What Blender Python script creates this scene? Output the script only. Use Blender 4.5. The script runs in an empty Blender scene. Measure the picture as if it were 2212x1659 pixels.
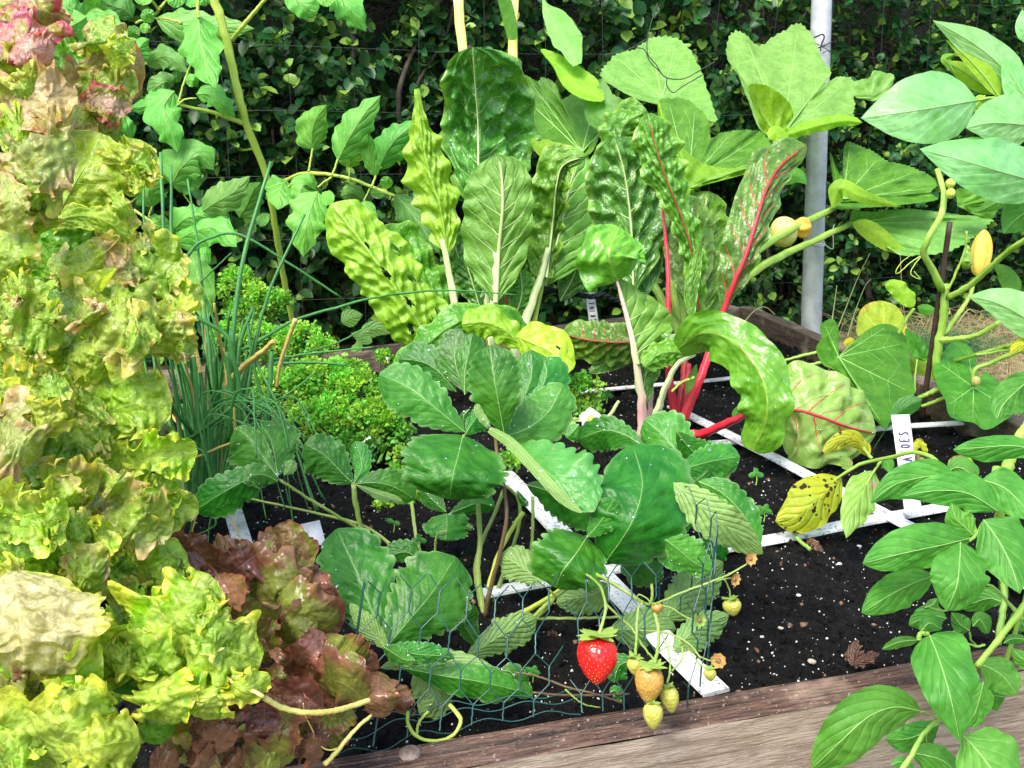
import bpy, math, random
import numpy as np
from math import radians, sin, cos, pi, tan, sqrt

# ---------------------------------------------------------------- camera, sky, sun, exposure
scene = bpy.context.scene
PITCH = 16.1; FOC = 1842.0; CAMH = 0.42
cam_data = bpy.data.cameras.new('camera'); cam = bpy.data.objects.new('camera', cam_data)
scene.collection.objects.link(cam); scene.camera = cam
cam.location = (0, 0, CAMH); cam.rotation_euler = (radians(90 - PITCH), 0, 0)
cam_data.sensor_width = 36; cam_data.lens = 36 * FOC / 2212; cam_data.clip_start = 0.02; cam_data.clip_end = 500

SUN_EL, SUN_AZ = 58, 215          # azimuth clockwise from +Y: behind the viewer, a little to the left
world = bpy.data.worlds.new('World'); scene.world = world; world.use_nodes = True
wn = world.node_tree.nodes; wl_ = world.node_tree.links
bg = wn['Background']; sky = wn.new('ShaderNodeTexSky'); sky.sky_type = 'NISHITA'; sky.sun_disc = False
sky.sun_elevation = radians(SUN_EL); sky.sun_rotation = radians(SUN_AZ); sky.air_density = 1.0; sky.dust_density = 3.0; sky.ozone_density = 1.0
wl_.new(sky.outputs[0], bg.inputs[0]); bg.inputs[1].default_value = 0.15
sd = bpy.data.lights.new('sun', 'SUN'); sun = bpy.data.objects.new('sun', sd); scene.collection.objects.link(sun)
sd.energy = 1.85; sd.angle = radians(30); sd.color = (1.0, 0.955, 0.88)
sun.rotation_euler = (radians(90 - SUN_EL), 0, radians(180 - SUN_AZ))
scene.view_settings.view_transform = 'Standard'; scene.view_settings.look = 'None'
scene.view_settings.exposure = 1.45; scene.view_settings.gamma = 1.0
scene.cycles.max_bounces = 7; scene.cycles.diffuse_bounces = 3; scene.cycles.glossy_bounces = 2
scene.cycles.transmission_bounces = 5; scene.cycles.transparent_max_bounces = 4
scene.cycles.use_denoising = True

# ---------------------------------------------------------------- geometry helpers
rng = np.random.default_rng(11); random.seed(5)
p_ = radians(PITCH)
CAM = np.array([0, 0, CAMH]); FW = np.array([0, cos(p_), -sin(p_)]); UP = np.array([0, sin(p_), cos(p_)]); XX = np.array([1.0, 0, 0])
TL = [0, 0, 1.0]
def tile(i, j): TL[:] = [737.33 * i, 553.0 * j, 3.0]
def crop(X, Y): TL[:] = [X / 1.82278, Y / 1.82278, 5.04]   # 800x600 crops
def full(): TL[:] = [0, 0, 1.0]
def W(x, y, d):
    """a point seen at (x, y) in the current photo tile, d metres in front of the lens"""
    px = TL[0] + np.asarray(x, float) / TL[2]; py = TL[1] + np.asarray(y, float) / TL[2]; d = np.asarray(d, float)
    return CAM + d[..., None] * (FW + XX * ((px - 1106) / FOC)[..., None] - UP * ((py - 829.5) / FOC)[..., None])
def G(x, y, z=0.0):
    px = TL[0] + x / TL[2]; py = TL[1] + y / TL[2]
    r = FW + XX * (px - 1106) / FOC - UP * (py - 829.5) / FOC
    return CAM + (z - CAMH) / r[2] * r
def GD(x, y, z=0.0):
    px = TL[0] + x / TL[2]; py = TL[1] + y / TL[2]
    r = FW + XX * (px - 1106) / FOC - UP * (py - 829.5) / FOC
    return (z - CAMH) / r[2]

def link(o, parent=None):
    scene.collection.objects.link(o)
    if parent is not None:
        o.parent = parent
        m = parent.matrix_basis.copy(); o.matrix_parent_inverse = m.inverted()
        if parent.parent is not None:
            o.matrix_parent_inverse = (parent.parent.matrix_basis @ parent.matrix_parent_inverse @ parent.matrix_basis).inverted() if False else m.inverted()
    return o
def mesh(name, v, f, mat, parent=None, uv=None, smooth=True, col=None):
    v = np.ascontiguousarray(np.asarray(v, float).reshape(-1, 3)); f = np.asarray(f, int)
    me = bpy.data.meshes.new(name)
    if f.ndim == 2:
        k = f.shape[1]; n = len(f)
        me.vertices.add(len(v)); me.vertices.foreach_set('co', v.ravel())
        me.loops.add(n * k); me.loops.foreach_set('vertex_index', f.ravel())
        me.polygons.add(n); me.polygons.foreach_set('loop_start', np.arange(0, n * k, k)); me.polygons.foreach_set('loop_total', np.full(n, k))
        me.update(calc_edges=True)
    if uv is not None:
        l = me.uv_layers.new(name='UVMap'); l.data.foreach_set('uv', np.asarray(uv, float).reshape(-1, 2)[f.ravel()].ravel())
    if col is not None:
        a = me.color_attributes.new('rnd_shade', 'FLOAT_COLOR', 'POINT'); a.data.foreach_set('color', np.asarray(col, np.float32).ravel())
    if smooth: me.polygons.foreach_set('use_smooth', np.ones(len(me.polygons), bool))
    if mat is not None: me.materials.append(mat)
    o = bpy.data.objects.new(name, me)
    link(o, parent)
    return o
def thing(name, label, cat, loc, group=None, kind=None):
    o = bpy.data.objects.new(name, None); scene.collection.objects.link(o); o.location = tuple(float(c) for c in loc)
    o['label'] = label; o['category'] = cat; o.empty_display_size = 0.02
    if group: o['group'] = group
    if kind: o['kind'] = kind
    return o
def tag(o, label, cat, group=None, kind=None):
    o['label'] = label; o['category'] = cat
    if group: o['group'] = group
    if kind: o['kind'] = kind
    return o
def grid_faces(a, b, off=0, wrap=False):
    i = np.arange(a - 1)[:, None]; j = np.arange(b if wrap else b - 1)[None, :]
    j2 = (j + 1) % b
    return (np.stack([i * b + j, i * b + j2, (i + 1) * b + j2, (i + 1) * b + j], -1).reshape(-1, 4)) + off
def cr(P, n):
    """Catmull-Rom through the rows of P, n samples"""
    P = np.asarray(P, float)
    if len(P) == 1: return np.repeat(P, n, 0)
    t = n if np.ndim(n) else None
    ts = np.linspace(0, 1, n) if t is None else np.asarray(n)
    Q = np.vstack([2 * P[0] - P[1], P, 2 * P[-1] - P[-2]])
    L = np.r_[0, np.cumsum(np.linalg.norm(np.diff(P[:, :2], axis=0), axis=1) + 1e-9)]; L /= L[-1]
    out = np.empty((len(ts), P.shape[1]))
    for k, s in enumerate(ts):
        i = min(np.searchsorted(L, s, 'right') - 1, len(P) - 2); i = max(i, 0)
        u = (s - L[i]) / (L[i + 1] - L[i]); a, b, c, d = Q[i:i + 4]
        out[k] = 0.5 * (2 * b + (c - a) * u + (2 * a - 5 * b + 4 * c - d) * u * u + (3 * b - a - 3 * c + d) * u ** 3)
    return out
def tube_vf(P, r0, r1=None, sides=7, n=None, cap=True, flat=1.0):
    """P: 3-D points; radii in metres"""
    P = np.asarray(P, float)
    r1 = r0 if r1 is None else r1
    T = np.gradient(P, axis=0); T /= np.linalg.norm(T, axis=1)[:, None] + 1e-12
    ref = np.array([0.13, -0.9, 0.41]); N = np.cross(T, ref); N /= np.linalg.norm(N, axis=1)[:, None] + 1e-12
    B = np.cross(T, N)
    m = len(P); R = np.linspace(r0, r1, m) if np.ndim(r0) == 0 else np.asarray(r0)
    a = np.linspace(0, 2 * pi, sides, endpoint=False)
    V_ = P[:, None, :] + R[:, None, None] * (np.cos(a)[None, :, None] * N[:, None, :] + flat * np.sin(a)[None, :, None] * B[:, None, :])
    v = V_.reshape(-1, 3); f = grid_faces(m, sides, wrap=True)
    if cap:
        v = np.vstack([v, P[:1], P[-1:]]); k = m * sides
        j = np.arange(sides); j2 = (j + 1) % sides
        f = np.vstack([f, np.stack([np.full(sides, k), j2, j, np.full(sides, k)], -1)[:, [0, 1, 2, 2]], np.stack([np.full(sides, k + 1), (m - 1) * sides + j, (m - 1) * sides + j2, (m - 1) * sides + j2], -1)])
        # triangles are stored as degenerate quads; drop the doubled corner by nudging nothing
    return v, f
class MB:
    def __init__(s): s.v = []; s.f = []; s.uv = []; s.c = []; s.n = 0
    def add(s, v, f, uv=None, col=None):
        v = np.asarray(v, float).reshape(-1, 3); s.v.append(v); s.f.append(np.asarray(f) + s.n); s.n += len(v)
        s.uv.append(np.zeros((len(v), 2)) if uv is None else np.asarray(uv, float).reshape(-1, 2))
        s.c.append(np.tile(np.array([.5, .5, .5, 1.]), (len(v), 1)) if col is None else col)
    def tube(s, P, r0, r1=None, sides=6, flat=1.0, col=None):
        v, f = tube_vf(P, r0, r1, sides, cap=False, flat=flat); s.add(v, f, col=None if col is None else np.tile(col, (len(v), 1)))
    def box(s, c, ax, ay, az):
        c, ax, ay, az = map(np.asarray, (c, ax, ay, az))
        v = np.array([c + i * ax + j * ay + k * az for i in (-1, 1) for j in (-1, 1) for k in (-1, 1)])
        s.add(v, [[0, 1, 3, 2], [4, 6, 7, 5], [0, 4, 5, 1], [2, 3, 7, 6], [0, 2, 6, 4], [1, 5, 7, 3]])
    def build(s, name, mat, parent=None, smooth=True):
        return mesh(name, np.vstack(s.v), np.vstack(s.f), mat, parent, uv=np.vstack(s.uv), smooth=smooth, col=np.vstack(s.c))
def fnoise(p, freq, seed=0):
    """smooth pseudo noise in about -1..1 at 3-D points"""
    r = np.random.default_rng(seed); o = 0
    for k in range(6):
        d = r.normal(size=3); d /= np.linalg.norm(d); ph = r.uniform(0, 6.28)
        d2 = r.normal(size=3); d2 /= np.linalg.norm(d2)
        o = o + np.sin(p @ d * freq * 6.28 * r.uniform(.6, 1.5) + ph + 1.3 * np.sin(p @ d2 * freq * 4.1 + ph * 2))
    return o / 3.2

# ---------------------------------------------------------------- materials
def newmat(name):
    m = bpy.data.materials.new(name); m.use_nodes = True; nt = m.node_tree; nt.nodes.clear()
    return m, nt
class N:
    def __init__(s, nt): s.nt = nt
    def new(s, t, **k):
        n = s.nt.nodes.new(t)
        for a, b in k.items(): setattr(n, a, b)
        return n
    def link(s, a, b): s.nt.links.new(a, b)
    def val(s, sock, v):
        if isinstance(v, (int, float)): sock.default_value = v
        elif isinstance(v, (tuple, list)): sock.default_value = tuple(v) if len(v) != 3 or sock.type == 'VECTOR' else tuple(v) + (1,)
        else: s.link(v, sock)
    def m(s, op, a, b=0.0, c=0.0, clamp=False):
        n = s.new('ShaderNodeMath', operation=op, use_clamp=clamp); s.val(n.inputs[0], a); s.val(n.inputs[1], b); s.val(n.inputs[2], c); return n.outputs[0]
    def mix(s, f, a, b, mode='MIX'):
        n = s.new('ShaderNodeMix', data_type='RGBA', blend_type=mode); s.val(n.inputs[0], f); s.val(n.inputs[6], a); s.val(n.inputs[7], b); return n.outputs[2]
    def ss(s, x, lo, hi, a=0.0, b=1.0):
        n = s.new('ShaderNodeMapRange', interpolation_type='SMOOTHSTEP'); s.val(n.inputs[0], x)
        n.inputs[1].default_value = lo; n.inputs[2].default_value = hi; n.inputs[3].default_value = a; n.inputs[4].default_value = b; return n.outputs[0]
    def noise(s, vec, scale, detail=3, rough=.55, dist=0.0, col=False):
        n = s.new('ShaderNodeTexNoise'); s.val(n.inputs['Vector'], vec); n.inputs['Scale'].default_value = scale
        n.inputs['Detail'].default_value = detail; n.inputs['Roughness'].default_value = rough; n.inputs['Distortion'].default_value = dist
        return n.outputs[1 if col else 0]
    def bump(s, h, strength, dist=0.002, nrm=None):
        n = s.new('ShaderNodeBump'); n.inputs['Strength'].default_value = strength; n.inputs['Distance'].default_value = dist
        s.link(h, n.inputs['Height'])
        if nrm is not None: s.link(nrm, n.inputs['Normal'])
        return n.outputs[0]

def leafmat(name, c1, c2, vein=None, n=7, k=.35, veinw=.10, mid=.05, rough=.42, trans=.34, tcol=None, bump=.5, pil=1.0,
            edge=None, edge_at=.82, patch=None, patch_scale=22, patch_lo=.5, patch_hi=.62, spots=None, back=None, var=.12, fine=420, spec=.4, bl=None, mott=0, bdist=.0022):
    """one living leaf: two greens by noise, pinnate veins from the UV map, pillowed blade, light passing through"""
    m, nt = newmat(name); g = N(nt)
    out = g.new('ShaderNodeOutputMaterial'); uvn = g.new('ShaderNodeUVMap'); sp = g.new('ShaderNodeSeparateXYZ'); g.link(uvn.outputs[0], sp.inputs[0])
    geo = g.new('ShaderNodeNewGeometry'); pos = geo.outputs['Position']; oi = g.new('ShaderNodeObjectInfo')
    u = sp.outputs[0]; av = g.m('ABSOLUTE', g.m('SUBTRACT', g.m('MULTIPLY', sp.outputs[1], 2.0), 1.0))
    n1 = g.noise(pos, 38, 3); n2 = g.noise(pos, fine, 2)
    side = g.m('GREATER_THAN', sp.outputs[1], .5)
    s_ = g.m('ADD', g.m('SUBTRACT', g.m('MULTIPLY', u, float(n)), g.m('MULTIPLY', g.m('POWER', av, .85), float(k * n))), g.m('ADD', g.m('MULTIPLY', n1, .55), g.m('MULTIPLY', side, .37)))
    t = g.m('MULTIPLY', g.m('ABSOLUTE', g.m('SUBTRACT', g.m('FRACT', s_), .5)), 2.0)
    vm = g.m('MULTIPLY', g.ss(t, 1 - veinw * 2, 1.0), g.ss(av, .98, .25))
    mm = g.ss(av, mid * 1.6, mid * .5)
    vm = g.m('MAXIMUM', vm, mm)
    base = g.mix(g.ss(n1, .32, .68), c1, c2)
    if patch: 
        np_ = g.noise(pos, patch_scale, 4, .6, 1.2)
        pf = g.ss(g.m('ADD', np_, g.m('MULTIPLY', g.m('SUBTRACT', av, .5), .22)), patch_lo, patch_hi)
        base = g.mix(pf, base, patch)
    if edge: base = g.mix(g.ss(g.m('ADD', av, g.m('MULTIPLY', n1, .12)), edge_at, edge_at + .14), base, edge)
    if vein: base = g.mix(vm, base, vein)
    if spots:
        vor = g.new('ShaderNodeTexVoronoi'); g.link(pos, vor.inputs['Vector']); vor.inputs['Scale'].default_value = spots[1]
        rad = g.ss(g.noise(pos, spots[1] * .35, 2), .42, .66, .04, .42); base = g.mix(g.ss(g.m('SUBTRACT', g.m('ADD', rad, g.m('MULTIPLY', g.noise(pos, 500, 2), .12)), vor.outputs['Distance']), .0, .06), base, spots[0])
    if mott: base = g.mix(mott, base, g.mix(g.ss(g.noise(pos, 130, 4, .65), .3, .7), (.55, .55, .5), (1.35, 1.3, 1.2)), 'MULTIPLY')
    hs = g.new('ShaderNodeHueSaturation'); g.link(base, hs.inputs['Color'])
    g.link(g.m('ADD', .5 - .012, g.m('MULTIPLY', oi.outputs['Random'], .024)), hs.inputs['Hue'])
    g.link(g.m('ADD', 1 - var, g.m('MULTIPLY', g.m('FRACT', g.m('MULTIPLY', oi.outputs['Random'], 7.3)), 2 * var)), hs.inputs['Value'])
    colr = hs.outputs[0]
    if back: colr = g.mix(geo.outputs['Backfacing'], colr, g.mix(.5, colr, back)) if False else colr
    pillow = g.m('SUBTRACT', 1.0, g.m('POWER', t, 3.0))
    h = g.m('ADD', g.m('MULTIPLY', pillow, pil), g.m('ADD', g.m('MULTIPLY', n2, .45), g.m('MULTIPLY', g.noise(pos, fine * .35, 2), .9)))
    if bl:
        vo = g.new('ShaderNodeTexVoronoi', feature='SMOOTH_F1'); vo.inputs['Scale'].default_value = bl[0]; vo.inputs['Smoothness'].default_value = .6
        wp = g.new('ShaderNodeVectorMath', operation='ADD'); g.link(pos, wp.inputs[0]); sv_ = g.new('ShaderNodeVectorMath', operation='SCALE'); g.link(g.noise(pos, 60, 2, col=True), sv_.inputs[0]); sv_.inputs[3].default_value = .02; g.link(sv_.outputs[0], wp.inputs[1]); g.link(wp.outputs[0], vo.inputs['Vector'])
        h = g.m('ADD', h, g.m('MULTIPLY', g.m('SUBTRACT', 1.0, vo.outputs['Distance']), bl[1]))
    b = g.bump(h, bump, bdist)
    pr = g.new('ShaderNodeBsdfPrincipled'); g.link(colr, pr.inputs['Base Color']); pr.inputs['Specular IOR Level'].default_value = spec
    g.link(g.m('ADD', rough - .08, g.m('MULTIPLY', n1, .16)), pr.inputs['Roughness']); g.link(b, pr.inputs['Normal'])
    tr = g.new('ShaderNodeBsdfTranslucent'); g.link(b, tr.inputs['Normal'])
    tc = g.mix(1.0, colr, tcol if tcol else (1.0, 1.0, .45), 'MULTIPLY'); sc_ = g.mix(1.0, tc, (1.5, 1.5, 1.5), 'MULTIPLY'); g.link(sc_, tr.inputs[0])
    mx = g.new('ShaderNodeMixShader'); mx.inputs[0].default_value = trans; g.link(pr.outputs[0], mx.inputs[1]); g.link(tr.outputs[0], mx.inputs[2])
    g.link(mx.outputs[0], out.inputs[0])
    return m
def simple(name, c1, c2, scale=60, rough=.5, bump=.3, bscale=300, trans=0, dist=.002, spec=.4, stretch=None, rnd_shade=False):
    m, nt = newmat(name); g = N(nt); out = g.new('ShaderNodeOutputMaterial'); geo = g.new('ShaderNodeNewGeometry'); pos = geo.outputs['Position']
    if stretch:
        mp = g.new('ShaderNodeMapping'); mp.inputs['Scale'].default_value = stretch; mp.inputs['Rotation'].default_value = (0, 0, 0); g.link(pos, mp.inputs[0]); pos = mp.outputs[0]
    n1 = g.noise(pos, scale, 4, .6); colr = g.mix(g.ss(n1, .3, .7), c1, c2)
    if rnd_shade:
        at = g.new('ShaderNodeAttribute', attribute_name='rnd_shade'); sx = g.new('ShaderNodeSeparateColor'); g.link(at.outputs['Color'], sx.inputs[0])
        hs = g.new('ShaderNodeHueSaturation'); g.link(colr, hs.inputs['Color'])
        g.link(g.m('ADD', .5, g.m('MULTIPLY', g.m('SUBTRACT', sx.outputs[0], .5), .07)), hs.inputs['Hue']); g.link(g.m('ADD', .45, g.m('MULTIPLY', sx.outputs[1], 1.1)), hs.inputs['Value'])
        colr = g.mix(g.ss(sx.outputs[2], .86, .9), hs.outputs[0], rnd_shade if isinstance(rnd_shade, tuple) else (.3, .42, .05))
    pr = g.new('ShaderNodeBsdfPrincipled'); g.link(colr, pr.inputs['Base Color']); pr.inputs['Roughness'].default_value = rough; pr.inputs['Specular IOR Level'].default_value = spec
    if bump: g.link(g.bump(g.noise(pos, bscale, 4, .6), bump, dist), pr.inputs['Normal'])
    if trans:
        tr = g.new('ShaderNodeBsdfTranslucent'); g.link(g.mix(1.0, colr, (1.4, 1.5, .7), 'MULTIPLY'), tr.inputs[0])
        mx = g.new('ShaderNodeMixShader'); mx.inputs[0].default_value = trans; g.link(pr.outputs[0], mx.inputs[1]); g.link(tr.outputs[0], mx.inputs[2]); g.link(mx.outputs[0], out.inputs[0])
    else: g.link(pr.outputs[0], out.inputs[0])
    return m

def watermat():
    m, nt = newmat('rain_water'); g = N(nt); out = g.new('ShaderNodeOutputMaterial'); gl = g.new('ShaderNodeBsdfGlossy'); gl.inputs['Roughness'].default_value = .03; gl.inputs[0].default_value = (1, 1, 1, 1)
    tr = g.new('ShaderNodeBsdfTransparent'); fr_ = g.new('ShaderNodeFresnel'); fr_.inputs[0].default_value = 1.5; mx = g.new('ShaderNodeMixShader'); g.link(g.m('ADD', fr_.outputs[0], .06), mx.inputs[0]); g.link(tr.outputs[0], mx.inputs[1]); g.link(gl.outputs[0], mx.inputs[2]); g.link(mx.outputs[0], out.inputs[0]); return m
WATER = watermat()
# ---------------------------------------------------------------- leaf, stem and lobed-leaf builders
PROF = {
 'ovate': [(0, 0), (.03, .2), (.1, .56), (.2, .86), (.34, 1), (.5, .95), (.65, .8), (.8, .52), (.92, .22), (1, 0)],
 'cordate': [(0, .25), (.03, .6), (.1, .88), (.22, 1), (.36, 1), (.52, .9), (.68, .7), (.82, .45), (.93, .2), (1, 0)],
 'ellip': [(0, 0), (.05, .28), (.15, .62), (.3, .9), (.5, 1), (.68, .9), (.84, .62), (.95, .28), (1, 0)],
 'obov': [(0, 0), (.06, .2), (.2, .5), (.4, .84), (.6, 1), (.75, .96), (.87, .76), (.95, .46), (1, 0.05)],
 'round': [(0, .05), (.04, .4), (.12, .7), (.28, .94), (.5, 1), (.7, .94), (.86, .7), (.95, .42), (1, 0.03)],
 'chard': [(0, .06), (.05, .24), (.14, .55), (.28, .85), (.45, .98), (.64, 1), (.8, .94), (.91, .76), (.975, .46), (1, .08)],
 'strap': [(0, .5), (.06, .75), (.2, .95), (.5, 1), (.8, .9), (.93, .6), (.98, .3), (1, .03)],
 'fan': [(0, .08), (.15, .22), (.35, .48), (.6, .82), (.78, 1), (.88, .96), (.95, .74), (1, .2)],
 'spear': [(0, .1), (.1, .5), (.25, .85), (.4, 1), (.6, .85), (.8, .5), (1, 0)],
}
def profile(shape, u):
    P = np.array(PROF[shape] if isinstance(shape, str) else shape, float)
    uu = np.linspace(0, 1, 161); y = np.interp(uu, P[:, 0], P[:, 1])
    k = np.array([1, 4, 6, 4, 1]) / 16.; yp = np.pad(y, 6, mode='reflect', reflect_type='odd')
    for _ in range(3): yp = np.convolve(yp, k, 'same')
    y = np.clip(yp[6:-6], .004, None); y[0] = P[0, 1]; y[-1] = P[-1, 1]
    return np.maximum(np.interp(u, uu, y), .006)
SEED = [0]
def leaf(par, mid, wl, wr, d, mat, shape='ovate', kl=.25, kr=.25, bulge=0., ser=None, ruf=None, ruf2=None, pk=None, rib=None, veins=None,
         ribmat=None, nu=34, nv=7, name='leaf', label=None, twist=0., lobes=None, rip=.0, holes=None, flip=False, drops=0, frill=0):
    SEED[0] += 1; sd_ = SEED[0]; r = np.random.default_rng(sd_)
    if par is not None and 'stemmed_chard' in par.name: wl *= 1.14; wr *= 1.14
    mid = np.asarray(mid, float); dd = np.asarray(d, float) if np.ndim(d) else np.array([d, d], float)
    L = np.r_[0, np.cumsum(np.linalg.norm(np.diff(mid, axis=0), axis=1))]; L /= L[-1]
    dk = np.interp(L, np.linspace(0, 1, len(dd)), dd)
    u = np.linspace(0, 1, nu + 1); u = .6 * u + .4 * (1 - np.cos(u * pi)) / 2
    M = cr(np.c_[mid, dk], u); M[:, 2] = np.clip(M[:, 2], .2, 5)
    if len(dd) > 2: M[:, 2] = cr(np.c_[np.linspace(0, 1, len(dd)), dd], u)[:, 1]
    T = np.gradient(M[:, :2], axis=0); 
    for _ in range(4): T = np.vstack([T[:1], (T[:-2] + 2 * T[1:-1] + T[2:]) / 4, T[-1:]])
    T /= np.linalg.norm(T, axis=1)[:, None] + 1e-9
    R = np.c_[-T[:, 1], T[:, 0]]
    w = profile(shape, u)
    if lobes:   # (count, depth): rounded lobes cut into the outline
        w = w * (1 - lobes[1] * (0.5 + .5 * np.cos(2 * pi * (u ** .9 * lobes[0] + r.uniform(0, .3)))) * np.clip(u * 4, 0, 1) * np.clip((1 - u) * 5, 0, 1))
    v = np.linspace(-1, 1, 2 * nv + 1); v = np.sign(v) * (np.abs(v) ** .92)
    uu, vv = np.meshgrid(u, v, indexing='ij'); av = np.abs(vv)
    ext = np.ones_like(uu)
    if ser:     # (count, amplitude): forward pointing teeth
        ph = np.where(vv < 0, 0, .5); fr = (uu * ser[0] + ph) % 1
        ext = ext + ser[1] * ((1 - np.abs(2 * fr ** 1.25 - 1) ** 2.2) - .6) * av ** 8 * np.clip(uu * 6, 0, 1)
    if frill: nz_ = fnoise(np.stack([uu * 3, np.sign(vv) * 2, uu * 0], -1) + sd_, .7, sd_ + 5); ext = ext + frill * av ** 4 * (np.sin(2 * pi * (9 * uu + nz_ * 1.5)) + .5 * np.sin(2 * pi * (21 * uu + 1.5 * nz_) + vv)) * np.clip((1 - uu) * 6, .3, 1)
    if rip: ext = ext + rip * av ** 3 * fnoise(np.stack([uu * 2.2, vv * .7, uu * 0], -1) + sd_, 1.6, sd_)
    ww = np.where(vv < 0, wl, wr) * w[:, None] * vv * ext
    X_ = M[:, 0][:, None] + R[:, 0][:, None] * ww; Y_ = M[:, 1][:, None] + R[:, 1][:, None] * ww
    wm = np.abs(ww) / TL[2] / FOC * M[:, 2][:, None]
    k_ = np.where(vv < 0, kl, kr)
    fullw = np.where(vv < 0, wl, wr) * w[:, None] / TL[2] / FOC * M[:, 2][:, None]
    D_ = M[:, 2][:, None] + k_ * wm - bulge * fullw * (1 - vv ** 2) * 1.0 + twist * (uu - .5) * 2 * wm * np.sign(vv)
    # droop of the blade: the real outward curl
    P = W(X_, Y_, D_)
    hw = max(wl, wr) / TL[2] / FOC * M[:, 2].mean(); ln = np.linalg.norm(np.diff(P[:, nv], axis=0), axis=1).sum()
    def nrm(P):
        a = np.gradient(P, axis=0); b = np.gradient(P, axis=1); n = np.cross(a, b); n /= np.linalg.norm(n, axis=2)[..., None] + 1e-12
        n[0] = n[1]; n[-1] = n[-2]
        view = P - CAM; s = np.sign((n * view).sum(-1)); return n
    n = nrm(P)
    h = np.zeros_like(uu)
    lw = (w / w.max())[:, None]
    ends = lw * np.clip(uu * 8, 0, 1) * np.clip((1 - uu) * 8, .25, 1)
    if ruf:     # (waves along the edge, height / half width)
        ph = r.uniform(0, 6.28, 2); 
        nz = fnoise(np.stack([uu * 3, np.sign(vv) * 2, av * .8], -1) + sd_ * 3.1, .5, sd_)
        h += ruf[1] * hw * av ** 1.8 * np.sin(2 * pi * ruf[0] * uu + np.where(vv < 0, ph[0], ph[1]) + 2.2 * nz) * ends
    if ruf2:
        nz = fnoise(np.stack([uu * 5, np.sign(vv) * 3, av], -1) + sd_, .6, sd_ + 9)
        h += ruf2[1] * hw * av ** 3.5 * np.sin(2 * pi * ruf2[0] * uu + vv * 2 + 3 * nz) * ends
    if pk:      # (vein pairs, slope, height/half width, noise) puckered blisters between the veins
        s_ = uu * pk[0] - av * pk[1] * pk[0] + .5 * (vv < 0) + .25 * fnoise(np.stack([uu * 4, vv * 2, 0 * uu], -1), 1, sd_)
        t = np.abs(s_ % 1 - .5) * 2
        h += pk[2] * hw * (1 - t ** 2.5) * np.clip(av * 6, 0, 1) * np.clip((1 - av) * 3.5, .1, 1) * ends
        h += pk[3] * hw * fnoise(np.stack([uu * ln / hw * 2.2, vv * 2.2, 0 * uu], -1) + sd_, 1.0, sd_ + 3) * np.clip(av * 3, 0, 1) * ends
    if flip: h = -h
    P = P + n * h[..., None]
    f = grid_faces(nu + 1, 2 * nv + 1)
    if holes:
        keep = np.ones(len(f), bool); cu = uu.ravel()[f].mean(1); cv = vv.ravel()[f].mean(1)
        for (hu, hv, hr) in holes: keep &= ((cu - hu) / hr) ** 2 + ((cv - hv) / (hr * 2.2)) ** 2 > 1 + .5 * np.sin(cu * 90 + cv * 60)
        f = f[keep]
    uvm = np.stack([uu, (vv + 1) / 2], -1)
    o = mesh(name, P, f, mat, par, uv=uvm)
    if label: o['label'] = label
    if drops:
        db = MB(); view = CAM - P[nu // 2, nv]; sgn = 1 if (n[nu // 2, nv] @ view) > 0 else -1
        for _ in range(drops):
            i = r.integers(3, nu - 2); j = r.integers(1, 2 * nv - 1); N_ = n[i, j] * sgn; R_ = .0006 + .0013 * r.uniform() ** 2.5; A_ = np.cross(N_, [.3, .2, .9]); A_ /= np.linalg.norm(A_); B_ = np.cross(N_, A_)
            tt = np.linspace(0, pi / 2, 5)[:, None]; qq = np.linspace(0, 2 * pi, 9)[:-1][None]
            Q = P[i, j] + R_ * ((np.sin(tt) * np.cos(qq))[..., None] * A_ + (np.sin(tt) * np.sin(qq))[..., None] * B_ * 1.15 + (np.cos(tt) * .55 + 0 * qq)[..., None] * N_)
            db.add(Q, grid_faces(5, 8, wrap=True))
        dob = db.build('water_drops', WATER, None); dob.parent = o; dob['kind'] = 'stuff'
    if rib:     # (radius at base px, at tip px): thick midrib and side veins, a sub-part
        s = 1 / TL[2] / FOC * M[:, 2].mean(); mb = MB(); e = int((nu + 1) * .93)
        mb.tube(P[:e, nv], rib[0] * s, rib[1] * s, 7)
        if veins:
            nvn, sl, rv = veins
            for sgn in (-1, 1):
                for q in range(nvn):
                    u0 = .06 + .78 * (q + .25 * (sgn > 0)) / nvn; tt = np.linspace(0, .86, 12)
                    U_ = np.clip(u0 + sl * tt * (1 + .3 * tt), 0, .985); iu = np.interp(U_, u, np.arange(nu + 1)); iv = np.interp(sgn * tt, v, np.arange(2 * nv + 1))
                    i0 = np.clip(iu.astype(int), 0, nu - 1); j0 = np.clip(iv.astype(int), 0, 2 * nv - 1); a = (iu - i0)[:, None]; b = (iv - j0)[:, None]
                    Q = P[i0, j0] * (1 - a) * (1 - b) + P[i0 + 1, j0] * a * (1 - b) + P[i0, j0 + 1] * (1 - a) * b + P[i0 + 1, j0 + 1] * a * b
                    mb.tube(Q, rv * s, rv * .25 * s, 5)
        rb = mesh('midrib', np.vstack(mb.v), np.vstack(mb.f), ribmat or mat, None); rb.parent = o
    return o
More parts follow.
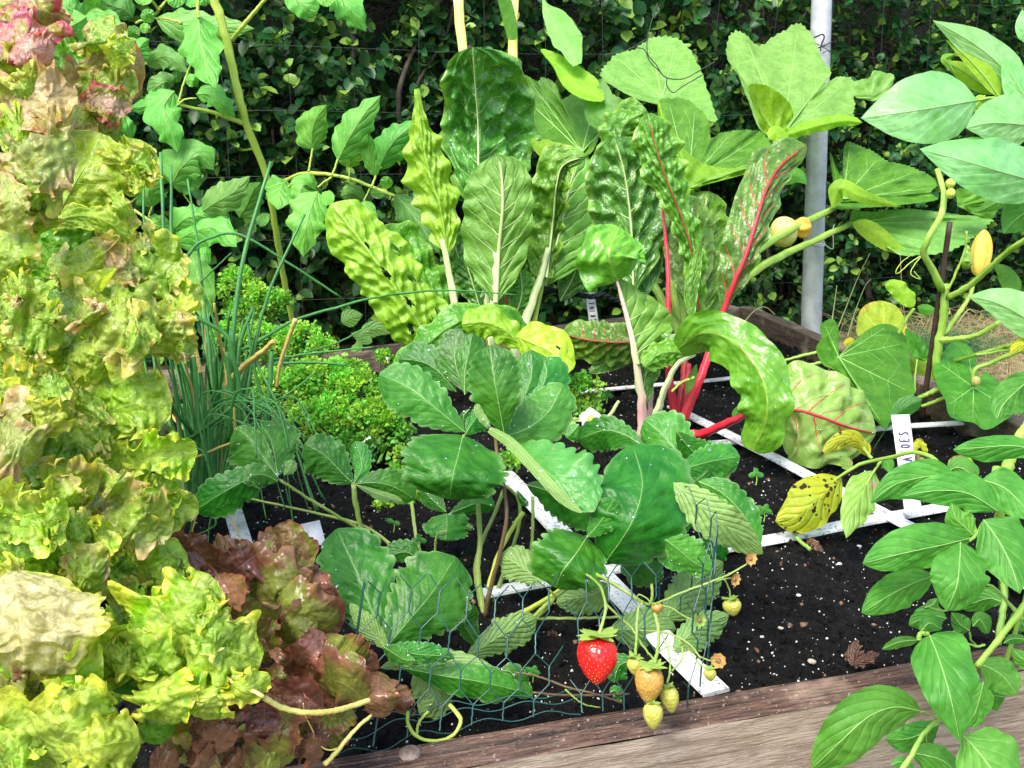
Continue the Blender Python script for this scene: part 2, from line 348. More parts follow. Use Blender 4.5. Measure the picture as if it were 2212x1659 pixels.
def stem(par, pts, d, w0, w1, mat, name='stem', n=24, sides=8, label=None, sub=None):
    """pts in tile pixels, d a list of depths, w0/w1 diameters in tile pixels"""
    pts = np.asarray(pts, float); dd = np.asarray(d, float) if np.ndim(d) else np.array([d, d], float)
    L = np.r_[0, np.cumsum(np.linalg.norm(np.diff(pts, axis=0), axis=1))]; L /= L[-1]
    dk = np.interp(L, np.linspace(0, 1, len(dd)), dd)
    M = cr(np.c_[pts, dk], n); P = W(M[:, 0], M[:, 1], M[:, 2])
    s = .5 / TL[2] / FOC
    R = np.linspace(w0, w1, n) * s * M[:, 2]; SEED[0] += 1; big = w0 + w1 > 40
    R = R * (1 + .05 * np.sin(np.arange(n) * .9 + SEED[0]) + .04 * np.sin(np.arange(n) * 2.3 + SEED[0] * 2)); P[1:-1] += (R[1:-1, None] * .18) * np.random.default_rng(SEED[0]).normal(size=(n - 2, 3)) * (.5 if big else 1)
    if big: sides = 20
    v, f = tube_vf(P, R, None, sides)
    if big:
        k_ = n * sides; c_ = np.repeat(P, sides, 0); a_ = np.tile(np.arange(sides), n) * 2 * pi / sides; v[:k_] = c_ + (v[:k_] - c_) * (1 + .07 * np.cos(a_ * 5))[:, None]
    o = mesh(name, v, f, mat, par)
    if label: o['label'] = label
    return o
def fan(par, c, rim, d, mat, cup=0., ser=(40, .03), nr=14, nt=110, name='leaf', pinch=0., rib=None, ribmat=None, pk=.02, wob=.07, label=None):
    """lobed leaf: c = (x, y) where the stalk joins, rim = [(x, y, dz)...] clockwise lobe tips and notches, d = depth of c, dz in metres from it"""
    SEED[0] += 1; sd_ = SEED[0]
    rim = np.asarray(rim, float); C = np.array([c[0], c[1], 0.])
    Q = np.vstack([rim[-2:], rim, rim[:3]]); m = len(rim); th = np.linspace(0, m, nt, endpoint=False); R = np.empty((nt, 3))
    for k, s in enumerate(th):
        i = int(s); q = s - i; a, b, cc, e = Q[i + 1:i + 5]
        R[k] = .5 * (2 * b + (cc - a) * q * .85 + (2 * a - 5 * b + 4 * cc - e) * q * q * .85 + (3 * b - a - 3 * cc + e) * q ** 3 * .85) if False else \
            .5 * (2 * b + (cc - a) * q + (2 * a - 5 * b + 4 * cc - e) * q * q + (3 * b - a - 3 * cc + e) * q ** 3)
    rr = np.linspace(0, 1, nr + 1)[1:] ** .9
    th_ = th / m
    sawt = 1 + ser[1] * (((th_ * ser[0]) % 1) - .5) * 1.0
    ang = np.linspace(0, 1, nt, endpoint=False)
    ext = rr[:, None] * (1 + (sawt - 1)[None, :] * rr[:, None] ** 6)
    P2 = C[None, None] + ext[..., None] * (R - C)[None]
    sizem = np.linalg.norm((R - C)[:, :2], axis=1).mean() / TL[2] / FOC * d
    bend = cup * sizem * (rr[:, None] - rr[:, None] ** 2) * 4 * np.ones((1, nt))
    # folds: ribs stand proud between the lobes
    fold = pk * sizem * np.cos(2 * pi * ang[None] * 7 * 1.0) * rr[:, None] + wob * sizem * fnoise(np.stack([np.cos(ang * 6.28)[None] * rr[:, None], np.sin(ang * 6.28)[None] * rr[:, None], 0 * rr[:, None] + 0 * ang[None]], -1) * 2 + sd_, .9, sd_)
    D = d + P2[..., 2] + bend + fold
    P = W(P2[..., 0], P2[..., 1], D)
    pc = W(np.array(C[0]), np.array(C[1]), np.array(d))
    v = np.vstack([P.reshape(-1, 3), pc[None]]); f = grid_faces(nr, nt, wrap=True)
    k0 = nr * nt; j = np.arange(nt); f0 = np.stack([np.full(nt, k0), (j + 1) % nt, j, j], -1)
    # polar UV: u = angle, v = radius
    uv = np.stack([.5 + .5 * rr[:, None] * np.cos(ang * 2 * pi)[None], .5 + .5 * rr[:, None] * np.sin(ang * 2 * pi)[None]], -1).reshape(-1, 2); uv = np.vstack([uv, [[.5, .5]]])
    me_v = v; F4 = f
    bm_f = [tuple(q) for q in F4] + [(k0, (jj + 1) % nt, jj) for jj in range(nt)]
    me = bpy.data.meshes.new(name); me.from_pydata(me_v.tolist(), [], bm_f); me.update()
    l = me.uv_layers.new(name='UVMap'); li = np.empty(len(me.loops), int); me.loops.foreach_get('vertex_index', li); l.data.foreach_set('uv', uv[li].ravel())
    me.polygons.foreach_set('use_smooth', np.ones(len(me.polygons), bool)); me.materials.append(mat)
    o = bpy.data.objects.new(name, me); link(o, par)
    if label: o['label'] = label
    if rib:
        s = 1 / TL[2] / FOC * d; mb = MB()
        for a in rib[2]:
            j = int(a / m * nt) % nt; Q_ = np.vstack([pc[None], P[:, j]])[:int(nr * .95)]; mb.tube(Q_, rib[0] * s, rib[1] * s, 6)
            for q in (.34, .62):
                for sg in (-1, 1):
                    i0 = int(q * nr); ii = np.clip(i0 + np.arange(0, 6) * 0.8, 0, nr - 1).astype(int); jj = (j + sg * np.linspace(0, nt * .055, 6).astype(int)) % nt
                    mb.tube(P[ii, jj], rib[1] * 1.1 * s, rib[1] * .4 * s, 4)
        rb = mesh('midrib', np.vstack(mb.v), np.vstack(mb.f), ribmat or mat, None); rb.parent = o
    return o
# ---------------------------------------------------------------- the setting
full()
def woodmat(name, c1, c2, c3, rot, wet=.45, grain=1.0, lines=.45):
    m, nt = newmat(name); g = N(nt); out = g.new('ShaderNodeOutputMaterial'); geo = g.new('ShaderNodeNewGeometry')
    vr = g.new('ShaderNodeVectorRotate', rotation_type='Z_AXIS'); g.link(geo.outputs['Position'], vr.inputs[0]); vr.inputs['Angle'].default_value = -rot
    mp = g.new('ShaderNodeMapping'); mp.inputs['Scale'].default_value = (3.2, 26, 26); g.link(vr.outputs[0], mp.inputs[0])
    n1 = g.noise(mp.outputs[0], 7, 5, .62, .6); n2 = g.noise(geo.outputs['Position'], 18, 4, .6); n3 = g.noise(mp.outputs[0], 24, 4, .6, .3); n4 = g.noise(geo.outputs['Position'], 330, 2)
    c = g.mix(g.ss(n1, .36, .64), c1, c2); c = g.mix(g.ss(n2, .5, .72), c, c3); c = g.mix(g.m('MULTIPLY', g.ss(n3, .55, .7), .5), c, tuple(x * .45 for x in c1))
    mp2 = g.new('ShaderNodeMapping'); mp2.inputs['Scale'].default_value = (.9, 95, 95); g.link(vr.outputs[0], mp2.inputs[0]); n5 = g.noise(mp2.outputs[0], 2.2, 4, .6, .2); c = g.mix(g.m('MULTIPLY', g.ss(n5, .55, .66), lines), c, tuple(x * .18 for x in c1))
    mp3 = g.new('ShaderNodeMapping'); mp3.inputs['Scale'].default_value = (5, 22, 22); g.link(vr.outputs[0], mp3.inputs[0]); c = g.mix(g.m('MULTIPLY', g.ss(g.noise(mp3.outputs[0], 1.6, 4, .6), .60, .70), .55), c, tuple(x * .35 for x in c3))
    c = g.mix(g.m('MULTIPLY', g.ss(n4, .64, .7), .5), c, (.42, .38, .32))
    pr = g.new('ShaderNodeBsdfPrincipled'); g.link(c, pr.inputs['Base Color']); g.link(g.ss(n2, .3, .7, wet, wet + .3), pr.inputs['Roughness'])
    g.link(g.bump(g.m('ADD', g.m('ADD', n1, n3), g.m('MULTIPLY', n4, .25)), .55 * grain, .0025), pr.inputs['Normal']); g.link(pr.outputs[0], out.inputs[0]); return m
def board(name, A, B, z0, z1, th, outward, mtop, mface, parent, grooves=6):
    """plank from A to B (inner top edge), grooved top face, outer face below"""
    A = np.array(A[:2]); B = np.array(B[:2]); t = (B - A) / np.linalg.norm(B - A); o = np.array([t[1], -t[0]]) * outward
    prof = [(0, z1 - .05), (0, z1 - .003), (.002, z1)]
    for q in range(grooves):
        a = .003 + (th - .006) * q / grooves; s = (th - .006) / grooves
        prof += [(a + s * .12, z1 - .0006), (a + s * .3, z1), (a + s * .58, z1 - .0004), (a + s * .68, z1 - .0034), (a + s * .9, z1 - .0036)]
    prof += [(th - .002, z1 - .0005), (th, z1 - .003)]
    nt_ = len(prof); face = [(th, z1 - .0031), (th + .0005, z1 - .02), (th, z0)]
    L = np.linspace(0, 1, 60)
    def ext(pr_, mat, nm, seed):
        pr_ = np.array(pr_); P = np.zeros((60, len(pr_), 3))
        for i, s in enumerate(L):
            q = A + (B - A) * s; P[i, :, :2] = q + pr_[:, :1] * o; P[i, :, 2] = pr_[:, 1]
        P[..., 2] += .0008 * fnoise(P * np.array([1, 1, 3]), 9, seed); P[..., :2] += (.0006 * fnoise(P, 12, seed + 1))[..., None] * o
        mesh(nm, P, grid_faces(60, len(pr_)), mat, parent, smooth=False)
    ext(prof, mtop, name, 3); ext(face, mface, 'board_face', 4)
    return t, o

# raised bed edges, from where the boards lie on the ground plane
FI0 = G(900, 1605, .03); FI1 = G(2212, 1387, .03); td = (FI1 - FI0); td /= np.linalg.norm(td)
FL = FI0 - td * .62; FR = FI0 + td * .86
ROT = math.atan2(td[1], td[0])
BK0 = G(740, 771, .03); BK1 = G(1598, 668, .03); bd = (BK1 - BK0); bd /= np.linalg.norm(bd); BL = BK0 - bd * .75
RT0 = BK1; RT1 = G(2194, 925, .03); rd_ = (RT1 - RT0); rd_ /= np.linalg.norm(rd_)
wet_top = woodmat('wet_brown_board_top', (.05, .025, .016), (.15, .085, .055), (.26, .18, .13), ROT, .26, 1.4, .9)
grey_face = woodmat('weathered_grey_board', (.225, .168, .12), (.37, .30, .235), (.185, .135, .10), ROT, .55)
old_dark = woodmat('old_dark_board', (.07, .045, .03), (.17, .12, .09), (.24, .19, .15), math.atan2(bd[1], bd[0]), .5)
bed = thing('raised_bed', 'wooden raised bed of wet brown grooved boards round the black soil', 'raised bed', (FI0[0], FI0[1], -.15))
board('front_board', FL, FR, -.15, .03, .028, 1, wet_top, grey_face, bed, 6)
board('back_board', BL, BK1, -.13, .035, .04, -1, old_dark, old_dark, bed, 4)
# inner faces
for nm, A, B, z in (('back_board_inner_face', BL, BK1, .034), ('right_board_inner_face', BK1, None, .034)):
    pass
mb = MB(); 
def plank(A, B, th, z0, z1, side, mat, nm):
    A = np.array(A[:2]); B = np.array(B[:2]); t = (B - A); ln = np.linalg.norm(t); t /= ln; o = np.array([t[1], -t[0]]) * side
    n = 40; pr_ = np.array([(0, z0), (0, (z0 + z1) / 2), (0, z1 - .002), (.002, z1), (th / 2, z1 + .001), (th - .002, z1), (th, z1 - .002), (th, z0)])
    P = np.zeros((n, len(pr_), 3))
    for i, s in enumerate(np.linspace(0, 1, n)):
        P[i, :, :2] = A + (B - A) * s + pr_[:, :1] * o; P[i, :, 2] = pr_[:, 1]
    P += (.0015 * fnoise(P, 8, 5))[..., None] * np.array([.6, .3, 1])
    f = grid_faces(n, len(pr_)); k = len(pr_); v = P.reshape(-1, 3)
    e0 = [[0, j, j + 1, 0] for j in range(1, k - 1)]
    bmf = [tuple(q) for q in f] + [tuple(range(k)), tuple(reversed(range((n - 1) * k, n * k)))]
    me = bpy.data.meshes.new(nm); me.from_pydata(v.tolist(), [], bmf); me.update(); me.materials.append(mat)
    ob = bpy.data.objects.new(nm, me); link(ob, bed); return ob
side_dark = woodmat('old_side_board', (.05, .035, .025), (.12, .085, .06), (.26, .2, .15), math.atan2(rd_[1], rd_[0]), .5)
plank(BK1 + bd * .0 + rd_ * .0, RT0 + rd_ * 1.35, .035, -.15, .036, -1, side_dark, 'side_board')
# rounded coach bolt heads in the front board
boltm = simple('rusty_bolt', (.16, .11, .08), (.28, .22, .18), 200, .5, .3, 600)
for (x, y) in ((885, 1620), (1700, 1488)):
    c = G(x, y, .0325); th = np.linspace(0, pi / 2, 6); a = np.linspace(0, 2 * pi, 16, endpoint=False); r = .0075
    P = np.array([[c + np.array([r * cos(t) * cos(q), r * cos(t) * sin(q), -.003 + .004 * sin(t)]) for q in a] for t in th]); mesh('bolt_head', P, grid_faces(6, 16, wrap=True), boltm, bed)
    break

# soil: black compost with clods
def soilmat():
    m, nt = newmat('black_compost'); g = N(nt); out = g.new('ShaderNodeOutputMaterial'); geo = g.new('ShaderNodeNewGeometry'); pos = geo.outputs['Position']
    n1 = g.noise(pos, 90, 5, .7); n2 = g.noise(pos, 420, 3, .7); n3 = g.noise(pos, 9, 3)
    c = g.mix(g.ss(n1, .35, .7), (.002, .0018, .0017), (.009, .0075, .0065)); c = g.mix(g.ss(n2, .6, .72), c, (.028, .022, .018)); c = g.mix(g.m('MULTIPLY', g.ss(n3, .5, .8), .5), c, (.004, .004, .004))
    pr = g.new('ShaderNodeBsdfPrincipled'); g.link(c, pr.inputs['Base Color']); g.link(g.ss(n2, .3, .7, .35, .85), pr.inputs['Roughness']); pr.inputs['Specular IOR Level'].default_value = .22
    g.link(g.bump(g.m('ADD', n1, n2), 1.0, .008), pr.inputs['Normal']); g.link(pr.outputs[0], out.inputs[0]); return m
SOIL = soilmat()
n = 300; A_, B_ = FL + td * .01, FR; 
corner = [FL[:2], RT0[:2] + rd_[:2] * 1.36, BK1[:2], BL[:2]]
# a sheet in bed coordinates, clipped by the boards that stand over its rim
s_, t_ = np.meshgrid(np.linspace(0, 1, n), np.linspace(0, 1, n), indexing='ij')
FRc = FI0 + td * 1.0
lo = FL[:2][None, None] + (FR[:2] - FL[:2]) * s_[..., None]; hi = BL[:2][None, None] + (BK1[:2] - BL[:2]) * s_[..., None]
XY = lo + (hi - lo) * (t_[..., None])
P = np.concatenate([XY, np.zeros((n, n, 1))], -1)
def soil_h(P): return .0055 * fnoise(P, 11, 21) + .0038 * fnoise(P, 31, 22) + .0028 * fnoise(P, 70, 23) + .006 * fnoise(P, 3, 25)
P[..., 2] = soil_h(P) - .006
o = mesh('soil', P, grid_faces(n, n), SOIL, None); tag(o, 'black compost soil inside the wooden raised bed', 'soil', kind='structure')
# dry lawn outside
def grassmat():
    m, nt = newmat('dry_lawn'); g = N(nt); out = g.new('ShaderNodeOutputMaterial'); geo = g.new('ShaderNodeNewGeometry'); pos = geo.outputs['Position']
    c = g.mix(g.ss(g.noise(pos, 30, 4), .35, .65), (.10, .075, .035), (.32, .26, .12)); c = g.mix(g.ss(g.noise(pos, 3, 2), .4, .6), c, (.06, .08, .02))
    pr = g.new('ShaderNodeBsdfPrincipled'); g.link(c, pr.inputs['Base Color']); pr.inputs['Roughness'].default_value = .9
    g.link(g.bump(g.noise(pos, 200, 4), .8, .01), pr.inputs['Normal']); g.link(pr.outputs[0], out.inputs[0]); return m
GRS = grassmat(); n = 60
gx, gy = np.meshgrid(np.linspace(-1, 1, n), np.linspace(-1, 1, n), indexing='ij'); gx = np.sign(gx) * np.abs(gx) ** 3 * 60; gy = np.sign(gy) * np.abs(gy) ** 3 * 60 + 1
P = np.stack([gx, gy, -.15 - .02 + 0 * gx], -1); o = mesh('lawn', P, grid_faces(n, n), GRS); tag(o, 'dry straw coloured lawn around the bed', 'lawn', kind='structure')

# perlite and bark bits in the soil
def bits(cnt, smin, smax, mat, name, label, cat, seed, region=None):
    r = np.random.default_rng(seed); mb = MB(); k = 0
    oc = np.array([[1, 0, 0], [-1, 0, 0], [0, 1, 0], [0, -1, 0], [0, 0, 1], [0, 0, -1.]]); of = [[0, 2, 4, 4], [2, 1, 4, 4], [1, 3, 4, 4], [3, 0, 4, 4], [2, 0, 5, 5], [1, 2, 5, 5], [3, 1, 5, 5], [0, 3, 5, 5]]
    V_ = []; F_ = []
    for _ in range(cnt):
        s = r.uniform(); t = r.uniform() ** 1.25; a = FL[:2] + (FR[:2] - FL[:2]) * s; b = BL[:2] + (BK1[:2] - BL[:2]) * s; q = a + (b - a) * t
        pt = np.array([q[0], q[1], 0]); pt[2] = soil_h(pt[None])[0] - .0055
        sz = smin + (smax - smin) * r.uniform() ** 3; M_ = r.normal(size=(3, 3)); Q_, _ = np.linalg.qr(M_)
        V_.append(pt + (oc * np.array([1, r.uniform(.5, 1), r.uniform(.5, .9)]) * sz * r.uniform(.75, 1.25, (6, 1))) @ Q_.T); F_ += [[i + 6 * k for i in q_[:3]] for q_ in of]; k += 1
    o = mesh(name, np.vstack(V_), np.array(F_), mat, None, smooth=False); tag(o, label, cat, kind='stuff')
perl = simple('white_perlite', (.75, .73, .7), (.5, .48, .45), 500, .8, 0); bark = simple('brown_bark_bits', (.10, .05, .03), (.22, .13, .07), 60, .8, .2)
bits(9500, .00045, .0018, perl, 'perlite_specks', 'white perlite specks scattered through the black soil', 'perlite', 31)
bits(1300, .0008, .0050, bark, 'bark_bits', 'small brown bark crumbs lying on the black soil', 'bark', 32)
bits(11000, .0012, .0085, SOIL, 'soil_crumbs', 'loose black crumbs of compost over the bed', 'soil crumbs', 33)

# white slats of the planting grid
white = simple('white_slat_paint', (.80, .80, .78), (.68, .67, .62), 40, .45, .1, 200)
def slatmat():
    m, nt = newmat('muddy_white_slat'); g = N(nt); out = g.new('ShaderNodeOutputMaterial'); geo = g.new('ShaderNodeNewGeometry'); pos = geo.outputs['Position']
    c = g.mix(g.ss(g.noise(pos, 25, 4), .5, .7), (.76, .76, .74), (.52, .50, .45)); c = g.mix(g.m('MULTIPLY', g.ss(g.noise(pos, 70, 4, .7), .56, .66), .75), c, (.16, .13, .10)); c = g.mix(g.ss(g.noise(pos, 260, 3, .7), .60, .66), c, (.02, .016, .014))
    pr = g.new('ShaderNodeBsdfPrincipled'); g.link(c, pr.inputs['Base Color']); pr.inputs['Roughness'].default_value = .5; g.link(g.bump(g.noise(pos, 200, 3), .2, .001), pr.inputs['Normal']); g.link(pr.outputs[0], out.inputs[0]); return m
SLM = slatmat()
gridt = thing('planting_grid', 'square planting grid of flat white slats laid across the black soil', 'planting grid', G(1505, 905, 0))
def slat(x0, y0, x1, y1, w=.021, z=.004, ext0=0, ext1=0):
    A = G(x0, y0, z); B = G(x1, y1, z); t = B - A; L = np.linalg.norm(t); t /= L; A = A - t * ext0; B = B + t * ext1
    s = np.array([-t[1], t[0], 0]); n = 24; pr_ = np.array([(-1, 0), (-.93, .0024), (0, .0028), (.93, .0024), (1, 0), (.93, -.001), (-.93, -.001)])
    P = np.array([[A + (B - A) * q + s * w / 2 * a + np.array([0, 0, b]) for a, b in pr_] for q in np.linspace(0, 1, n)]); P[..., 2] += .0012 * fnoise(P[:, :1], 5, int(x0)) + .0
    v = P.reshape(-1, 3); k = len(pr_); f = [tuple(q) for q in grid_faces(n, k, wrap=True)] + [tuple(reversed(range(k))), tuple(range((n - 1) * k, n * k))]
    me = bpy.data.meshes.new('slat'); me.from_pydata(v.tolist(), [], f); me.update(); me.materials.append(SLM); o = bpy.data.objects.new('slat', me); link(o, gridt)
slat(1040, 1284, 1520, 1193, z=.006, w=.016); slat(1500, 1196, 1990, 1106, z=.006, ext1=.55, ext0=0, w=.018)
slat(1534, 958, 2051, 916, z=.005, ext0=.0, ext1=.02, w=.014); slat(1288, 846, 1591, 815, z=.005, ext0=.05, ext1=.1, w=.012)
slat(1490, 898, 1950, 1130, z=.010, ext0=.05, ext1=.25, w=.019); slat(1100, 1035, 1548, 1500, z=.010, ext0=.02, ext1=.0, w=.024)
slat(505, 1110, 532, 1200, z=.012, w=.02, ext1=.02, ext0=.3)

# ---------------------------------------------------------------- hedge
rowd = np.array([cos(radians(12.)), sin(radians(12.)), 0]); cold = np.array([-rowd[1], rowd[0], 0])
h0 = G(1170, 690, 0) * np.array([1, 1, 0]); h0 = h0 + cold * .42
def hedge():
    r = np.random.default_rng(77)
    root = thing('hedge', 'dense dark green small leaved hedge filling the background', 'hedge', h0 + np.array([0, 0, -.15]))
    tu = np.array([(0, 0), (.22, .75), (.5, 1), (.78, .72), (1, 0)]); T_ = []
    for (u, w) in tu: T_ += [(u, -w * .36, .10 * w), (u, 0, -.04 * sin(u * 3.14)), (u, w * .36, .10 * w)]
    T_ = np.array(T_); T_[:, 2] -= .16 * T_[:, 0] ** 2; TF = grid_faces(5, 3)
    pos = []; dr = []; nr = []; sz = []; cc = []; twigs = MB()
    def sprig(base, d, big, tone):
        d = d / np.linalg.norm(d); npair = r.integers(3, 7); a = np.cross(d, r.normal(size=3)); a /= np.linalg.norm(a); L = npair * big * .62
        bend = np.array([0, 0, .25]) * L; P = [base + d * L * s + bend * s * s for s in np.linspace(0, 1, 5)]
        twigs.tube(np.array(P), .0011, .0006, 4)
        for k in range(npair):
            s = (k + .5) / npair; q = base + d * L * s + bend * s * s; ax = np.cross(d, a); dirs = (a, -a) if k % 2 == 0 else (ax, -ax)
            young = (k >= npair - 1) * (r.uniform() < .22)
            for b in dirs:
                if r.uniform() < .1: continue
                dd = b * .8 + d * .65 + r.normal(size=3) * .2; dd /= np.linalg.norm(dd)
                nn = d * .8 - b * .3 + np.array([0, -.2, .75]) + r.normal(size=3) * .3; nn -= dd * (nn @ dd); nn /= np.linalg.norm(nn)
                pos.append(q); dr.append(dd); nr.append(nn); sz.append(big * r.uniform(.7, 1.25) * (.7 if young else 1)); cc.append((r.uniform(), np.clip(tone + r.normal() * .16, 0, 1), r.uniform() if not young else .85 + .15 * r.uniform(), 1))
            if k == npair - 1: 
                dd = d + r.normal(size=3) * .2; dd /= np.linalg.norm(dd); nn = np.cross(dd, a); pos.append(q); dr.append(dd); nr.append(nn); sz.append(big * .7); cc.append((r.uniform(), tone, r.uniform(), 1))
    for i in range(5500):
        a = r.uniform(-2.4, 2.3); z = -.17 + 1.35 * r.uniform(); dep = abs(r.normal()) * .11 + .07 * fnoise(np.array([[a, 0, z]]), 1.4, 5)[0]
        base = h0 + rowd * a + cold * (dep + .03) + np.array([0, 0, z])
        d = -cold * r.uniform(.3, 1) + rowd * r.normal() * .6 + np.array([0, 0, 1]) * r.uniform(-.25, .9)
        right = np.clip((a - .2) / .8, 0, 1)
        big = r.uniform(.024, .042) * (1.12 - .25 * right); tone = .16 + .16 * right + .14 * np.clip((z - .25) / .4, 0, 1) - .5 * np.clip(dep * 2.2, 0, .5)  # tone paints hedge shade: deeper leaves darker, upper and right ones lighter
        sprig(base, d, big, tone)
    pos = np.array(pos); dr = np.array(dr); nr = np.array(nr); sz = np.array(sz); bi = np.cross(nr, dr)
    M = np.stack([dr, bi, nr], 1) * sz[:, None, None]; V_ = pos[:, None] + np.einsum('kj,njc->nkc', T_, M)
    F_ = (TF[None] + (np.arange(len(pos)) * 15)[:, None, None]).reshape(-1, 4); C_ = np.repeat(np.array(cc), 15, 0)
    hm = simple('hedge_leaf', (.022, .10, .022), (.042, .155, .034), 30, .36, .15, 200, trans=.22, spec=.26, rnd_shade=(.20, .36, .05))
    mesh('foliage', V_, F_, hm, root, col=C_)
    twigs.build('twigs', simple('hedge_twig', (.09, .06, .035), (.14, .10, .05), 40, .8), root)
    # gnarled branches deep inside
    mb = MB()
    for k in range(60):
        a = r.uniform(-1.3, 1.7); b = h0 + rowd * a + cold * r.uniform(.1, .3) + np.array([0, 0, -.15]); P = [b]
        for q in range(7): P.append(P[-1] + np.array([0, 0, .17]) + rowd * r.normal() * .06 + cold * r.normal() * .03)
        mb.tube(cr(P, 24), r.uniform(.006, .014), .003, 6)
    mb.build('branches', simple('hedge_branch', (.045, .035, .025), (.09, .07, .05), 40, .9, .5), root)
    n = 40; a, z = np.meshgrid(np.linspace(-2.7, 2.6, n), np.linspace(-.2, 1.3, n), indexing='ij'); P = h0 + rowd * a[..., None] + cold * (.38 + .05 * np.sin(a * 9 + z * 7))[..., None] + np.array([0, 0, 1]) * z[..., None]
    # added backing slab, coloured near black for the hedge's inner shade
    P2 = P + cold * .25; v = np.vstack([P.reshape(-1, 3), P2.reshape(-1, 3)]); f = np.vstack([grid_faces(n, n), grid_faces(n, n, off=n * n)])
    mesh('hedge_backing', v, f, simple('hedge_shade_backing', (.004, .007, .004), (.010, .012, .007), 25, .95, .6, 60, dist=.02), root)
hedge()

# ---------------------------------------------------------------- galvanised pole with its ties
galv = simple('galvanised_steel', (.26, .28, .28), (.40, .42, .42), 25, .38, .15, 90, spec=.7)
def pole():
    base = W(1752., 716., 2.04); top = W(1777., -60., 2.03); dirv = top - base; root = thing('metal_pole', 'grey galvanised steel pole standing behind the right corner of the bed', 'pole', base - dirv * .12)
    n = 40; P = np.array([base - dirv * .16 + dirv * 1.9 * s for s in np.linspace(0, 1, n)]); v, f = tube_vf(P, .0238, .0238, 28); mesh('tube', v, f, galv, root)
    full(); c = W(1757., 527., 2.035); mb = MB()
    ring = np.array([c + .0246 * (np.array([1, 0, 0]) * cos(t) + np.array([0, 1, 0]) * sin(t)) + np.array([0, 0, .003 * sin(t * 2)]) for t in np.linspace(0, 6.28, 28)]); mb.tube(ring, .0016, .0016, 6); mb.tube(ring + np.array([0, 0, .004]), .0016, .0016, 6)
    mb.tube(cr([ring[0], ring[0] + np.array([.02, -.01, -.01]), ring[0] + np.array([.014, -.012, .03]), ring[0] + np.array([.02, 0, .045])], 14), .0012, .0012, 6)
    mb.build('white_tie', simple('white_string', (.8, .8, .78), (.7, .7, .66), 300, .7), root)
    mb = MB(); tile(2, 0)
    for (pts, r_) in (([(846, 245), (880, 232), (905, 222), (918, 240), (905, 275), (897, 300), (893, 330)], .0019), ([(850, 275), (900, 300), (960, 335)], .0009), ([(905, 345), (940, 330), (965, 350)], .0009)):
        q = cr(np.array([(x, y, 1.995) for x, y in pts]), 26); mb.tube(W(q[:, 0], q[:, 1], q[:, 2]), r_, r_, 6)
    c = W(895., 300., 2.03); ring = np.array([c + .0252 * (np.array([1, 0, 0]) * cos(t) + np.array([0, 1, 0]) * sin(t)) + np.array([0, 0, .01 * cos(t)]) for t in np.linspace(0, 6.28, 28)]); mb.tube(ring, .0012, .0012, 6)
    mb.build('black_tie', simple('black_twine', (.01, .012, .012), (.03, .03, .03), 300, .7), root); full()
pole()

# wire fence in front of the hedge
wirem = simple('dull_green_wire', (.012, .025, .024), (.03, .045, .04), 80, .45, 0, spec=.6)
def wirefence():
    root = tag_ = None; mb = MB(); r = np.random.default_rng(3); o0 = h0 - cold * .13
    for i in range(27):
        a = -2.3 + .158 * i; P = np.array([o0 + rowd * (a + .004 * sin(z * 9 + i)) + cold * .012 * sin(z * 5 + i) + np.array([0, 0, z]) for z in np.linspace(-.15, 1.1, 40)]); mb.tube(P, 0.0006, .0006, 5)
    for j in range(8):
        z = -.13 + .152 * j; P = np.array([o0 + rowd * a + cold * .012 * sin(a * 6) + np.array([0, 0, z + .006 * sin(a * 4 + j) + .02 * a * 0]) for a in np.linspace(-2.3, 1.8, 110)]); mb.tube(P, .00055, .00055, 5)
    o = mb.build('wire_fence', wirem, None); tag(o, 'thin square mesh wire fence strung in front of the dark hedge', 'wire fence')
wirefence()
# ---------------------------------------------------------------- leaf materials
M_ = {}
M_['chard'] = leafmat('chard_leaf', (.075, .235, .014), (.13, .34, .026), (.22, .42, .08), 7, .45, .06, .03, .33, .24, bump=.7, pil=.35, edge=(.22, .42, .05), edge_at=.9, fine=220, spec=.45, bl=(85, 1.6), mott=.22)
M_['chard_bright'] = leafmat('bright_chard_leaf', (.075, .30, .014), (.13, .39, .03), (.25, .46, .06), 7, .45, .05, .03, .27, .18, bump=.5, pil=.3, fine=200, spec=.6, bl=(60, 1.4), mott=.22)
M_['chard_dark'] = leafmat('dark_chard_leaf', (.040, .165, .016), (.075, .25, .03), (.22, .36, .10), 6, .5, .06, .035, .28, .14, bump=.8, pil=.3, edge=(.16, .33, .05), edge_at=.88, fine=200, spec=.5, bl=(65, 2.2), mott=.22)
M_['chard_lime'] = leafmat('lime_chard_leaf', (.24, .46, .015), (.36, .60, .04), (.46, .66, .14), 7, .45, .05, .03, .36, .32, bump=.6, pil=.3, fine=200, spec=.45, bl=(70, 1.5), mott=.22)
M_['chard_under'] = leafmat('chard_underside', (.12, .31, .03), (.17, .38, .05), (.36, .52, .18), 7, .42, .10, .04, .45, .30, bump=.9, fine=260)
M_['chard_red'] = leafmat('red_veined_chard_leaf', (.06, .16, .02), (.13, .26, .03), (.28, .02, .03), 6, .42, .05, .035, .3, .2, bump=.75, pil=.3, bl=(80, 1.8), fine=220, spec=.5, edge=(.16, .28, .05), edge_at=.9)
M_['chard_redpale'] = leafmat('pale_red_veined_leaf', (.20, .42, .06), (.30, .50, .12), (.34, .03, .05), 4, .45, .03, .03, .32, .25, bump=.6, pil=.3, bl=(60, 1.5), fine=180, spec=.5)
M_['squash'] = leafmat('squash_leaf', (.058, .225, .012), (.095, .30, .022), None, 5, .3, .1, .03, .5, .34, bump=.35, pil=.1, fine=260, mott=.32, bl=(120, .5))
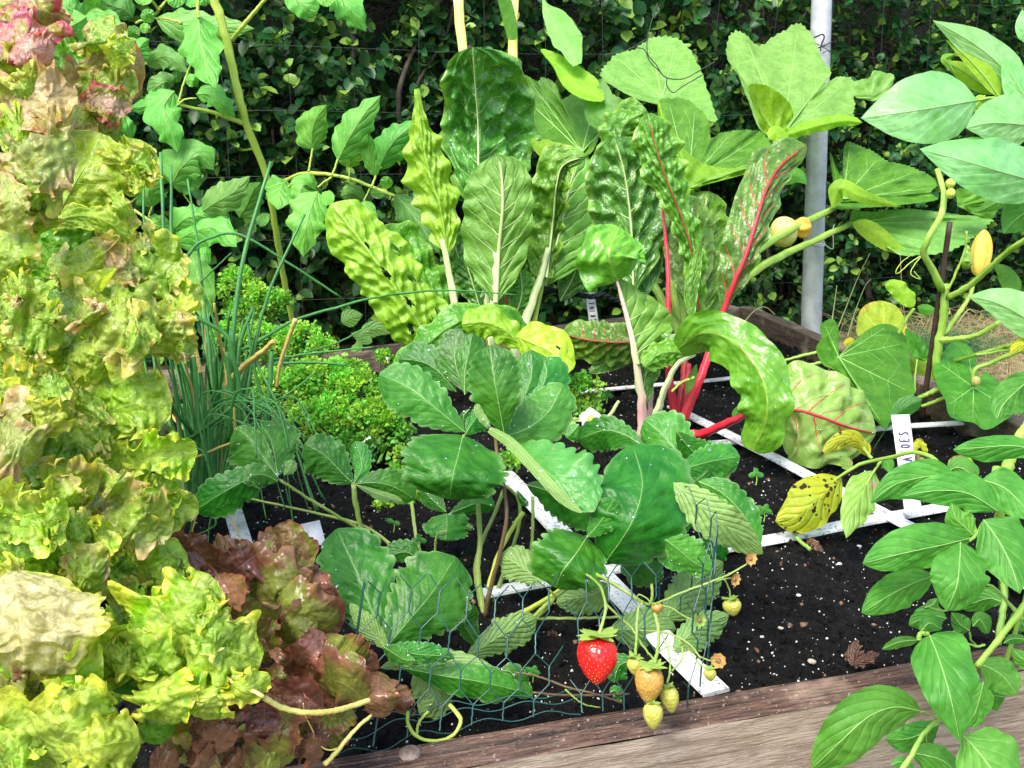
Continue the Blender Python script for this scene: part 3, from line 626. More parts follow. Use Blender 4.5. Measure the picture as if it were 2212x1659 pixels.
M_['squash_pale'] = leafmat('pale_squash_leaf', (.16, .38, .06), (.22, .46, .10), None, 5, .3, .1, .03, .5, .34, bump=.35, pil=.1, fine=260, mott=.32, bl=(120, .5))
M_['squash_under'] = leafmat('squash_underside', (.20, .42, .02), (.26, .48, .03), None, 5, .3, .1, .03, .6, .42, bump=.3, pil=.1, fine=260, mott=.32, bl=(120, .5))
M_['squash_yell'] = leafmat('yellowing_squash_leaf', (.26, .38, .02), (.32, .40, .03), None, 5, .3, .1, .03, .5, .36, bump=.4, pil=.1, edge=(.4, .33, .03), fine=260, mott=.32, bl=(120, .5))
M_['bean'] = leafmat('pale_bean_leaf', (.17, .44, .11), (.25, .54, .19), (0.351, 0.566, 0.243), 5, .5, .05, .025, .32, .2, bump=.3, pil=.5, fine=160, spec=.7, mott=.22)
M_['tomato'] = leafmat('tomato_leaf', (.085, .33, .03), (.145, .43, .06), (0.240, 0.493, 0.121), 5, .45, .08, .03, .48, .26, bump=.5, fine=300, mott=.22)
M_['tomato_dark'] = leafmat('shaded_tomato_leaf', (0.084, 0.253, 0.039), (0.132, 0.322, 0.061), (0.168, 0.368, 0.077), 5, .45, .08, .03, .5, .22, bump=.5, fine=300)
M_['potato'] = leafmat('potato_leaf', (.055, .235, .02), (.09, .31, .038), (.17, .38, .09), 5, .55, .06, .028, .56, .30, bump=.38, pil=.6, fine=260, mott=.22)
M_['yellow'] = leafmat('yellow_blighted_leaf', (.42, .40, .01), (.34, .42, .03), (.36, .44, .06), 5, .5, .06, .03, .45, .3, bump=.5, spots=((.05, .024, .01), 150, 0), fine=260)
M_['yellow_plain'] = leafmat('yellow_leaf', (.48, .46, .01), (.40, .44, .02), (.45, .48, .06), 5, .5, .06, .03, .45, .3, bump=.5, fine=260, patch=(.16, .07, .02), patch_lo=.62, patch_hi=.66, patch_scale=60)
M_['spotgreen'] = leafmat('pale_spotted_leaf', (.20, .38, .05), (.26, .44, .09), (.26, .42, .1), 5, .5, .06, .03, .45, .3, bump=.5, spots=((.34, .25, .16), 90, 0), fine=260)
M_['straw'] = leafmat('strawberry_leaf', (.017, .125, .007), (.038, .19, .013), (0.051, 0.183, 0.025), 8, .42, .06, .028, .42, .16, bump=.3, pil=.35, bl=(260, .5), edge=(0.119, 0.255, 0.072), edge_at=.93, fine=380, spec=.38, mott=.22)
M_['straw_lite'] = leafmat('lighter_strawberry_leaf', (.032, .19, .016), (.062, .26, .03), (0.075, 0.254, 0.056), 8, .42, .06, .028, .42, .2, bump=.3, pil=.35, bl=(260, .5), edge=(0.150, 0.328, 0.112), edge_at=.93, fine=380, spec=.38, mott=.22)  # lighter green; on shiny leaflets it puts the sheen into the colour
M_['straw_under'] = leafmat('strawberry_underside', (.17, .31, .08), (.22, .37, .11), (.26, .41, .14), 8, .42, .07, .03, .6, .25, bump=.45, fine=380)
M_['straw_burnt'] = leafmat('brown_spotted_strawberry_leaf', (.055, .22, .03), (.09, .28, .045), (.11, .31, .06), 8, .42, .06, .03, .42, .2, bump=.3, pil=.35, bl=(260, .5), patch=(.36, .17, .05), patch_lo=.68, patch_hi=.71, patch_scale=45, fine=380, spec=.6)
def lett(name, a, b, patch, lo, hi, edge=None, rough=.32, trans=.38, sc=20, spec=.5, bmp=.95):
    return leafmat(name, a, b, tuple(min(1, x * 1.12 + .02) for x in b), 4, .55, .04, .02, rough, trans, tcol=(1, 1, .35), bump=bmp, pil=.1, bl=(105, 1.5), bdist=.003, patch=patch, patch_scale=sc, patch_lo=lo, patch_hi=hi, edge=edge, edge_at=.88, fine=240, spec=spec, var=.12, mott=.6)
M_['lime'] = lett('lime_lettuce', (.20, .40, .025), (.35, .52, .06), (0.456, 0.501, 0.084), .50, .70, edge=(0.517, 0.659, 0.084))
M_['limetan'] = lett('lime_tan_lettuce', (.24, .41, .04), (.38, .51, .08), (.44, .34, .17), .52, .70, edge=(0.547, 0.516, 0.126))
M_['tanlime'] = lett('rosy_edged_lettuce', (.25, .36, .06), (.38, .44, .12), (0.510, 0.386, 0.189), .48, .66, edge=(0.530, 0.396, 0.170))
M_['tan'] = lett('tan_lettuce', (0.426, 0.346, 0.127), (0.527, 0.415, 0.218), (0.284, 0.356, 0.036), .54, .68, edge=(0.507, 0.296, 0.164), rough=.26)
M_['tanbig'] = lett('blistered_tan_lettuce', (.40, .36, .16), (.50, .46, .25), (0.264, 0.429, 0.033), .50, .66, edge=(0.480, 0.468, 0.110), rough=.26, sc=13)
M_['pink'] = lett('pink_lettuce', (0.508, 0.208, 0.199), (0.575, 0.374, 0.309), (0.354, 0.374, 0.066), .46, .62, edge=(0.552, 0.104, 0.177), sc=22)
M_['brown'] = lett('bronze_lettuce', (0.276, 0.170, 0.070), (0.404, 0.276, 0.130), (0.234, 0.297, 0.035), .46, .60, edge=(0.489, 0.191, 0.140), sc=24)
M_['greenin'] = lett('inner_green_lettuce', (0.088, 0.243, 0.007), (0.156, 0.354, 0.013), (0.273, 0.309, 0.036), .58, .75)  # dark green, with the shade of inner gaps put into the colour
M_['yellet'] = lett('yellow_lettuce', (.30, .46, .04), (.45, .56, .09), (0.259, 0.465, 0.011), .48, .64, edge=(0.646, 0.673, 0.078))
M_['redlet'] = lett('red_brown_lettuce', (.16, .062, .038), (.25, .12, .075), (0.158, 0.105, 0.026), .60, .75, rough=.24, trans=.18, edge=(0.256, 0.079, 0.053), spec=.6, bmp=.5)
M_['olive'] = lett('olive_lettuce', (0.150, 0.160, 0.030), (0.240, 0.276, 0.050), (0.200, 0.090, 0.045), .46, .6, rough=.3, trans=.25, edge=(0.260, 0.128, 0.070), bmp=.5)
def stm(name, a, b, scale=25, rough=.42, trans=0, **k): return simple(name, a, b, scale, rough, .4, 500, trans=trans, **k)
T_ = {'white': stm('pale_chard_stalk', (.42, .54, .22), (.55, .62, .34)), 'green': stm('green_stalk', (.16, .32, .04), (.24, .42, .07)), 'lime': stm('lime_stalk', (.32, .46, .05), (.42, .54, .08)),
      'red': stm('red_chard_stalk', (.48, .015, .03), (.62, .04, .06), rough=.28), 'redvein': stm('red_vein', (.30, .02, .03), (.42, .04, .05)), 'pink': stm('pink_white_stalk', (.60, .34, .32), (.62, .55, .36), 9), 'pale': stm('pale_vein', (.42, .56, .20), (.48, .60, .26)), 'veinlt': stm('light_leaf_vein', (.22, .42, .10), (.28, .48, .14)),
      'squash': stm('hairy_squash_stem', (.19, .36, .04), (.30, .46, .07), 40), 'yel': stm('yellow_stem', (.72, .62, .14), (.80, .70, .22)), 'brown': stm('brown_stem', (.09, .05, .03), (.15, .11, .04)),
      'strawst': stm('strawberry_stalk', (.18, .30, .05), (.28, .36, .10), 30), 'chive': stm('chive_blade', (.055, .24, .05), (.10, .34, .08), 20, .4, .2), 'chivey': stm('dead_yellow_blade', (.50, .42, .08), (.62, .46, .16), 40), 'pinkvein': stm('pinkish_vein', (.42, .30, .22), (.5, .40, .28))}

# ---------------------------------------------------------------- two tall yellow stems behind the chard, with hanging pale leaves
tile(1, 0)
tp = thing('tall_stemmed_plant', 'two pale yellow stems with narrow lime leaves rising behind the crinkled chard', 'plant', G(1080 * 3 - 2212, 900 * 3 - 1659 + 800))
tp.location = tuple(W(1100., 2400., 1.62))
stem(tp, [(755, -60), (768, 120), (790, 330), (830, 900), (900, 1700), (1000, 2500)], [1.66, 1.64, 1.62], 62, 55, T_['yel'])
stem(tp, [(1118, -60), (1115, 200), (1112, 500), (1110, 1100), (1090, 1800), (1060, 2500)], [1.66, 1.64, 1.62], 64, 64, T_['yel'])
leaf(tp, [(1112, 260), (1085, 120), (1050, -20), (1010, -200)], 42, 48, [1.63, 1.55], M_['squash_pale'], 'strap', .2, .6, nu=24, nv=5)
leaf(tp, [(1300, -30), (1335, 60), (1400, 150), (1470, 270), (1530, 420)], 95, 90, [1.66, 1.58], M_['squash_pale'], [(0, .05), (.12, .15), (.25, .6), (.45, 1), (.7, 1), (.85, .7), (1, .3)], .3, .2, nu=28, nv=6, rip=.1)
stem(tp, [(1300, -30), (1250, -120), (1115, -200)], 1.66, 10, 18, T_['yel'])

# ---------------------------------------------------------------- courgette plant behind the chards
tile(2, 0)
cg = thing('courgette_plant', 'courgette plant with huge lobed leaves reaching past the grey pole', 'courgette plant', (0, 0, 0)); cg.location = tuple(G(60, 1659 + 620))
def flat(pts, dz): return [(x, y, dz(x, y)) for x, y in pts]
S9 = (1.1, .35, [0.5, 2.5, 4.5, 6.5, 8.5])
# leaf against the hedge, pale
fan(cg, (2080 - 2212, 640), flat([(-530, 500), (-515, 440), (-430, 350), (-320, 320), (-210, 250), (-90, 235), (20, 290), (110, 440), (180, 640), (215, 790), (30, 720), (-150, 680), (-300, 640), (-450, 560)], lambda x, y: .0006 * (600 - y)), 1.78, M_['squash_pale'], cup=.1, ser=(46, .05), rib=(5.0, 2.0, [2, 4, 5.6, 7, 9]), ribmat=T_['veinlt'], pk=.03)
# the upright pair right of the crinkled chard
fan(cg, (1560 - 2212, 985), flat([(x - 2212, y) for x, y in [(1160, 730), (1100, 475), (1200, 490), (1270, 525), (1310, 500), (1390, 545), (1430, 640), (1560, 560), (1690, 510), (1745, 600), (1845, 660), (1780, 745), (1690, 850), (1620, 990), (1500, 1030), (1430, 1055), (1300, 960), (1210, 880)]], lambda x, y: .00035 * (900 - y)), 1.62, M_['squash'], cup=.12, ser=(60, .03), rib=(5.0, 2.0, [0.6, 2, 5, 8, 10.2, 12]), ribmat=T_['veinlt'], pk=.04, nr=18, nt=150)
fan(cg, (1500 - 2212, 500), flat([(x - 2212, y) for x, y in [(1290, 320), (1400, 345), (1480, 395), (1560, 440), (1660, 520), (1700, 650), (1560, 640), (1440, 560), (1370, 430)]], lambda x, y: .0003 * (500 - y)), 1.60, M_['squash_under'], cup=.1, ser=(50, .03), nr=8, nt=80)
leaf(cg, [(1700 - 2212, 850), (1660 - 2212, 700), (1690 - 2212, 600), (1700 - 2212, 515)], 90, 110, [1.56, 1.58], M_['squash'], 'ovate', .5, -.3, ser=(14, .05))
leaf(cg, [(1480 - 2212, 1060), (1380 - 2212, 1000), (1290 - 2212, 950), (1230 - 2212, 900)], 60, 70, [1.55, 1.55], M_['squash_under'], 'ellip', .2, .4, ser=(12, .06))
# top leaf in front of the pole
fan(cg, (650, 870), flat([(510, 850), (420, 640), (345, 450), (285, 370), (310, 215), (400, 215), (490, 292), (640, 205), (765, 152), (850, 250), (890, 350), (962, 470), (915, 540), (1010, 497), (1100, 520), (1115, 680), (1110, 755), (1162, 795), (1000, 822), (850, 860), (660, 895)], lambda x, y: .00045 * (870 - y)), 1.70, M_['squash_pale'], cup=.08, ser=(70, .035), nr=18, nt=160, rib=(5.0, 1.8, [2.8, 5, 8, 11, 14, 16]), ribmat=T_['veinlt'], pk=.03)  # pale green paints the sky's reflection into this leaf's colour
fan(cg, (600, 880), flat([(525, 860), (470, 720), (425, 560), (520, 548), (610, 590), (690, 665), (718, 745), (690, 800), (640, 875)], lambda x, y: -.00012 * (870 - y)), 1.675, M_['squash_under'], cup=.15, ser=(30, .02), nr=10, nt=80, rib=(3.3, 1.5, [2.2, 4.5, 6.2]), ribmat=T_['veinlt'])
leaf(cg, [(640, 885), (760, 850), (900, 810), (1050, 785), (1160, 795)], 48, 40, [1.67, 1.68], M_['squash_under'], 'strap', .3, .8, ser=(26, .1), ruf=(5, .2))
# cupped middle leaf
fan(cg, (40, 1180), flat([(-60, 1020), (-110, 800), (-150, 650), (0, 638), (90, 690), (165, 770), (185, 890), (250, 860), (340, 845), (440, 842), (530, 868), (585, 960), (640, 1010), (560, 1060), (400, 1085), (200, 1140), (40, 1225)], lambda x, y: .0004 * (1180 - y)), 1.50, M_['squash'], cup=.1, ser=(60, .035), nr=16, nt=140, rib=(4.4, 1.5, [2.5, 4, 8, 10, 12]), ribmat=T_['veinlt'], pk=.04)
fan(cg, (10, 1235), flat([(-60, 1180), (-120, 1040), (-150, 850), (-160, 650), (-90, 790), (-30, 900), (60, 1010), (180, 1072), (340, 1088), (500, 1060), (640, 995), (600, 1065), (480, 1110), (300, 1145), (150, 1195), (60, 1235)], lambda x, y: .00008 * (1235 - y)), 1.40, M_['squash_under'], cup=-.12, ser=(60, .03), nr=12, nt=120, rib=(5, 2, [1.5, 4.5, 8]), ribmat=T_['veinlt'], pk=.02)
leaf(cg, [(560, 900), (600, 860), (640, 900), (655, 980)], 50, 60, 1.52, M_['squash_under'], 'round', ser=(8, .1))
leaf(cg, [(640, 1190), (700, 1140), (760, 1150), (805, 1195)], 60, 55, 1.62, M_['squash'], 'ovate', ser=(9, .12))
# right-hand cupped leaf on its thick stalk
fan(cg, (1040, 1290), flat([(975, 1180), (955, 985), (1030, 1140), (1050, 935), (1140, 940), (1240, 985), (1340, 1045), (1480, 1078), (1590, 1130), (1652, 1190), (1610, 1245), (1645, 1295), (1450, 1325), (1200, 1345), (985, 1345)], lambda x, y: .0004 * (1290 - y)), 1.66, M_['squash'], cup=.12, ser=(60, .04), nr=16, nt=130, rib=(4.4, 1.5, [3.5, 5.5, 7.5, 9.5]), ribmat=T_['veinlt'], pk=.05)
leaf(cg, [(975, 1345), (1020, 1220), (1150, 1270), (1280, 1310), (1420, 1340)], 60, 50, [1.62, 1.60, 1.64], M_['squash_under'], [(0, .2), (.15, 1), (.4, .95), (.7, .6), (1, .05)], .4, .4, ser=(20, .05), nu=40)
fan(cg, (1090, 1450), flat([(1095, 1370), (1250, 1372), (1450, 1352), (1640, 1370), (1830, 1395), (2010, 1405), (1960, 1480), (1880, 1545), (1740, 1625), (1540, 1655), (1380, 1640), (1290, 1500), (1180, 1462)], lambda x, y: .0003 * (1450 - y)), 1.70, M_['squash_pale'], cup=.05, ser=(50, .04), nr=12, nt=120, rib=(3.9, 1.5, [3, 5.5, 8]), ribmat=T_['veinlt'])
leaf(cg, [(1095, 1440), (1200, 1480), (1330, 1570), (1470, 1660)], 60, 70, 1.66, M_['squash_under'], 'ovate', .3, .3, ser=(14, .05))
fan(cg, (1780, 1340), flat([(1770, 1230), (1900, 1225), (2060, 1240), (2150, 1275), (2060, 1340), (2000, 1420), (1880, 1380)], lambda x, y: 0), 1.64, M_['squash'], ser=(30, .06), nr=8, nt=60)
fan(cg, (1230, 620), flat([(1100, 540), (1150, 515), (1210, 500), (1240, 455), (1310, 470), (1372, 490), (1345, 570), (1260, 650), (1180, 645), (1110, 620)], lambda x, y: 0), 1.72, M_['squash_pale'], ser=(24, .05), nr=8, nt=60)
stem(cg, [(985, 1345), (880, 1400), (700, 1490), (560, 1570), (380, 1700), (180, 1900), (60, 2200)], [1.66, 1.55, 1.45, 1.42], 36, 90, T_['squash'], sides=12)
stem(cg, [(1090, 1450), (900, 1540), (700, 1630), (500, 1740), (250, 1950), (60, 2250)], [1.70, 1.55, 1.45, 1.40], 34, 70, T_['squash'], sides=12)
stem(cg, [(640, 880), (560, 1150), (380, 1450), (200, 1900), (60, 2250)], [1.68, 1.6, 1.5, 1.42], 32, 70, T_['squash'])
stem(cg, [(20, 1230), (-10, 1500), (0, 1900), (50, 2250)], [1.5, 1.5, 1.42], 40, 70, T_['squash'])
stem(cg, [(-640, 1000), (-400, 1500), (-100, 2000), (40, 2280)], [1.62, 1.6, 1.44], 40, 60, T_['squash'])
stem(cg, [(-130, 650), (-100, 1300), (-60, 1900), (30, 2250)], [1.78, 1.7, 1.48], 34, 50, T_['squash'])
# closed courgette flower hanging by the pole
def blob(par, c, rx, ry, rz, d, mat, name, ribs=0, rib_a=.05, n=20, m=28, ax=(0, 1), point=1.0, top=1.0):
    """solid of revolution-like body: c tile px, rx/ry half sizes in px along the axis direction ax and across it"""
    s = d / TL[2] / FOC; C = W(float(c[0]), float(c[1]), float(d)); a = np.array(ax, float); a /= np.linalg.norm(a)
    A = XX * a[0] - UP * a[1]; B = XX * -a[1] - UP * a[0]; Z = np.cross(A, B); Z /= np.linalg.norm(Z)
    t = np.linspace(0, pi, n); q = np.linspace(0, 2 * pi, m, endpoint=False)
    r = np.sin(t) ** .85; r = r * (1 + (top - 1) * (1 + np.cos(t)) / 2) * np.where(t > pi / 2, np.abs(np.sin(t)) ** (point - 1), 1)
    rr = r[:, None] * (1 + rib_a * np.cos(q * ribs)[None] if ribs else 1)
    P = C + (-np.cos(t) * ry * s)[:, None, None] * A + (rr * np.cos(q)[None] * rx * s)[..., None] * B + (rr * np.sin(q)[None] * rz * s)[..., None] * Z
    return mesh(name, P, grid_faces(n, m, wrap=True), mat, par)
flm = simple('pale_yellow_petal', (.70, .58, .16), (.62, .66, .30), 40, .5, .2, 200, trans=.3); orm = simple('orange_petal', (.72, .42, .05), (.78, .55, .12), 60, .5, .3, 200, trans=.3)
fl = blob(cg, (655, 1502), 96, 88, 85, 1.60, flm, 'flower', 12, .05, ax=(1, .1)); fo = blob(None, (775, 1472), 60, 58, 55, 1.60, orm, 'petals', 5, .22, ax=(1, -.2), point=1.2); fo.parent = fl
fl2 = blob(cg, (1938, 1640), 62, 155, 58, 1.28, simple('yellow_orange_petal', (.72, .50, .06), (.66, .58, .12), 50, .5, .25, 200, trans=.3), 'flower', 7, .10, ax=(.12, -1), point=1.5)

# ---------------------------------------------------------------- pumpkin vine at the right end
tile(2, 1)
pv = thing('pumpkin_vine', 'yellow green pumpkin vine with rounded leaves trailing over the right end of the bed', 'pumpkin vine', (0, 0, 0)); pv.location = tuple(G(1680, 850))
fl2.parent = pv; fl2.matrix_parent_inverse = pv.matrix_basis.inverted(); fl2.name = 'flower'
fan(pv, (1290, 500), flat([(1140, 520), (1133, 420), (1160, 340), (1230, 297), (1320, 295), (1400, 340), (1440, 420), (1450, 520), (1300, 560)], lambda x, y: .0003 * (500 - y)), 1.52, M_['squash_yell'], cup=.1, ser=(36, .02), nr=10, nt=80, rib=(2.8, 1.0, [2, 4, 6]), ribmat=T_['lime'])
fan(pv, (1012, 655), flat([(905, 700), (865, 600), (900, 530), (890, 450), (960, 408), (1005, 445), (1012, 520), (1005, 600), (1030, 640), (1060, 600), (1130, 530), (1240, 455), (1330, 440), (1410, 480), (1460, 570), (1475, 720), (1500, 900), (1400, 985), (1350, 1060), (1310, 1120), (1210, 1010), (1100, 850), (980, 740)], lambda x, y: .0005 * (700 - y)), 1.36, M_['squash'], cup=-.06, ser=(90, .02), nr=16, nt=170, rib=(3.3, 1.2, [3.5, 10, 12.2, 14, 16, 19]), ribmat=T_['veinlt'], pk=.02)
fan(pv, (1885, 850), flat([(1915, 770), (1905, 680), (1870, 600), (1800, 553), (1730, 570), (1670, 650), (1630, 730), (1650, 840), (1700, 930), (1725, 1030), (1790, 1065), (1880, 1080), (1960, 1127), (2050, 1090), (2150, 1010), (2160, 900), (2060, 820), (1960, 750), (1930, 800)], lambda x, y: .0004 * (850 - y)), 1.22, M_['squash'], cup=-.05, ser=(60, .015), nr=14, nt=140, rib=(3.3, 1.2, [2.5, 5.5, 8.5, 11, 14]), ribmat=T_['veinlt'])
fan(pv, (1540, 660), flat([(1440, 480), (1500, 500), (1570, 560), (1600, 640), (1570, 680), (1480, 640)], lambda x, y: 0), 1.42, M_['squash'], ser=(16, .04), nr=8, nt=50)
leaf(pv, [(1470, 670), (1520, 700), (1590, 770), (1580, 800)], 70, 60, 1.46, M_['squash_under'], 'round')
leaf(pv, [(1500, 325), (1430, 250), (1370, 200), (1310, 190)], 60, 62, 1.40, M_['squash_under'], 'round', ruf=(2, .2)); leaf(pv, [(1520, 330), (1580, 350), (1640, 350)], 38, 35, 1.38, M_['squash'], 'ellip')
leaf(pv, [(1230, 1260), (1320, 1120), (1400, 1010), (1550, 930)], 70, 60, [1.2, 1.18], M_['straw_lite'], [(0, .03), (.35, .05), (.55, .5), (.75, 1), (.9, .8), (1, .1)], .3, .3)
leaf(pv, [(1110, 540), (1080, 560), (1045, 580)], 30, 30, 1.42, M_['yellow_plain'], 'round')
V_ST = [([(1650, -560), (1690, -410), (1680, -280), (1600, -130), (1560, -20), (1620, 90), (1680, 220)], [1.25, 1.2, 1.25], 42, 60), ([(1700, 180), (1690, 380), (1660, 560), (1640, 700), (1680, 850)], [1.25, 1.3], 62, 66),
        ([(1720, 270), (1860, 190), (2000, 70), (2120, -40), (2260, -130)], [1.25, 1.1], 50, 44), ([(1690, 510), (1790, 370), (1860, 260), (1890, 150)], [1.28, 1.28], 44, 30), ([(1640, 545), (1800, 535), (1930, 500), (2050, 430)], [1.28, 1.2], 52, 36),
        ([(1720, 690), (1900, 640), (2120, 580), (2250, 520)], [1.3, 1.15], 30, 40), ([(1885, 850), (1890, 740), (2000, 690), (2212, 600), (2300, 560)], [1.22, 1.2, 1.15], 30, 42), ([(1500, 930), (1600, 890), (1700, 840)], [1.32, 1.3], 30, 55), ([(1400, 500), (1450, 410), (1500, 340)], [1.42, 1.4], 30, 24),
        ([(1505, 890), (1505, 780), (1520, 670)], [1.38, 1.4], 18, 16), ([(1545, 975), (1620, 950), (1700, 915)], [1.3, 1.28], 26, 34), ([(620, 690), (740, 655), (870, 625), (1000, 600)], [1.42, 1.4], 26, 32), ([(640, 740), (900, 690), (1010, 660)], [1.4, 1.36], 24, 30), ([(1720, 220), (1770, 110), (1830, -40), (1840, -160)], [1.25, 1.22], 22, 18)]
for pts, d, a, b in V_ST: stem(pv, pts, d, a * .78, b * .78, T_['squash'], sides=10)
stem(pv, [(1560, -10), (1480, 40), (1400, 110), (1380, 105), (1420, 40), (1500, -20)], 1.3, 8, 5, T_['lime'], 'tendril', n=40); stem(pv, [(1600, -60), (1500, 60), (1480, 120), (1540, 150), (1500, 100)], 1.3, 8, 5, T_['lime'], 'tendril', n=40)
for k, (x, y) in enumerate(((1735, -470), (1735, -405))): blob(pv, (x, y), 34, 30, 30, 1.2, T_['lime'], 'bud', 5, .05, ax=(1, .2))
blob(pv, (1900, 810), 26, 32, 26, 1.2, simple('dried_bud', (.4, .34, .1), (.3, .3, .1), 100, .7), 'bud', 8, .1)
stem(pv, [(1840, -60), (1840, 60)], 1.25, 30, 60, T_['green'], 'bud')

# ---------------------------------------------------------------- dark stick holding up the vine
full()
sb = G(1992, 898); st_ = thing('plant_stake', 'thin dark brown stake pushed into soil beside the pumpkin vine', 'stake', sb)
q = np.array([sb + (W(2052., 480., 1.22) - sb) * s for s in np.linspace(-.04, 1, 20)]); v, f = tube_vf(q, .0042, .0038, 10); mesh('shaft', v, f, simple('dark_brown_stick', (.035, .018, .014), (.06, .035, .028), 60, .6, .4), st_)

# ---------------------------------------------------------------- white stemmed chard
tile(1, 0)
cw = thing('white_stemmed_chard', 'chard with pale green stalks and crinkled leaves standing left of the red stemmed one', 'chard plant', (0, 0, 0)); cw.location = tuple(G(1020, 2440))
leaf(cw, [(900, 1420), (888, 1060), (885, 800), (868, 560), (850, 306)], 200, 335, [1.50, 1.52, 1.54, 1.50, 1.44], M_['chard_dark'], 'chard', .25, .35, .12, pk=(8, .28, .14, .16), ruf=(4, .10), rib=(8, 3), veins=(6, .16, 2.2), ribmat=T_['pale'], nu=80, nv=20, rip=.06)
leaf(cw, [(1330, 1800), (1375, 1400), (1395, 1200), (1440, 1070), (1590, 1010)], 150, 60, [1.48, 1.5, 1.46, 1.44], M_['chard'], 'strap', .3, .3, .2, pk=(8, .4, .2, .12), ruf=(6, .25), nu=60, nv=14, rip=.1, rib=(10, 3), ribmat=T_['pale'])
leaf(cw, [(1320, 1850), (1400, 1560), (1450, 1350), (1500, 1130), (1540, 1000)], 40, 230, [1.50, 1.54], M_['chard_under'], 'chard', .4, .2, .1, pk=(6, .4, .03, .02), nu=50, nv=12, rib=(10, 3), veins=(4, .2, 3), ribmat=T_['pale'])
leaf(cw, [(690, 1640), (640, 1350), (570, 1120), (525, 900), (487, 575)], 125, 120, [1.46, 1.44, 1.42], M_['chard_lime'], [(0, .1), (.1, .7), (.3, .95), (.45, 1), (.6, .85), (.75, .75), (.82, .3), (1, .1)], .5, .2, .2, pk=(8, .4, .2, .14), ruf=(6, .32), nu=70, nv=14, rip=.15)
for mid_, w_, d_, m_ in (([(1080, 1900), (1120, 1650), (1180, 1450), (1250, 1330)], 120, 1.52, 'chard_dark'), ([(820, 1900), (770, 1700), (720, 1560), (640, 1450)], 95, 1.54, 'chard_dark'), ([(1230, 1800), (1240, 1600), (1250, 1400), (1300, 1200)], 130, 1.53, 'chard'), ([(900, 2000), (840, 1800), (790, 1650)], 90, 1.50, 'chard_dark'), ([(1130, 2050), (1170, 1900), (1160, 1750)], 80, 1.47, 'chard'), ([(1420, 1950), (1520, 1750), (1560, 1500)], 90, 1.55, 'chard_dark')):
    leaf(cw, mid_, w_, w_, d_, M_[m_], 'chard', .3, .3, .15, pk=(7, .35, .1, .12), ruf=(4, .15), nu=50, nv=12, rib=(5, 2), ribmat=T_['pale'])
full()
leaf(cw, [(985, 770), (940, 660), (880, 560), (815, 495)], 34, 52, [1.50, 1.52], M_['chard'], 'chard', .2, .3, .15, pk=(8, .4, .14, .1), ruf=(6, .25), nu=60, nv=14, rip=.2)
leaf(cw, [(945, 765), (905, 700), (845, 610), (775, 515), (715, 440)], 58, 62, [1.44, 1.40, 1.40], M_['chard_lime'], 'strap', .3, .3, .25, pk=(9, .3, .10, .09), ruf=(4, .12), nu=110, nv=26, rip=.12, holes=[(.15, .45, .035), (.2, -.35, .03), (.33, .15, .033), (.52, .05, .042), (.42, .62, .045), (.7, .1, .022), (.2, .75, .04), (.6, .75, .04)], label='lime yellow chard leaf full of ragged slug holes')
leaf(cw, [(1000, 770), (970, 700), (955, 640), (985, 600)], 24, 24, 1.53, M_['chard_dark'], 'chard', pk=(6, .4, .2, .1), nu=40, nv=8)
leaf(cw, [(1040, 740), (1045, 690), (1020, 640)], 20, 20, 1.55, M_['chard'], 'ellip', pk=(6, .4, .2, .1)); leaf(cw, [(1100, 745), (1105, 680), (1090, 620)], 24, 22, 1.55, M_['chard_dark'], 'ellip', pk=(6, .4, .2, .1), nu=40, nv=8)
tile(1, 0)
leaf(cw, [(1000, 1960), (1010, 1800), (1022, 1600), (1045, 1350), (1040, 1150), (1017, 1005)], 225, 178, [1.42, 1.42, 1.40, 1.40], M_['chard_under'], 'chard', .15, .15, .08, pk=(6, .45, .05, .03), ruf=(6, .07), nu=70, nv=16, rib=(19, 4), veins=(6, .15, 3.2), ribmat=T_['pale'], label='smooth chard leaf seen from its pale ribbed underside')
tile(1, 1)
leaf(cw, [(1200, 560), (1050, 430), (850, 400), (680, 470), (520, 600), (340, 730)], 95, 95, [1.40, 1.36, 1.34, 1.36], M_['chard'], 'strap', .3, .6, .25, pk=(7, .4, .07, .05), ruf=(4, .2), nu=56, nv=12, rip=.12)
leaf(cw, [(1180, 600), (1060, 480), (930, 430), (780, 440)], 85, 90, [1.33, 1.32], M_['chard_lime'], 'chard', .3, .3, .25, pk=(6, .4, .06, .05), ruf=(4, .2), nu=50, nv=12, rip=.15)
leaf(cw, [(1130, 520), (1250, 570), (1380, 640), (1450, 780)], 135, 110, [1.33, 1.30, 1.27], M_['chard_lime'], 'round', .3, .2, .25, pk=(6, .4, .05, .05), ruf=(3, .12), nu=60, nv=14, rip=.1, holes=[(.62, -.35, .025)], rib=(5, 2), ribmat=T_['lime'])
for pts, d, a, b, m in (([(655, -110), (690, 60), (720, 220), (760, 420), (900, 700)], [1.46, 1.46], 34, 62, 'white'), ([(1010, -20), (1000, 150), (990, 360), (1000, 640)], [1.42, 1.44], 46, 70, 'white'), ([(1340, -50), (1300, 120), (1250, 260), (1180, 480), (1110, 700)], [1.48, 1.46], 30, 78, 'white'),
                       ([(1330, 60), (1290, 240), (1240, 470), (1150, 720)], [1.5, 1.47], 26, 36, 'lime'), ([(1120, 130), (1140, 300), (1125, 460), (1080, 700)], [1.55, 1.5], 12, 22, 'redvein'), ([(620, 500), (760, 640), (950, 760)], [1.42, 1.44], 30, 40, 'white'), ([(890, -200), (930, 200), (980, 640)], [1.54, 1.48], 34, 44, 'white'), ([(1060, 250), (1110, 420)], 1.52, 10, 16, 'redvein')):
    stem(cw, pts, d, a, b, T_[m], 'stalk', sides=10)

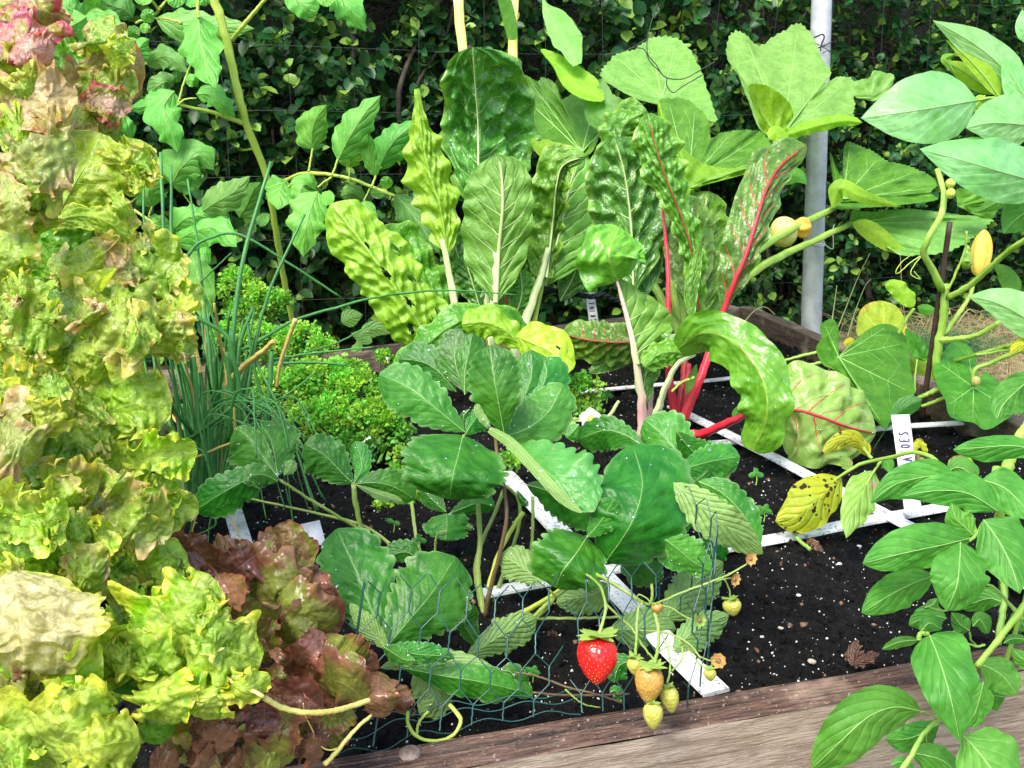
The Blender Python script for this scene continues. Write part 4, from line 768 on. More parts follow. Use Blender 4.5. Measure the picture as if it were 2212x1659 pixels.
# ---------------------------------------------------------------- red stemmed chard
tile(2, 1)
cr_ = thing('red_stemmed_chard', 'chard with bright crimson stalks and glossy red veined leaves', 'chard plant', (0, 0, 0)); cr_.location = tuple(G(-40, 1120))
leaf(cr_, [(260, 370), (330, 180), (410, -10), (490, -275), (545, -440), (640, -590), (800, -715)], 165, 92, [1.30, 1.28, 1.30, 1.34], M_['chard_red'], 'chard', .2, .4, .1, pk=(7, .45, .07, .05), ruf=(6, .13), nu=80, nv=16, rip=.08, rib=(20, 4), veins=(6, .14, 5), ribmat=T_['red'])
leaf(cr_, [(100, 420), (115, 200), (125, -20), (140, -250), (165, -420)], 170, 150, [1.38, 1.40], M_['chard'], 'chard', .3, .3, .1, pk=(6, .45, .08, .05), ruf=(5, .12), nu=60, nv=14, rib=(9, 3), veins=(5, .15, 3), ribmat=T_['pinkvein'])
tile(1, 0)
leaf(cr_, [(1840, 1200), (1790, 980), (1840, 800), (1980, 715)], 120, 130, [1.42, 1.40], M_['chard'], 'chard', .3, .3, .2, pk=(7, .4, .12, .1), ruf=(5, .2), nu=50, nv=12)
leaf(cr_, [(1893, 1880), (1882, 1520), (1862, 1300), (1830, 1100), (1770, 890)], 235, 220, [1.36, 1.36, 1.34], M_['chard_dark'], 'chard', .2, .25, .1, pk=(5, .5, .14, .10), ruf=(4, .1), nu=80, nv=18, rib=(8, 3), veins=(4, .16, 3), ribmat=T_['pale'])
leaf(cr_, [(2330, 2080), (2300, 1850), (2265, 1600), (2190, 1370), (2110, 1170), (2040, 960), (1985, 735)], 120, 140, [1.32, 1.28, 1.26], M_['chard'], [(0, .15), (.15, .4), (.35, .55), (.55, .6), (.72, .95), (.85, 1), (.95, .7), (1, .15)], .4, .3, .25, pk=(10, .4, .18, .14), ruf=(7, .22), nu=90, nv=16, rip=.12, rib=(6, 3), ribmat=T_['redvein'])
leaf(cr_, [(2250, 1950), (2235, 1650), (2210, 1400), (2180, 1270)], 130, 170, [1.36, 1.38], M_['chard_red'], 'chard', .3, .3, .1, pk=(6, .45, .07, .06), nu=60, nv=12)
leaf(cr_, [(2150, 1800), (2250, 1600), (2330, 1400), (2420, 1300)], 120, 150, [1.42, 1.45], M_['chard_dark'], 'chard', .3, .3, .1, pk=(6, .45, .1, .06), nu=50, nv=12)
leaf(cr_, [(1990, 1900), (2010, 1600), (2050, 1350)], 90, 80, [1.38, 1.4], M_['chard_dark'], 'chard', .3, .3, .1, pk=(6, .45, .1, .06), nu=50, nv=12)
tile(1, 1)
leaf(cr_, [(1925, 700), (1880, 530), (1832, 340), (1782, 150)], 8, 255, [1.20, 1.22], M_['chard_under'], [(0, .05), (.1, .35), (.22, .8), (.38, 1), (.55, .85), (.75, .55), (.9, .3), (1, .1)], .2, .35, .1, pk=(5, .3, .04, .04), ruf=(3, .1), nu=54, nv=14, rib=(12, 6), veins=(4, .12, 3.5), ribmat=T_['pale'])
leaf(cr_, [(1790, 160), (1745, 60), (1740, -50), (1800, -190)], 190, 215, [1.20, 1.17, 1.20], M_['chard_bright'], [(0, .35), (.1, .8), (.25, 1), (.5, .9), (.7, .72), (.88, .66), (.96, .4), (1, .1)], .15, .3, .12, pk=(5, .4, .03, .08), ruf=(2, .22), nu=60, nv=16, rip=.12)
leaf(cr_, [(1925, 560), (1760, 560), (1600, 545), (1425, 505)], 130, 120, [1.30, 1.32, 1.36], M_['chard_red'], 'strap', .5, .4, .3, pk=(6, .3, .16, .06), ruf=(5, .1), nu=70, nv=16, rib=(6, 2), veins=(5, .06, 3.5), ribmat=T_['redvein'])
leaf(cr_, [(1960, 600), (1850, 640), (1700, 700), (1600, 760)], 60, 50, [1.34, 1.34], M_['chard_dark'], 'ellip', .3, .3, pk=(6, .3, .1, .06))
leaf(cr_, [(1965, 980), (1960, 850), (1990, 720), (2080, 600), (2230, 540)], 70, 75, [1.22, 1.22, 1.2], M_['chard_dark'], 'chard', .3, .4, .2, pk=(6, .4, .1, .1), ruf=(5, .15), nu=50, nv=10)
leaf(cr_, [(2300, 640), (2150, 620), (2050, 640), (1960, 720)], 80, 70, [1.2, 1.18], M_['chard'], 'chard', .3, .4, .2, pk=(6, .4, .1, .12), ruf=(5, .2), nu=50, nv=10)
for pts, d, a, b, m in (([(2078, 1290 - 1659), (2098, -150), (2112, 0), (2120, 200), (2115, 400), (2122, 700), (2150, 950), (2190, 1130)], [1.34, 1.28, 1.28], 14, 58, 'red'), ([(1778, 130), (1832, 330), (1880, 520), (1925, 780), (1950, 980), (1945, 1190)], [1.20, 1.2, 1.24], 16, 66, 'pink'), ([(2290, 640), (2180, 700), (2110, 830), (2050, 1000), (2010, 1130)], [1.17, 1.2, 1.24], 24, 56, 'white'),
                        ([(2010, 760), (2010, 900), (1990, 1080)], [1.24, 1.25], 20, 34, 'pink'), ([(2250, 700), (2235, 900), (2200, 1120)], [1.3, 1.28], 34, 46, 'redvein'), ([(2290, 790), (2212, 815), (2140, 880)], [1.2, 1.2], 22, 14, 'lime')):
    stem(cr_, pts, d, a, b, T_[m], 'stalk', sides=12)
tile(2, 1)
stem(cr_, [(255, 390), (170, 640), (90, 850), (10, 1050), (-40, 1150)], [1.30, 1.26, 1.27], 44, 66, T_['red'], 'stalk', sides=12); stem(cr_, [(10, 640), (10, 760), (-10, 900), (-40, 1100)], [1.32, 1.28], 40, 50, T_['redvein'], 'stalk')
stem(cr_, [(-10, 1165), (100, 1155), (230, 1110), (380, 1040), (500, 1010), (640, 1003)], [1.24, 1.16, 1.12], 66, 34, T_['red'], 'stalk', sides=12); stem(cr_, [(-30, 1090), (-60, 1120)], 1.25, 40, 40, T_['red'], 'stalk')
leaf(cr_, [(600, 1010), (750, 1000), (900, 1045), (1080, 1110), (1250, 1150)], 275, 300, [1.14, 1.12, 1.12, 1.14], M_['chard_redpale'], drops=60, shape=[(0, .3), (.06, .8), (.2, 1), (.4, 1), (.6, .92), (.8, .7), (.93, .4), (1, .05)], kl=.45, kr=.1, bulge=.12, pk=(4, .45, .05, .06), ruf=(4, .07), nu=70, nv=18, rib=(11, 3.5), veins=(3, .22, 4), ribmat=T_['red'], label='rounded pale lime chard leaf with thin red veins')
leaf(cr_, [(-30, 600), (120, 500), (260, 520), (400, 620), (500, 760), (545, 910), (535, 1080), (450, 1260)], 150, 160, [1.16, 1.10, 1.06, 1.05, 1.08], M_['chard_bright'], [(0, .35), (.1, .75), (.25, .85), (.5, 1), (.75, 1), (.9, .85), (.97, .6), (1, .3)], -.1, .75, .06, pk=(7, .3, .03, .04), ruf=(4, .16), drops=20, nu=80, nv=16, rip=.1, label='bright glossy chard leaf arching over the crimson stalk')
stem(cr_, [(30, 290), (60, 420), (70, 560)], 1.3, 40, 30, T_['green'], 'stalk')
leaf(cr_, [(60, 430), (50, 250), (80, 60), (120, -100)], 40, 45, [1.27, 1.27], M_['chard'], 'ellip', .3, .3, pk=(6, .4, .2, .1))
leaf(cr_, [(20, 900), (60, 800), (90, 700)], 26, 24, 1.22, M_['chard_under'], 'ellip'); leaf(cr_, [(330, 1060), (350, 1010), (390, 970)], 22, 20, 1.2, M_['chard'], 'ellip')
# ---------------------------------------------------------------- tomato plant at the left back
tile(0, 0)
tm = thing('tomato_plant', 'leggy tomato plant with a long bare stem and lobed leaves in front of the hedge', 'tomato plant', (0, 0, 0)); tile(0, 1); tm.location = tuple(W(1905., 480., 1.72)); tile(0, 0)
stem(tm, [(1370, -60), (1410, 60), (1452, 190), (1500, 400), (1555, 640), (1600, 810), (1680, 1010), (1740, 1190), (1772, 1380), (1800, 1560), (1830, 1750), (1870, 1950), (1905, 2130)], [1.45, 1.5, 1.6, 1.7], 58, 34, T_['lime'], 'main_stem', n=50, sides=12)
for pts, d, a, b in (([(1500, 262), (1560, 185), (1640, 90), (1760, -50)], [1.5, 1.45], 30, 20), ([(1585, 800), (1400, 735), (1250, 700), (1150, 675)], [1.52, 1.45], 34, 16), ([(1155, 670), (1190, 540), (1235, 420)], [1.45, 1.45], 14, 12), ([(1150, 680), (1200, 645), (1275, 636)], [1.45, 1.45], 12, 9),
                     ([(1290, -40), (1280, 60), (1290, 120)], [1.42, 1.42], 22, 20), ([(1730, 1290), (1790, 1200), (1870, 1160), (1950, 1128), (2080, 1125), (2212, 1145), (2290, 1165), (2410, 1210), (2560, 1270)], [1.6, 1.52, 1.48], 26, 18), ([(2000, 1115), (2025, 965)], 1.5, 14, 12), ([(1865, 1215), (1900, 1180), (1950, 1165)], 1.5, 10, 10),
                     ([(2150, 1140), (2180, 1060), (2220, 950)], 1.5, 15, 13), ([(2060, 1215), (2100, 1180), (2150, 1150)], 1.5, 12, 14), ([(2410, 1210), (2440, 1130), (2470, 1080)], 1.48, 16, 12), ([(2400, 1215), (2360, 1300), (2350, 1340)], 1.5, 10, 10), ([(2262, 1165), (2265, 1090)], 1.5, 9, 9),
                     ([(980, 0), (1025, 70), (960, 115), (880, 150)], [1.55, 1.6], 20, 16), ([(1025, 65), (1090, -10)], 1.55, 18, 14), ([(960, 118), (1080, 122), (1180, 150)], 1.55, 12, 20), ([(880, 330), (700, 450), (520, 580), (300, 800)], [1.6, 1.4], 34, 40), ([(590, 340), (500, 325), (420, 300)], 1.55, 12, 12),
                     ([(870, 1360), (1000, 1450), (1130, 1560), (1200, 1700)], [1.5, 1.5], 16, 26), ([(1190, 1260), (1240, 1330), (1290, 1400)], 1.55, 9, 9), ([(985, 1340), (960, 1410)], 1.5, 12, 12), ([(830, 1330), (920, 1250)], 1.52, 9, 11)):
    stem(tm, pts, d, a, b, T_['lime'], 'stem')
TL_ = [([(1290, 105), (1300, 250), (1335, 410), (1400, 572)], 115, 118, 1.40, 'tomato', (3, .28)), ([(1272, 610), (1370, 615), (1450, 680), (1525, 762)], 62, 62, 1.44, 'tomato', (3, .25)), ([(1130, 590), (1090, 640), (1060, 700), (1085, 800), (1130, 900), (1152, 985)], 90, 105, 1.42, 'tomato', (3, .3)),
       ([(1120, 560), (1080, 530), (1020, 560), (965, 610)], 52, 55, 1.5, 'tomato_dark', None), ([(1180, 500), (1145, 495), (1112, 498)], 30, 30, 1.5, 'tomato', None), ([(1200, 520), (1245, 520), (1290, 525)], 34, 34, 1.44, 'tomato', None),
       ([(1160, 640), (1040, 640), (940, 690), (830, 700)], 60, 60, 1.46, 'tomato', (3, .25)), ([(845, 400), (890, 330), (930, 280), (968, 255)], 70, 78, 1.48, 'tomato', (2, .2)), ([(840, 260), (860, 215), (895, 175)], 36, 36, 1.52, 'tomato', None), ([(905, 185), (940, 182), (975, 185)], 26, 26, 1.5, 'tomato', None),
       ([(950, 420), (1040, 370), (1120, 380), (1215, 470)], 60, 75, 1.52, 'tomato_dark', (3, .2)), ([(860, 110), (800, 60), (730, 40), (650, -10)], 75, 80, 1.52, 'tomato_dark', (3, .2)), ([(655, 110), (620, 60), (590, 20), (570, -50)], 60, 60, 1.5, 'tomato', (2, .15)),
       ([(560, 100), (470, 70), (400, 30), (310, 50)], 90, 80, 1.46, 'tomato', (4, .3)), ([(560, 110), (500, 150), (420, 190), (300, 240)], 90, 105, 1.44, 'tomato', (4, .34)), ([(540, 105), (580, 150), (620, 200), (640, 240)], 70, 80, 1.45, 'tomato', (3, .3)), ([(545, 105), (650, 120), (740, 170), (840, 290)], 60, 68, 1.48, 'tomato', (3, .2)),
       ([(500, 330), (420, 320), (340, 350), (290, 300)], 60, 90, 1.52, 'tomato_dark', (4, .3)), ([(500, 330), (450, 380), (400, 430), (320, 490)], 60, 70, 1.52, 'tomato_dark', (4, .3)), ([(160, 260), (200, 200), (260, 160)], 50, 60, 1.45, 'tomato_dark', (3, .3)), ([(170, 300), (230, 260), (310, 230)], 50, 50, 1.45, 'tomato', (3, .3)),
       ([(1010, 120), (1190, 160), (1420, 175), (1650, 185)], 85, 95, 1.58, 'tomato', (5, .22)), ([(1000, 90), (960, 110), (935, 60)], 30, 40, 1.52, 'tomato', None), ([(870, -60), (930, -30), (975, 20)], 45, 50, 1.5, 'tomato', None), ([(1190, -60), (1140, -10), (1090, 25)], 45, 45, 1.5, 'tomato', None), ([(1210, -80), (1250, -10), (1280, 40)], 50, 50, 1.46, 'tomato', None), ([(1370, -70), (1330, -20), (1300, 35)], 40, 40, 1.46, 'tomato', None),
       ([(2035, 972), (2020, 880), (2050, 770), (2116, 678)], 92, 82, 1.48, 'tomato', (2, .1)), ([(2190, 1040), (2260, 900), (2360, 740), (2467, 618)], 95, 100, 1.46, 'tomato', (4, .22)), ([(2265, 1085), (2270, 1000), (2285, 925)], 60, 62, 1.47, 'tomato', None), ([(2440, 1140), (2400, 1030), (2385, 940), (2385, 870)], 40, 40, 1.47, 'tomato', None),
       ([(2450, 1100), (2520, 960), (2600, 870), (2730, 780)], 85, 88, 1.48, 'tomato', (4, .18)), ([(2490, 1220), (2505, 1180), (2520, 1145)], 32, 32, 1.5, 'tomato', None), ([(2400, 1252), (2450, 1250), (2500, 1255)], 22, 22, 1.5, 'tomato', None), ([(2560, 1260), (2640, 1350), (2740, 1480), (2850, 1640)], 80, 82, 1.52, 'tomato_dark', (4, .15)),
       ([(2360, 1290), (2280, 1250), (2210, 1270)], 55, 45, 1.5, 'tomato_dark', None), ([(2360, 1300), (2380, 1390), (2390, 1480)], 48, 42, 1.5, 'tomato', None), ([(1860, 1170), (1820, 1230), (1800, 1360)], 95, 85, 1.47, 'tomato', (2, .1)), ([(2050, 1230), (1970, 1200), (1930, 1300)], 52, 60, 1.48, 'tomato', None),
       ([(2060, 1240), (2020, 1340), (1980, 1490), (1965, 1665)], 105, 112, 1.45, 'tomato', (4, .22)), ([(2090, 1250), (2120, 1280), (2165, 1300)], 38, 38, 1.46, 'tomato', None), ([(1110, 1200), (1180, 1080), (1290, 1010), (1385, 1100)], 130, 120, 1.50, 'tomato', (4, .28)), ([(1100, 1180), (1020, 1080), (1000, 1000)], 80, 80, 1.53, 'tomato', (3, .3)), ([(1120, 1200), (1240, 1180), (1330, 1160)], 60, 60, 1.5, 'tomato', (3, .2)),
       ([(985, 1345), (960, 1260), (990, 1180), (1050, 1150)], 70, 105, 1.50, 'tomato', (2, .1)), ([(1310, 1370), (1420, 1300), (1520, 1240), (1620, 1140)], 90, 92, 1.52, 'tomato_dark', (4, .2)), ([(1550, 1410), (1600, 1330), (1640, 1240), (1690, 1180)], 75, 80, 1.52, 'tomato_dark', (4, .2)),
       ([(1110, 1500), (1200, 1420), (1280, 1400), (1345, 1410)], 80, 85, 1.50, 'tomato', (3, .2)), ([(1130, 1570), (1260, 1500), (1400, 1480), (1535, 1600)], 120, 130, 1.47, 'tomato', (5, .22)), ([(940, 1420), (1000, 1470), (1120, 1540)], 70, 60, 1.55, 'tomato_dark', None), ([(960, 1450), (1020, 1440), (1052, 1405)], 30, 32, 1.48, 'tomato', None), ([(800, 1180), (840, 1215), (875, 1240)], 32, 32, 1.5, 'tomato', None),
       ([(860, 900), (800, 850), (740, 820), (700, 760)], 80, 80, 1.48, 'tomato', (3, .2)), ([(1000, 1600), (1080, 1650), (1160, 1720)], 60, 70, 1.5, 'tomato_dark', None), ([(1700, 1380), (1710, 1420), (1740, 1440)], 40, 40, 1.56, 'tomato_dark', None),
       ([(2130, -80), (2200, -20), (2270, 60), (2372, 205)], 85, 90, 1.42, 'tomato', (4, .2)), ([(1890, -90), (1920, -20), (2010, 60), (2054, 92)], 80, 70, 1.44, 'tomato', None), ([(2060, -60), (2110, -10), (2160, 20)], 50, 40, 1.44, 'tomato', None)]
for mid, a, b, d, m, lo in TL_:
    dd = d + random.uniform(-.04, .04)
    leaf(tm, mid, a * 1.3, b * 1.3, [dd + .02, dd, dd - .03 * random.uniform(-.5, 1)], M_[m], 'ovate' if lo else 'round', random.uniform(.15, .55), random.uniform(.15, .55), .12, lobes=lo, ser=(7, .12) if lo else None, ruf=(3, .10), nu=40, nv=8, twist=random.uniform(-.2, .2), rib=(3.5, 1), ribmat=T_['green'])
tile(0, 1)
for mid, a, b, d in (([(1230, -40), (1290, 150), (1320, 300), (1340, 440)], 110, 125, 1.45), ([(1180, 60), (1250, 200), (1300, 300)], 60, 80, 1.5), ([(1340, -60), (1300, 20), (1200, 40)], 60, 60, 1.5)):
    leaf(tm, mid, a, b, d, M_['tomato'], 'ovate', .3, .3, .1, lobes=(3, .15), ruf=(3, .12), nu=40)
tile(1, 1)
for k, (mid, a) in enumerate((([(70, 640), (110, 580), (100, 540)], 34), ([(0, 430), (60, 400), (140, 380)], 60), ([(120, 520), (220, 470), (330, 500)], 55), ([(200, 560), (120, 520), (60, 500)], 40))): leaf(tm, mid, a, a, 1.6, M_['tomato_dark'], 'ovate', nu=20, nv=5, name='low_leaf')

# ---------------------------------------------------------------- curled parsley
parm = simple('parsley', (.17, .42, .04), (.27, .54, .07), 70, .5, 0, trans=.36, rnd_shade=(.28, .56, .03)); pard = simple('shaded_parsley', (.05, .19, .015), (.09, .27, .025), 70, .5, 0, trans=.3, rnd_shade=(.12, .32, .02))
def parsley(lbl, blobs, base, mat=None, cnt=2300, size=.0050, group='curled parsley plants'):
    """blobs: (x, y, rx, ry, d) in tile px; every tuft is a fan of small crinkled lobes on its own short stalk"""
    r = np.random.default_rng(int(blobs[0][0])); B0 = G(*base); root = thing('parsley_plant', lbl, 'parsley', B0, group)
    tu = []; 
    for (x, y, w) in ((0, 0, .1), (.35, 0, .42), (.7, 0, .62), (1.0, 0, .5)): tu += [(x, -w, .16), (x * 1.02, -w * .5, -.06), (x * 1.06, 0, .12), (x * 1.02, w * .5, -.06), (x, w, .16)]
    tu = np.array(tu); tu[:, 2] *= np.linspace(.3, 2.2, 4).repeat(5); TF = grid_faces(4, 5)
    V_ = []; C_ = []; st = MB(); k = 0
    for (x, y, rx, ry, d) in blobs:
        c = W(float(x), float(y), float(d)); s = d / TL[2] / FOC; R = np.array([rx * s, (rx + ry) * .5 * s, ry * s]); nn = int(cnt * (rx * ry) * s * s / (.06 * .05) + 40)
        # sprays: bumps on the mound
        ns = max(6, int(nn / 26)); 
        for _ in range(ns):
            v = r.normal(size=3); v[1] = -abs(v[1]) * .8 + .25 * v[1]; v[2] += .5; v /= np.linalg.norm(v); q = c + v * R * r.uniform(.72, 1.0); sr = r.uniform(.010, .017)
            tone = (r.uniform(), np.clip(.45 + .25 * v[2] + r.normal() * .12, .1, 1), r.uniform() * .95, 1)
            a = q - v * R * .9; a[2] = min(a[2], c[2]); 
            if r.uniform() < .4: st.tube(np.array([B0 * .5 + a * .5, a, q]), .0012, .0008, 4)
            for _ in range(28):
                w = r.normal(size=3); w /= np.linalg.norm(w); w = w * .9 + v * .6; w /= np.linalg.norm(w); p0 = q + w * sr * r.uniform(.3, 1) 
                dr = w * .7 + r.normal(size=3) * .55 + v * .3; dr /= np.linalg.norm(dr); n_ = np.cross(dr, r.normal(size=3)); n_ /= np.linalg.norm(n_); b = np.cross(n_, dr)
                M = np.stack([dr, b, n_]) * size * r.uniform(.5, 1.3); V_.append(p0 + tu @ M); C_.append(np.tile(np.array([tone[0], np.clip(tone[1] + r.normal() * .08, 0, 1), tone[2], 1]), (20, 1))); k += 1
    V_ = np.vstack(V_); F_ = (TF[None] + (np.arange(k) * 20)[:, None, None]).reshape(-1, 4)
    mesh('foliage', V_, F_, mat or parm, root, col=np.vstack(C_)); 
    if st.n: st.build('stalks', T_['green'], root)
tile(0, 1)
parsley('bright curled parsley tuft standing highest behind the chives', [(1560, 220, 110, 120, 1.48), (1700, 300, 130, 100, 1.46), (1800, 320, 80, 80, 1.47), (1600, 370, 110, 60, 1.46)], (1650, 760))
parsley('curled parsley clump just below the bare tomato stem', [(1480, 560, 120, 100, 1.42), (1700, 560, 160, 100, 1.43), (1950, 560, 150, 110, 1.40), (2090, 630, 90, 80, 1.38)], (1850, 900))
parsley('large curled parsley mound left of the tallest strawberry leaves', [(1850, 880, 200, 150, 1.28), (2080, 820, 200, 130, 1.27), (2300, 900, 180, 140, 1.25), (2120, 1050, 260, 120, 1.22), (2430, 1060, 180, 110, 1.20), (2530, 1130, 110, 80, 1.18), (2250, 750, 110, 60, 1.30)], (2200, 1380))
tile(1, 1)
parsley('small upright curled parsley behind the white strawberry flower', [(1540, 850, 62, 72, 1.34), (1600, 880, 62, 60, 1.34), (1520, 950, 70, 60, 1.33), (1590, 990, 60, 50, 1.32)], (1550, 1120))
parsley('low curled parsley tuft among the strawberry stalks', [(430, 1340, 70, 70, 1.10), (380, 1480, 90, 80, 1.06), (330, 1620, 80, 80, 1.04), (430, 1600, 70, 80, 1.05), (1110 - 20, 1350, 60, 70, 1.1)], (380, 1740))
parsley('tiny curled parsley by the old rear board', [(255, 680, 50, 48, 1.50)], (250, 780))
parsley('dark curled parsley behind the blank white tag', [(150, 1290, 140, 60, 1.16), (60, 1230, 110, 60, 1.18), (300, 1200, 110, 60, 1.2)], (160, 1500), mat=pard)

# ---------------------------------------------------------------- chives
tile(0, 1)
ch = thing('chive_plant', 'tall clump of tubular green chive blades with a few dead yellow ones', 'chives', G(1330, 1700))
r = np.random.default_rng(9)
def blade(pts, d, w0, w1, m='chive'): stem(ch, pts, d, w0, w1, T_[m], 'blade', n=26, sides=7)
BL_ = [([(1420, 1600), (1250, 900), (1090, 300), (1040, -670 + 0)], [.92, .98, 1.02], 34, 18), ([(1430, 1600), (1290, 900), (1130, 200), (1108, -590)], [.93, 1.0, 1.04], 32, 16), ([(1450, 1600), (1480, 900), (1560, 100), (1755, -610)], [.9, .9, .95], 44, 20), ([(1500, 1600), (1600, 900), (1720, 300), (1975, -270)], [.92, .95, 1.0], 26, 16),
       ([(1380, 1600), (1380, 900), (1290, 0), (1215, -500)], [.95, 1.0], 26, 12), ([(1330, 1600), (1180, 700), (950, -100), (940, -590), (970, -700)], [.98, 1.05], 26, 12), ([(1500, 1560), (1560, 1000), (1500, 600), (1450, 500), (1250, 380), (1190, 300)], [.9, .85, .82], 26, 28), ([(1220, 1190), (1370, 1090), (1500, 980)], [.86, .84], 28, 24),
       ([(1290, 1200), (1180, 1060), (1060, 900), (930, 780)], [.88, .84, .82], 30, 16), ([(1480, 1600), (1540, 1200), (1500, 920), (1470, 620)], [.88, .86], 40, 24), ([(1260, 1600), (1280, 1100), (1260, 700), (1240, 560)], [.86, .86], 36, 24), ([(1330, 1570), (1150, 1340)], .85, 14, 10),
       ([(1470, 1560), (1500, 900), (1300, 200), (1210, 420), (1330, 250)], [.9, .88], 22, 14), ([(1600, 1500), (1720, 1100), (1760, 620)], [.93, .96], 46, 30), ([(1620, 1600), (1540, 700), (1640, 330)], [.94, .95], 34, 22), ([(1660, 1600), (1700, 1000), (1640, 700), (1600, 390)], [.93, .95], 28, 18),
       ([(1660, 690), (1820, 1000), (1900, 1200), (2000, 1500), (2060, 1640)], [.95, .9, .86], 20, 16), ([(1660, 1310), (1650, 1050), (1640, 880), (1600, 860), (1520, 910), (1480, 1200)], [.78, .8, .85], 12, 18), ([(1390, 1530), (1330, 1300), (1250, 1230)], .82, 20, 14), ([(1560, 990), (1800, 1050), (1990, 1180)], [.92, .92], 12, 12),
       ([(1900, 1080), (2050, 930)], .95, 10, 8), ([(1500, 1280), (1700, 1010), (1900, 870), (2050, 745)], [.92, .95], 16, 10), ([(1770, 700), (1900, 690), (2050, 690), (2250, 705)], [.98, 1.0], 22, 14), ([(1770, 670), (1950, 640), (2212, 610), (2420, 590)], [.98, 1.0], 16, 10), ([(1780, 690), (2000, 620), (2212, 550), (2420, 430)], [1.0, 1.05], 14, 10)]
for t in BL_: blade(*t)
# long blade arching across to the white stemmed chard
blade([(1560, 610), (1700, 540), (1900, 420), (2212, 325), (2500, 255), (2850, 225), (3100, 230), (3370, 255)], [.98, 1.0, 1.05, 1.1], 24, 8)
blade([(1200, 20), (1280, -80), (1400, -130), (1500, -150), (1620, -110), (1800, 0), (2000, 130), (2212, 270)], [.98, 1.0, 1.04], 22, 14)
blade([(1230, 240), (1350, 120), (1500, -20)], [.98, .98], 14, 10)
for k in range(58):
    x0 = 1130 + 420 * r.uniform(); top = r.uniform(250, 1050); lean = (x0 - 1340) * r.uniform(-.4, 1.2) - 120 * r.uniform(); xt = x0 + lean
    y0 = 1600 + 70 * r.uniform(); d = r.uniform(.88, 1.06); w = r.uniform(20, 38)
    blade([(1300 + (x0 - 1300) * .6, y0), (x0, (y0 * .5 + top * .5) + 60 * r.normal()), (x0 + lean * .6, top + (y0 - top) * .2), (xt, top)], [d, d + .02, d + .05 * r.normal()], w, w * .45, 'chive' if r.uniform() > .12 else 'chivey')
for k in range(10):
    y0 = 1640; x = r.uniform(820, 1180); blade([(1260, y0), (x + 150, 1200), (x + 60, 800), (x, r.uniform(300, 620))], [1.0, 1.02], 34, 16)
for k in range(22):
    x0 = r.uniform(1250, 1700); d = r.uniform(.82, .95); a = r.uniform(1700, 2200); blade([(1400, 1620), (x0, r.uniform(900, 1200)), (a * .6 + x0 * .4, r.uniform(900, 1200)), (a, r.uniform(1100, 1750))], [d, d, d - .03], 14, 8)
blade([(1500, 800), (1600, 700), (1700, 620), (1775, 550)], [.9, .86], 46, 30, 'chivey'); blade([(1790, 860), (1815, 700), (1870, 530), (1915, 408)], [.95, .92], 22, 30, 'chivey'); blade([(1300, 760), (1280, 660), (1265, 600)], .88, 26, 22, 'chivey')
blade([(1020, 1420), (1180, 1350), (1330, 1280), (1500, 1210)], [.84, .84], 18, 18, 'chivey'); blade([(1520, 1480), (1530, 1250), (1515, 980)], .86, 28, 16, 'chivey'); blade([(1450, 600), (1480, 900)], .9, 14, 20, 'chivey')
for k in range(8):
    x = r.uniform(1150, 1500); blade([(x, 1600 + 60 * r.uniform()), (x + 60 * r.normal(), 1750), (x + 120 * r.normal(), 1860)], .84, 14, 8, 'chivey' if r.uniform() < .6 else 'chive')
# ---------------------------------------------------------------- lettuces
FRSH = [(0, .5), (.1, .72), (.25, .9), (.45, .98), (.65, 1.0), (.8, .96), (.92, .75), (1, .25)]
def fr(par, mid, w, d, m, wr=None, shape=FRSH, kl=.3, kr=.3, ruf=(2.5, .22), ruf2=(8, .20), pk=(5, .45, .0, .07), rip=.5, bulge=None, nu=76, nv=16, frill=.10, rib='d', **k):
    q_ = np.random.default_rng(SEED[0] + 77)
    if bulge is None: bulge = q_.uniform(-.3, .35); kl = q_.uniform(-.5, .6); kr = q_.uniform(-.5, .6)
    if rib == 'd': rib = (3. * TL[2] / 5, 1. * TL[2] / 5)
    if par.name.startswith('bolting') and TL[1] > 250 and m in ('pink', 'tan', 'brown') and 'label' not in k: m = {'pink': 'tanlime', 'tan': 'limetan', 'brown': 'tanlime'}[m]
    w = w * FRW[0]; wr = wr * FRW[0] if wr is not None else None; mid = [tuple(q) for q in mid]; L = FRW[1]
    mid = mid[:-1] + [(mid[-1][0] + L * (mid[-1][0] - mid[-2][0]), mid[-1][1] + L * (mid[-1][1] - mid[-2][1]))]
    if np.ndim(d) == 0: d = [d + .02, d - .01, d]
    return leaf(par, mid, w, wr if wr is not None else w, d, M_[m], shape, kl, kr, bulge, ruf=ruf, ruf2=ruf2, pk=pk, rip=rip, nu=nu, nv=nv, rib=rib, ribmat=T_['veinlt'], ser=(13, .10), **k)
FRW = [1.62, .16]
full()
LB = thing('bolting_lettuce', 'tall frilly lettuce in lime green and rosy tan filling the left edge', 'lettuce', tuple(G(120, 1900)))
stem(LB, [(60, 1800), (90, 1300), (60, 800), (40, 300), (60, 60)], [.62, .70, .72, .70], 60, 30, T_['lime'], 'main_stem', sides=14)
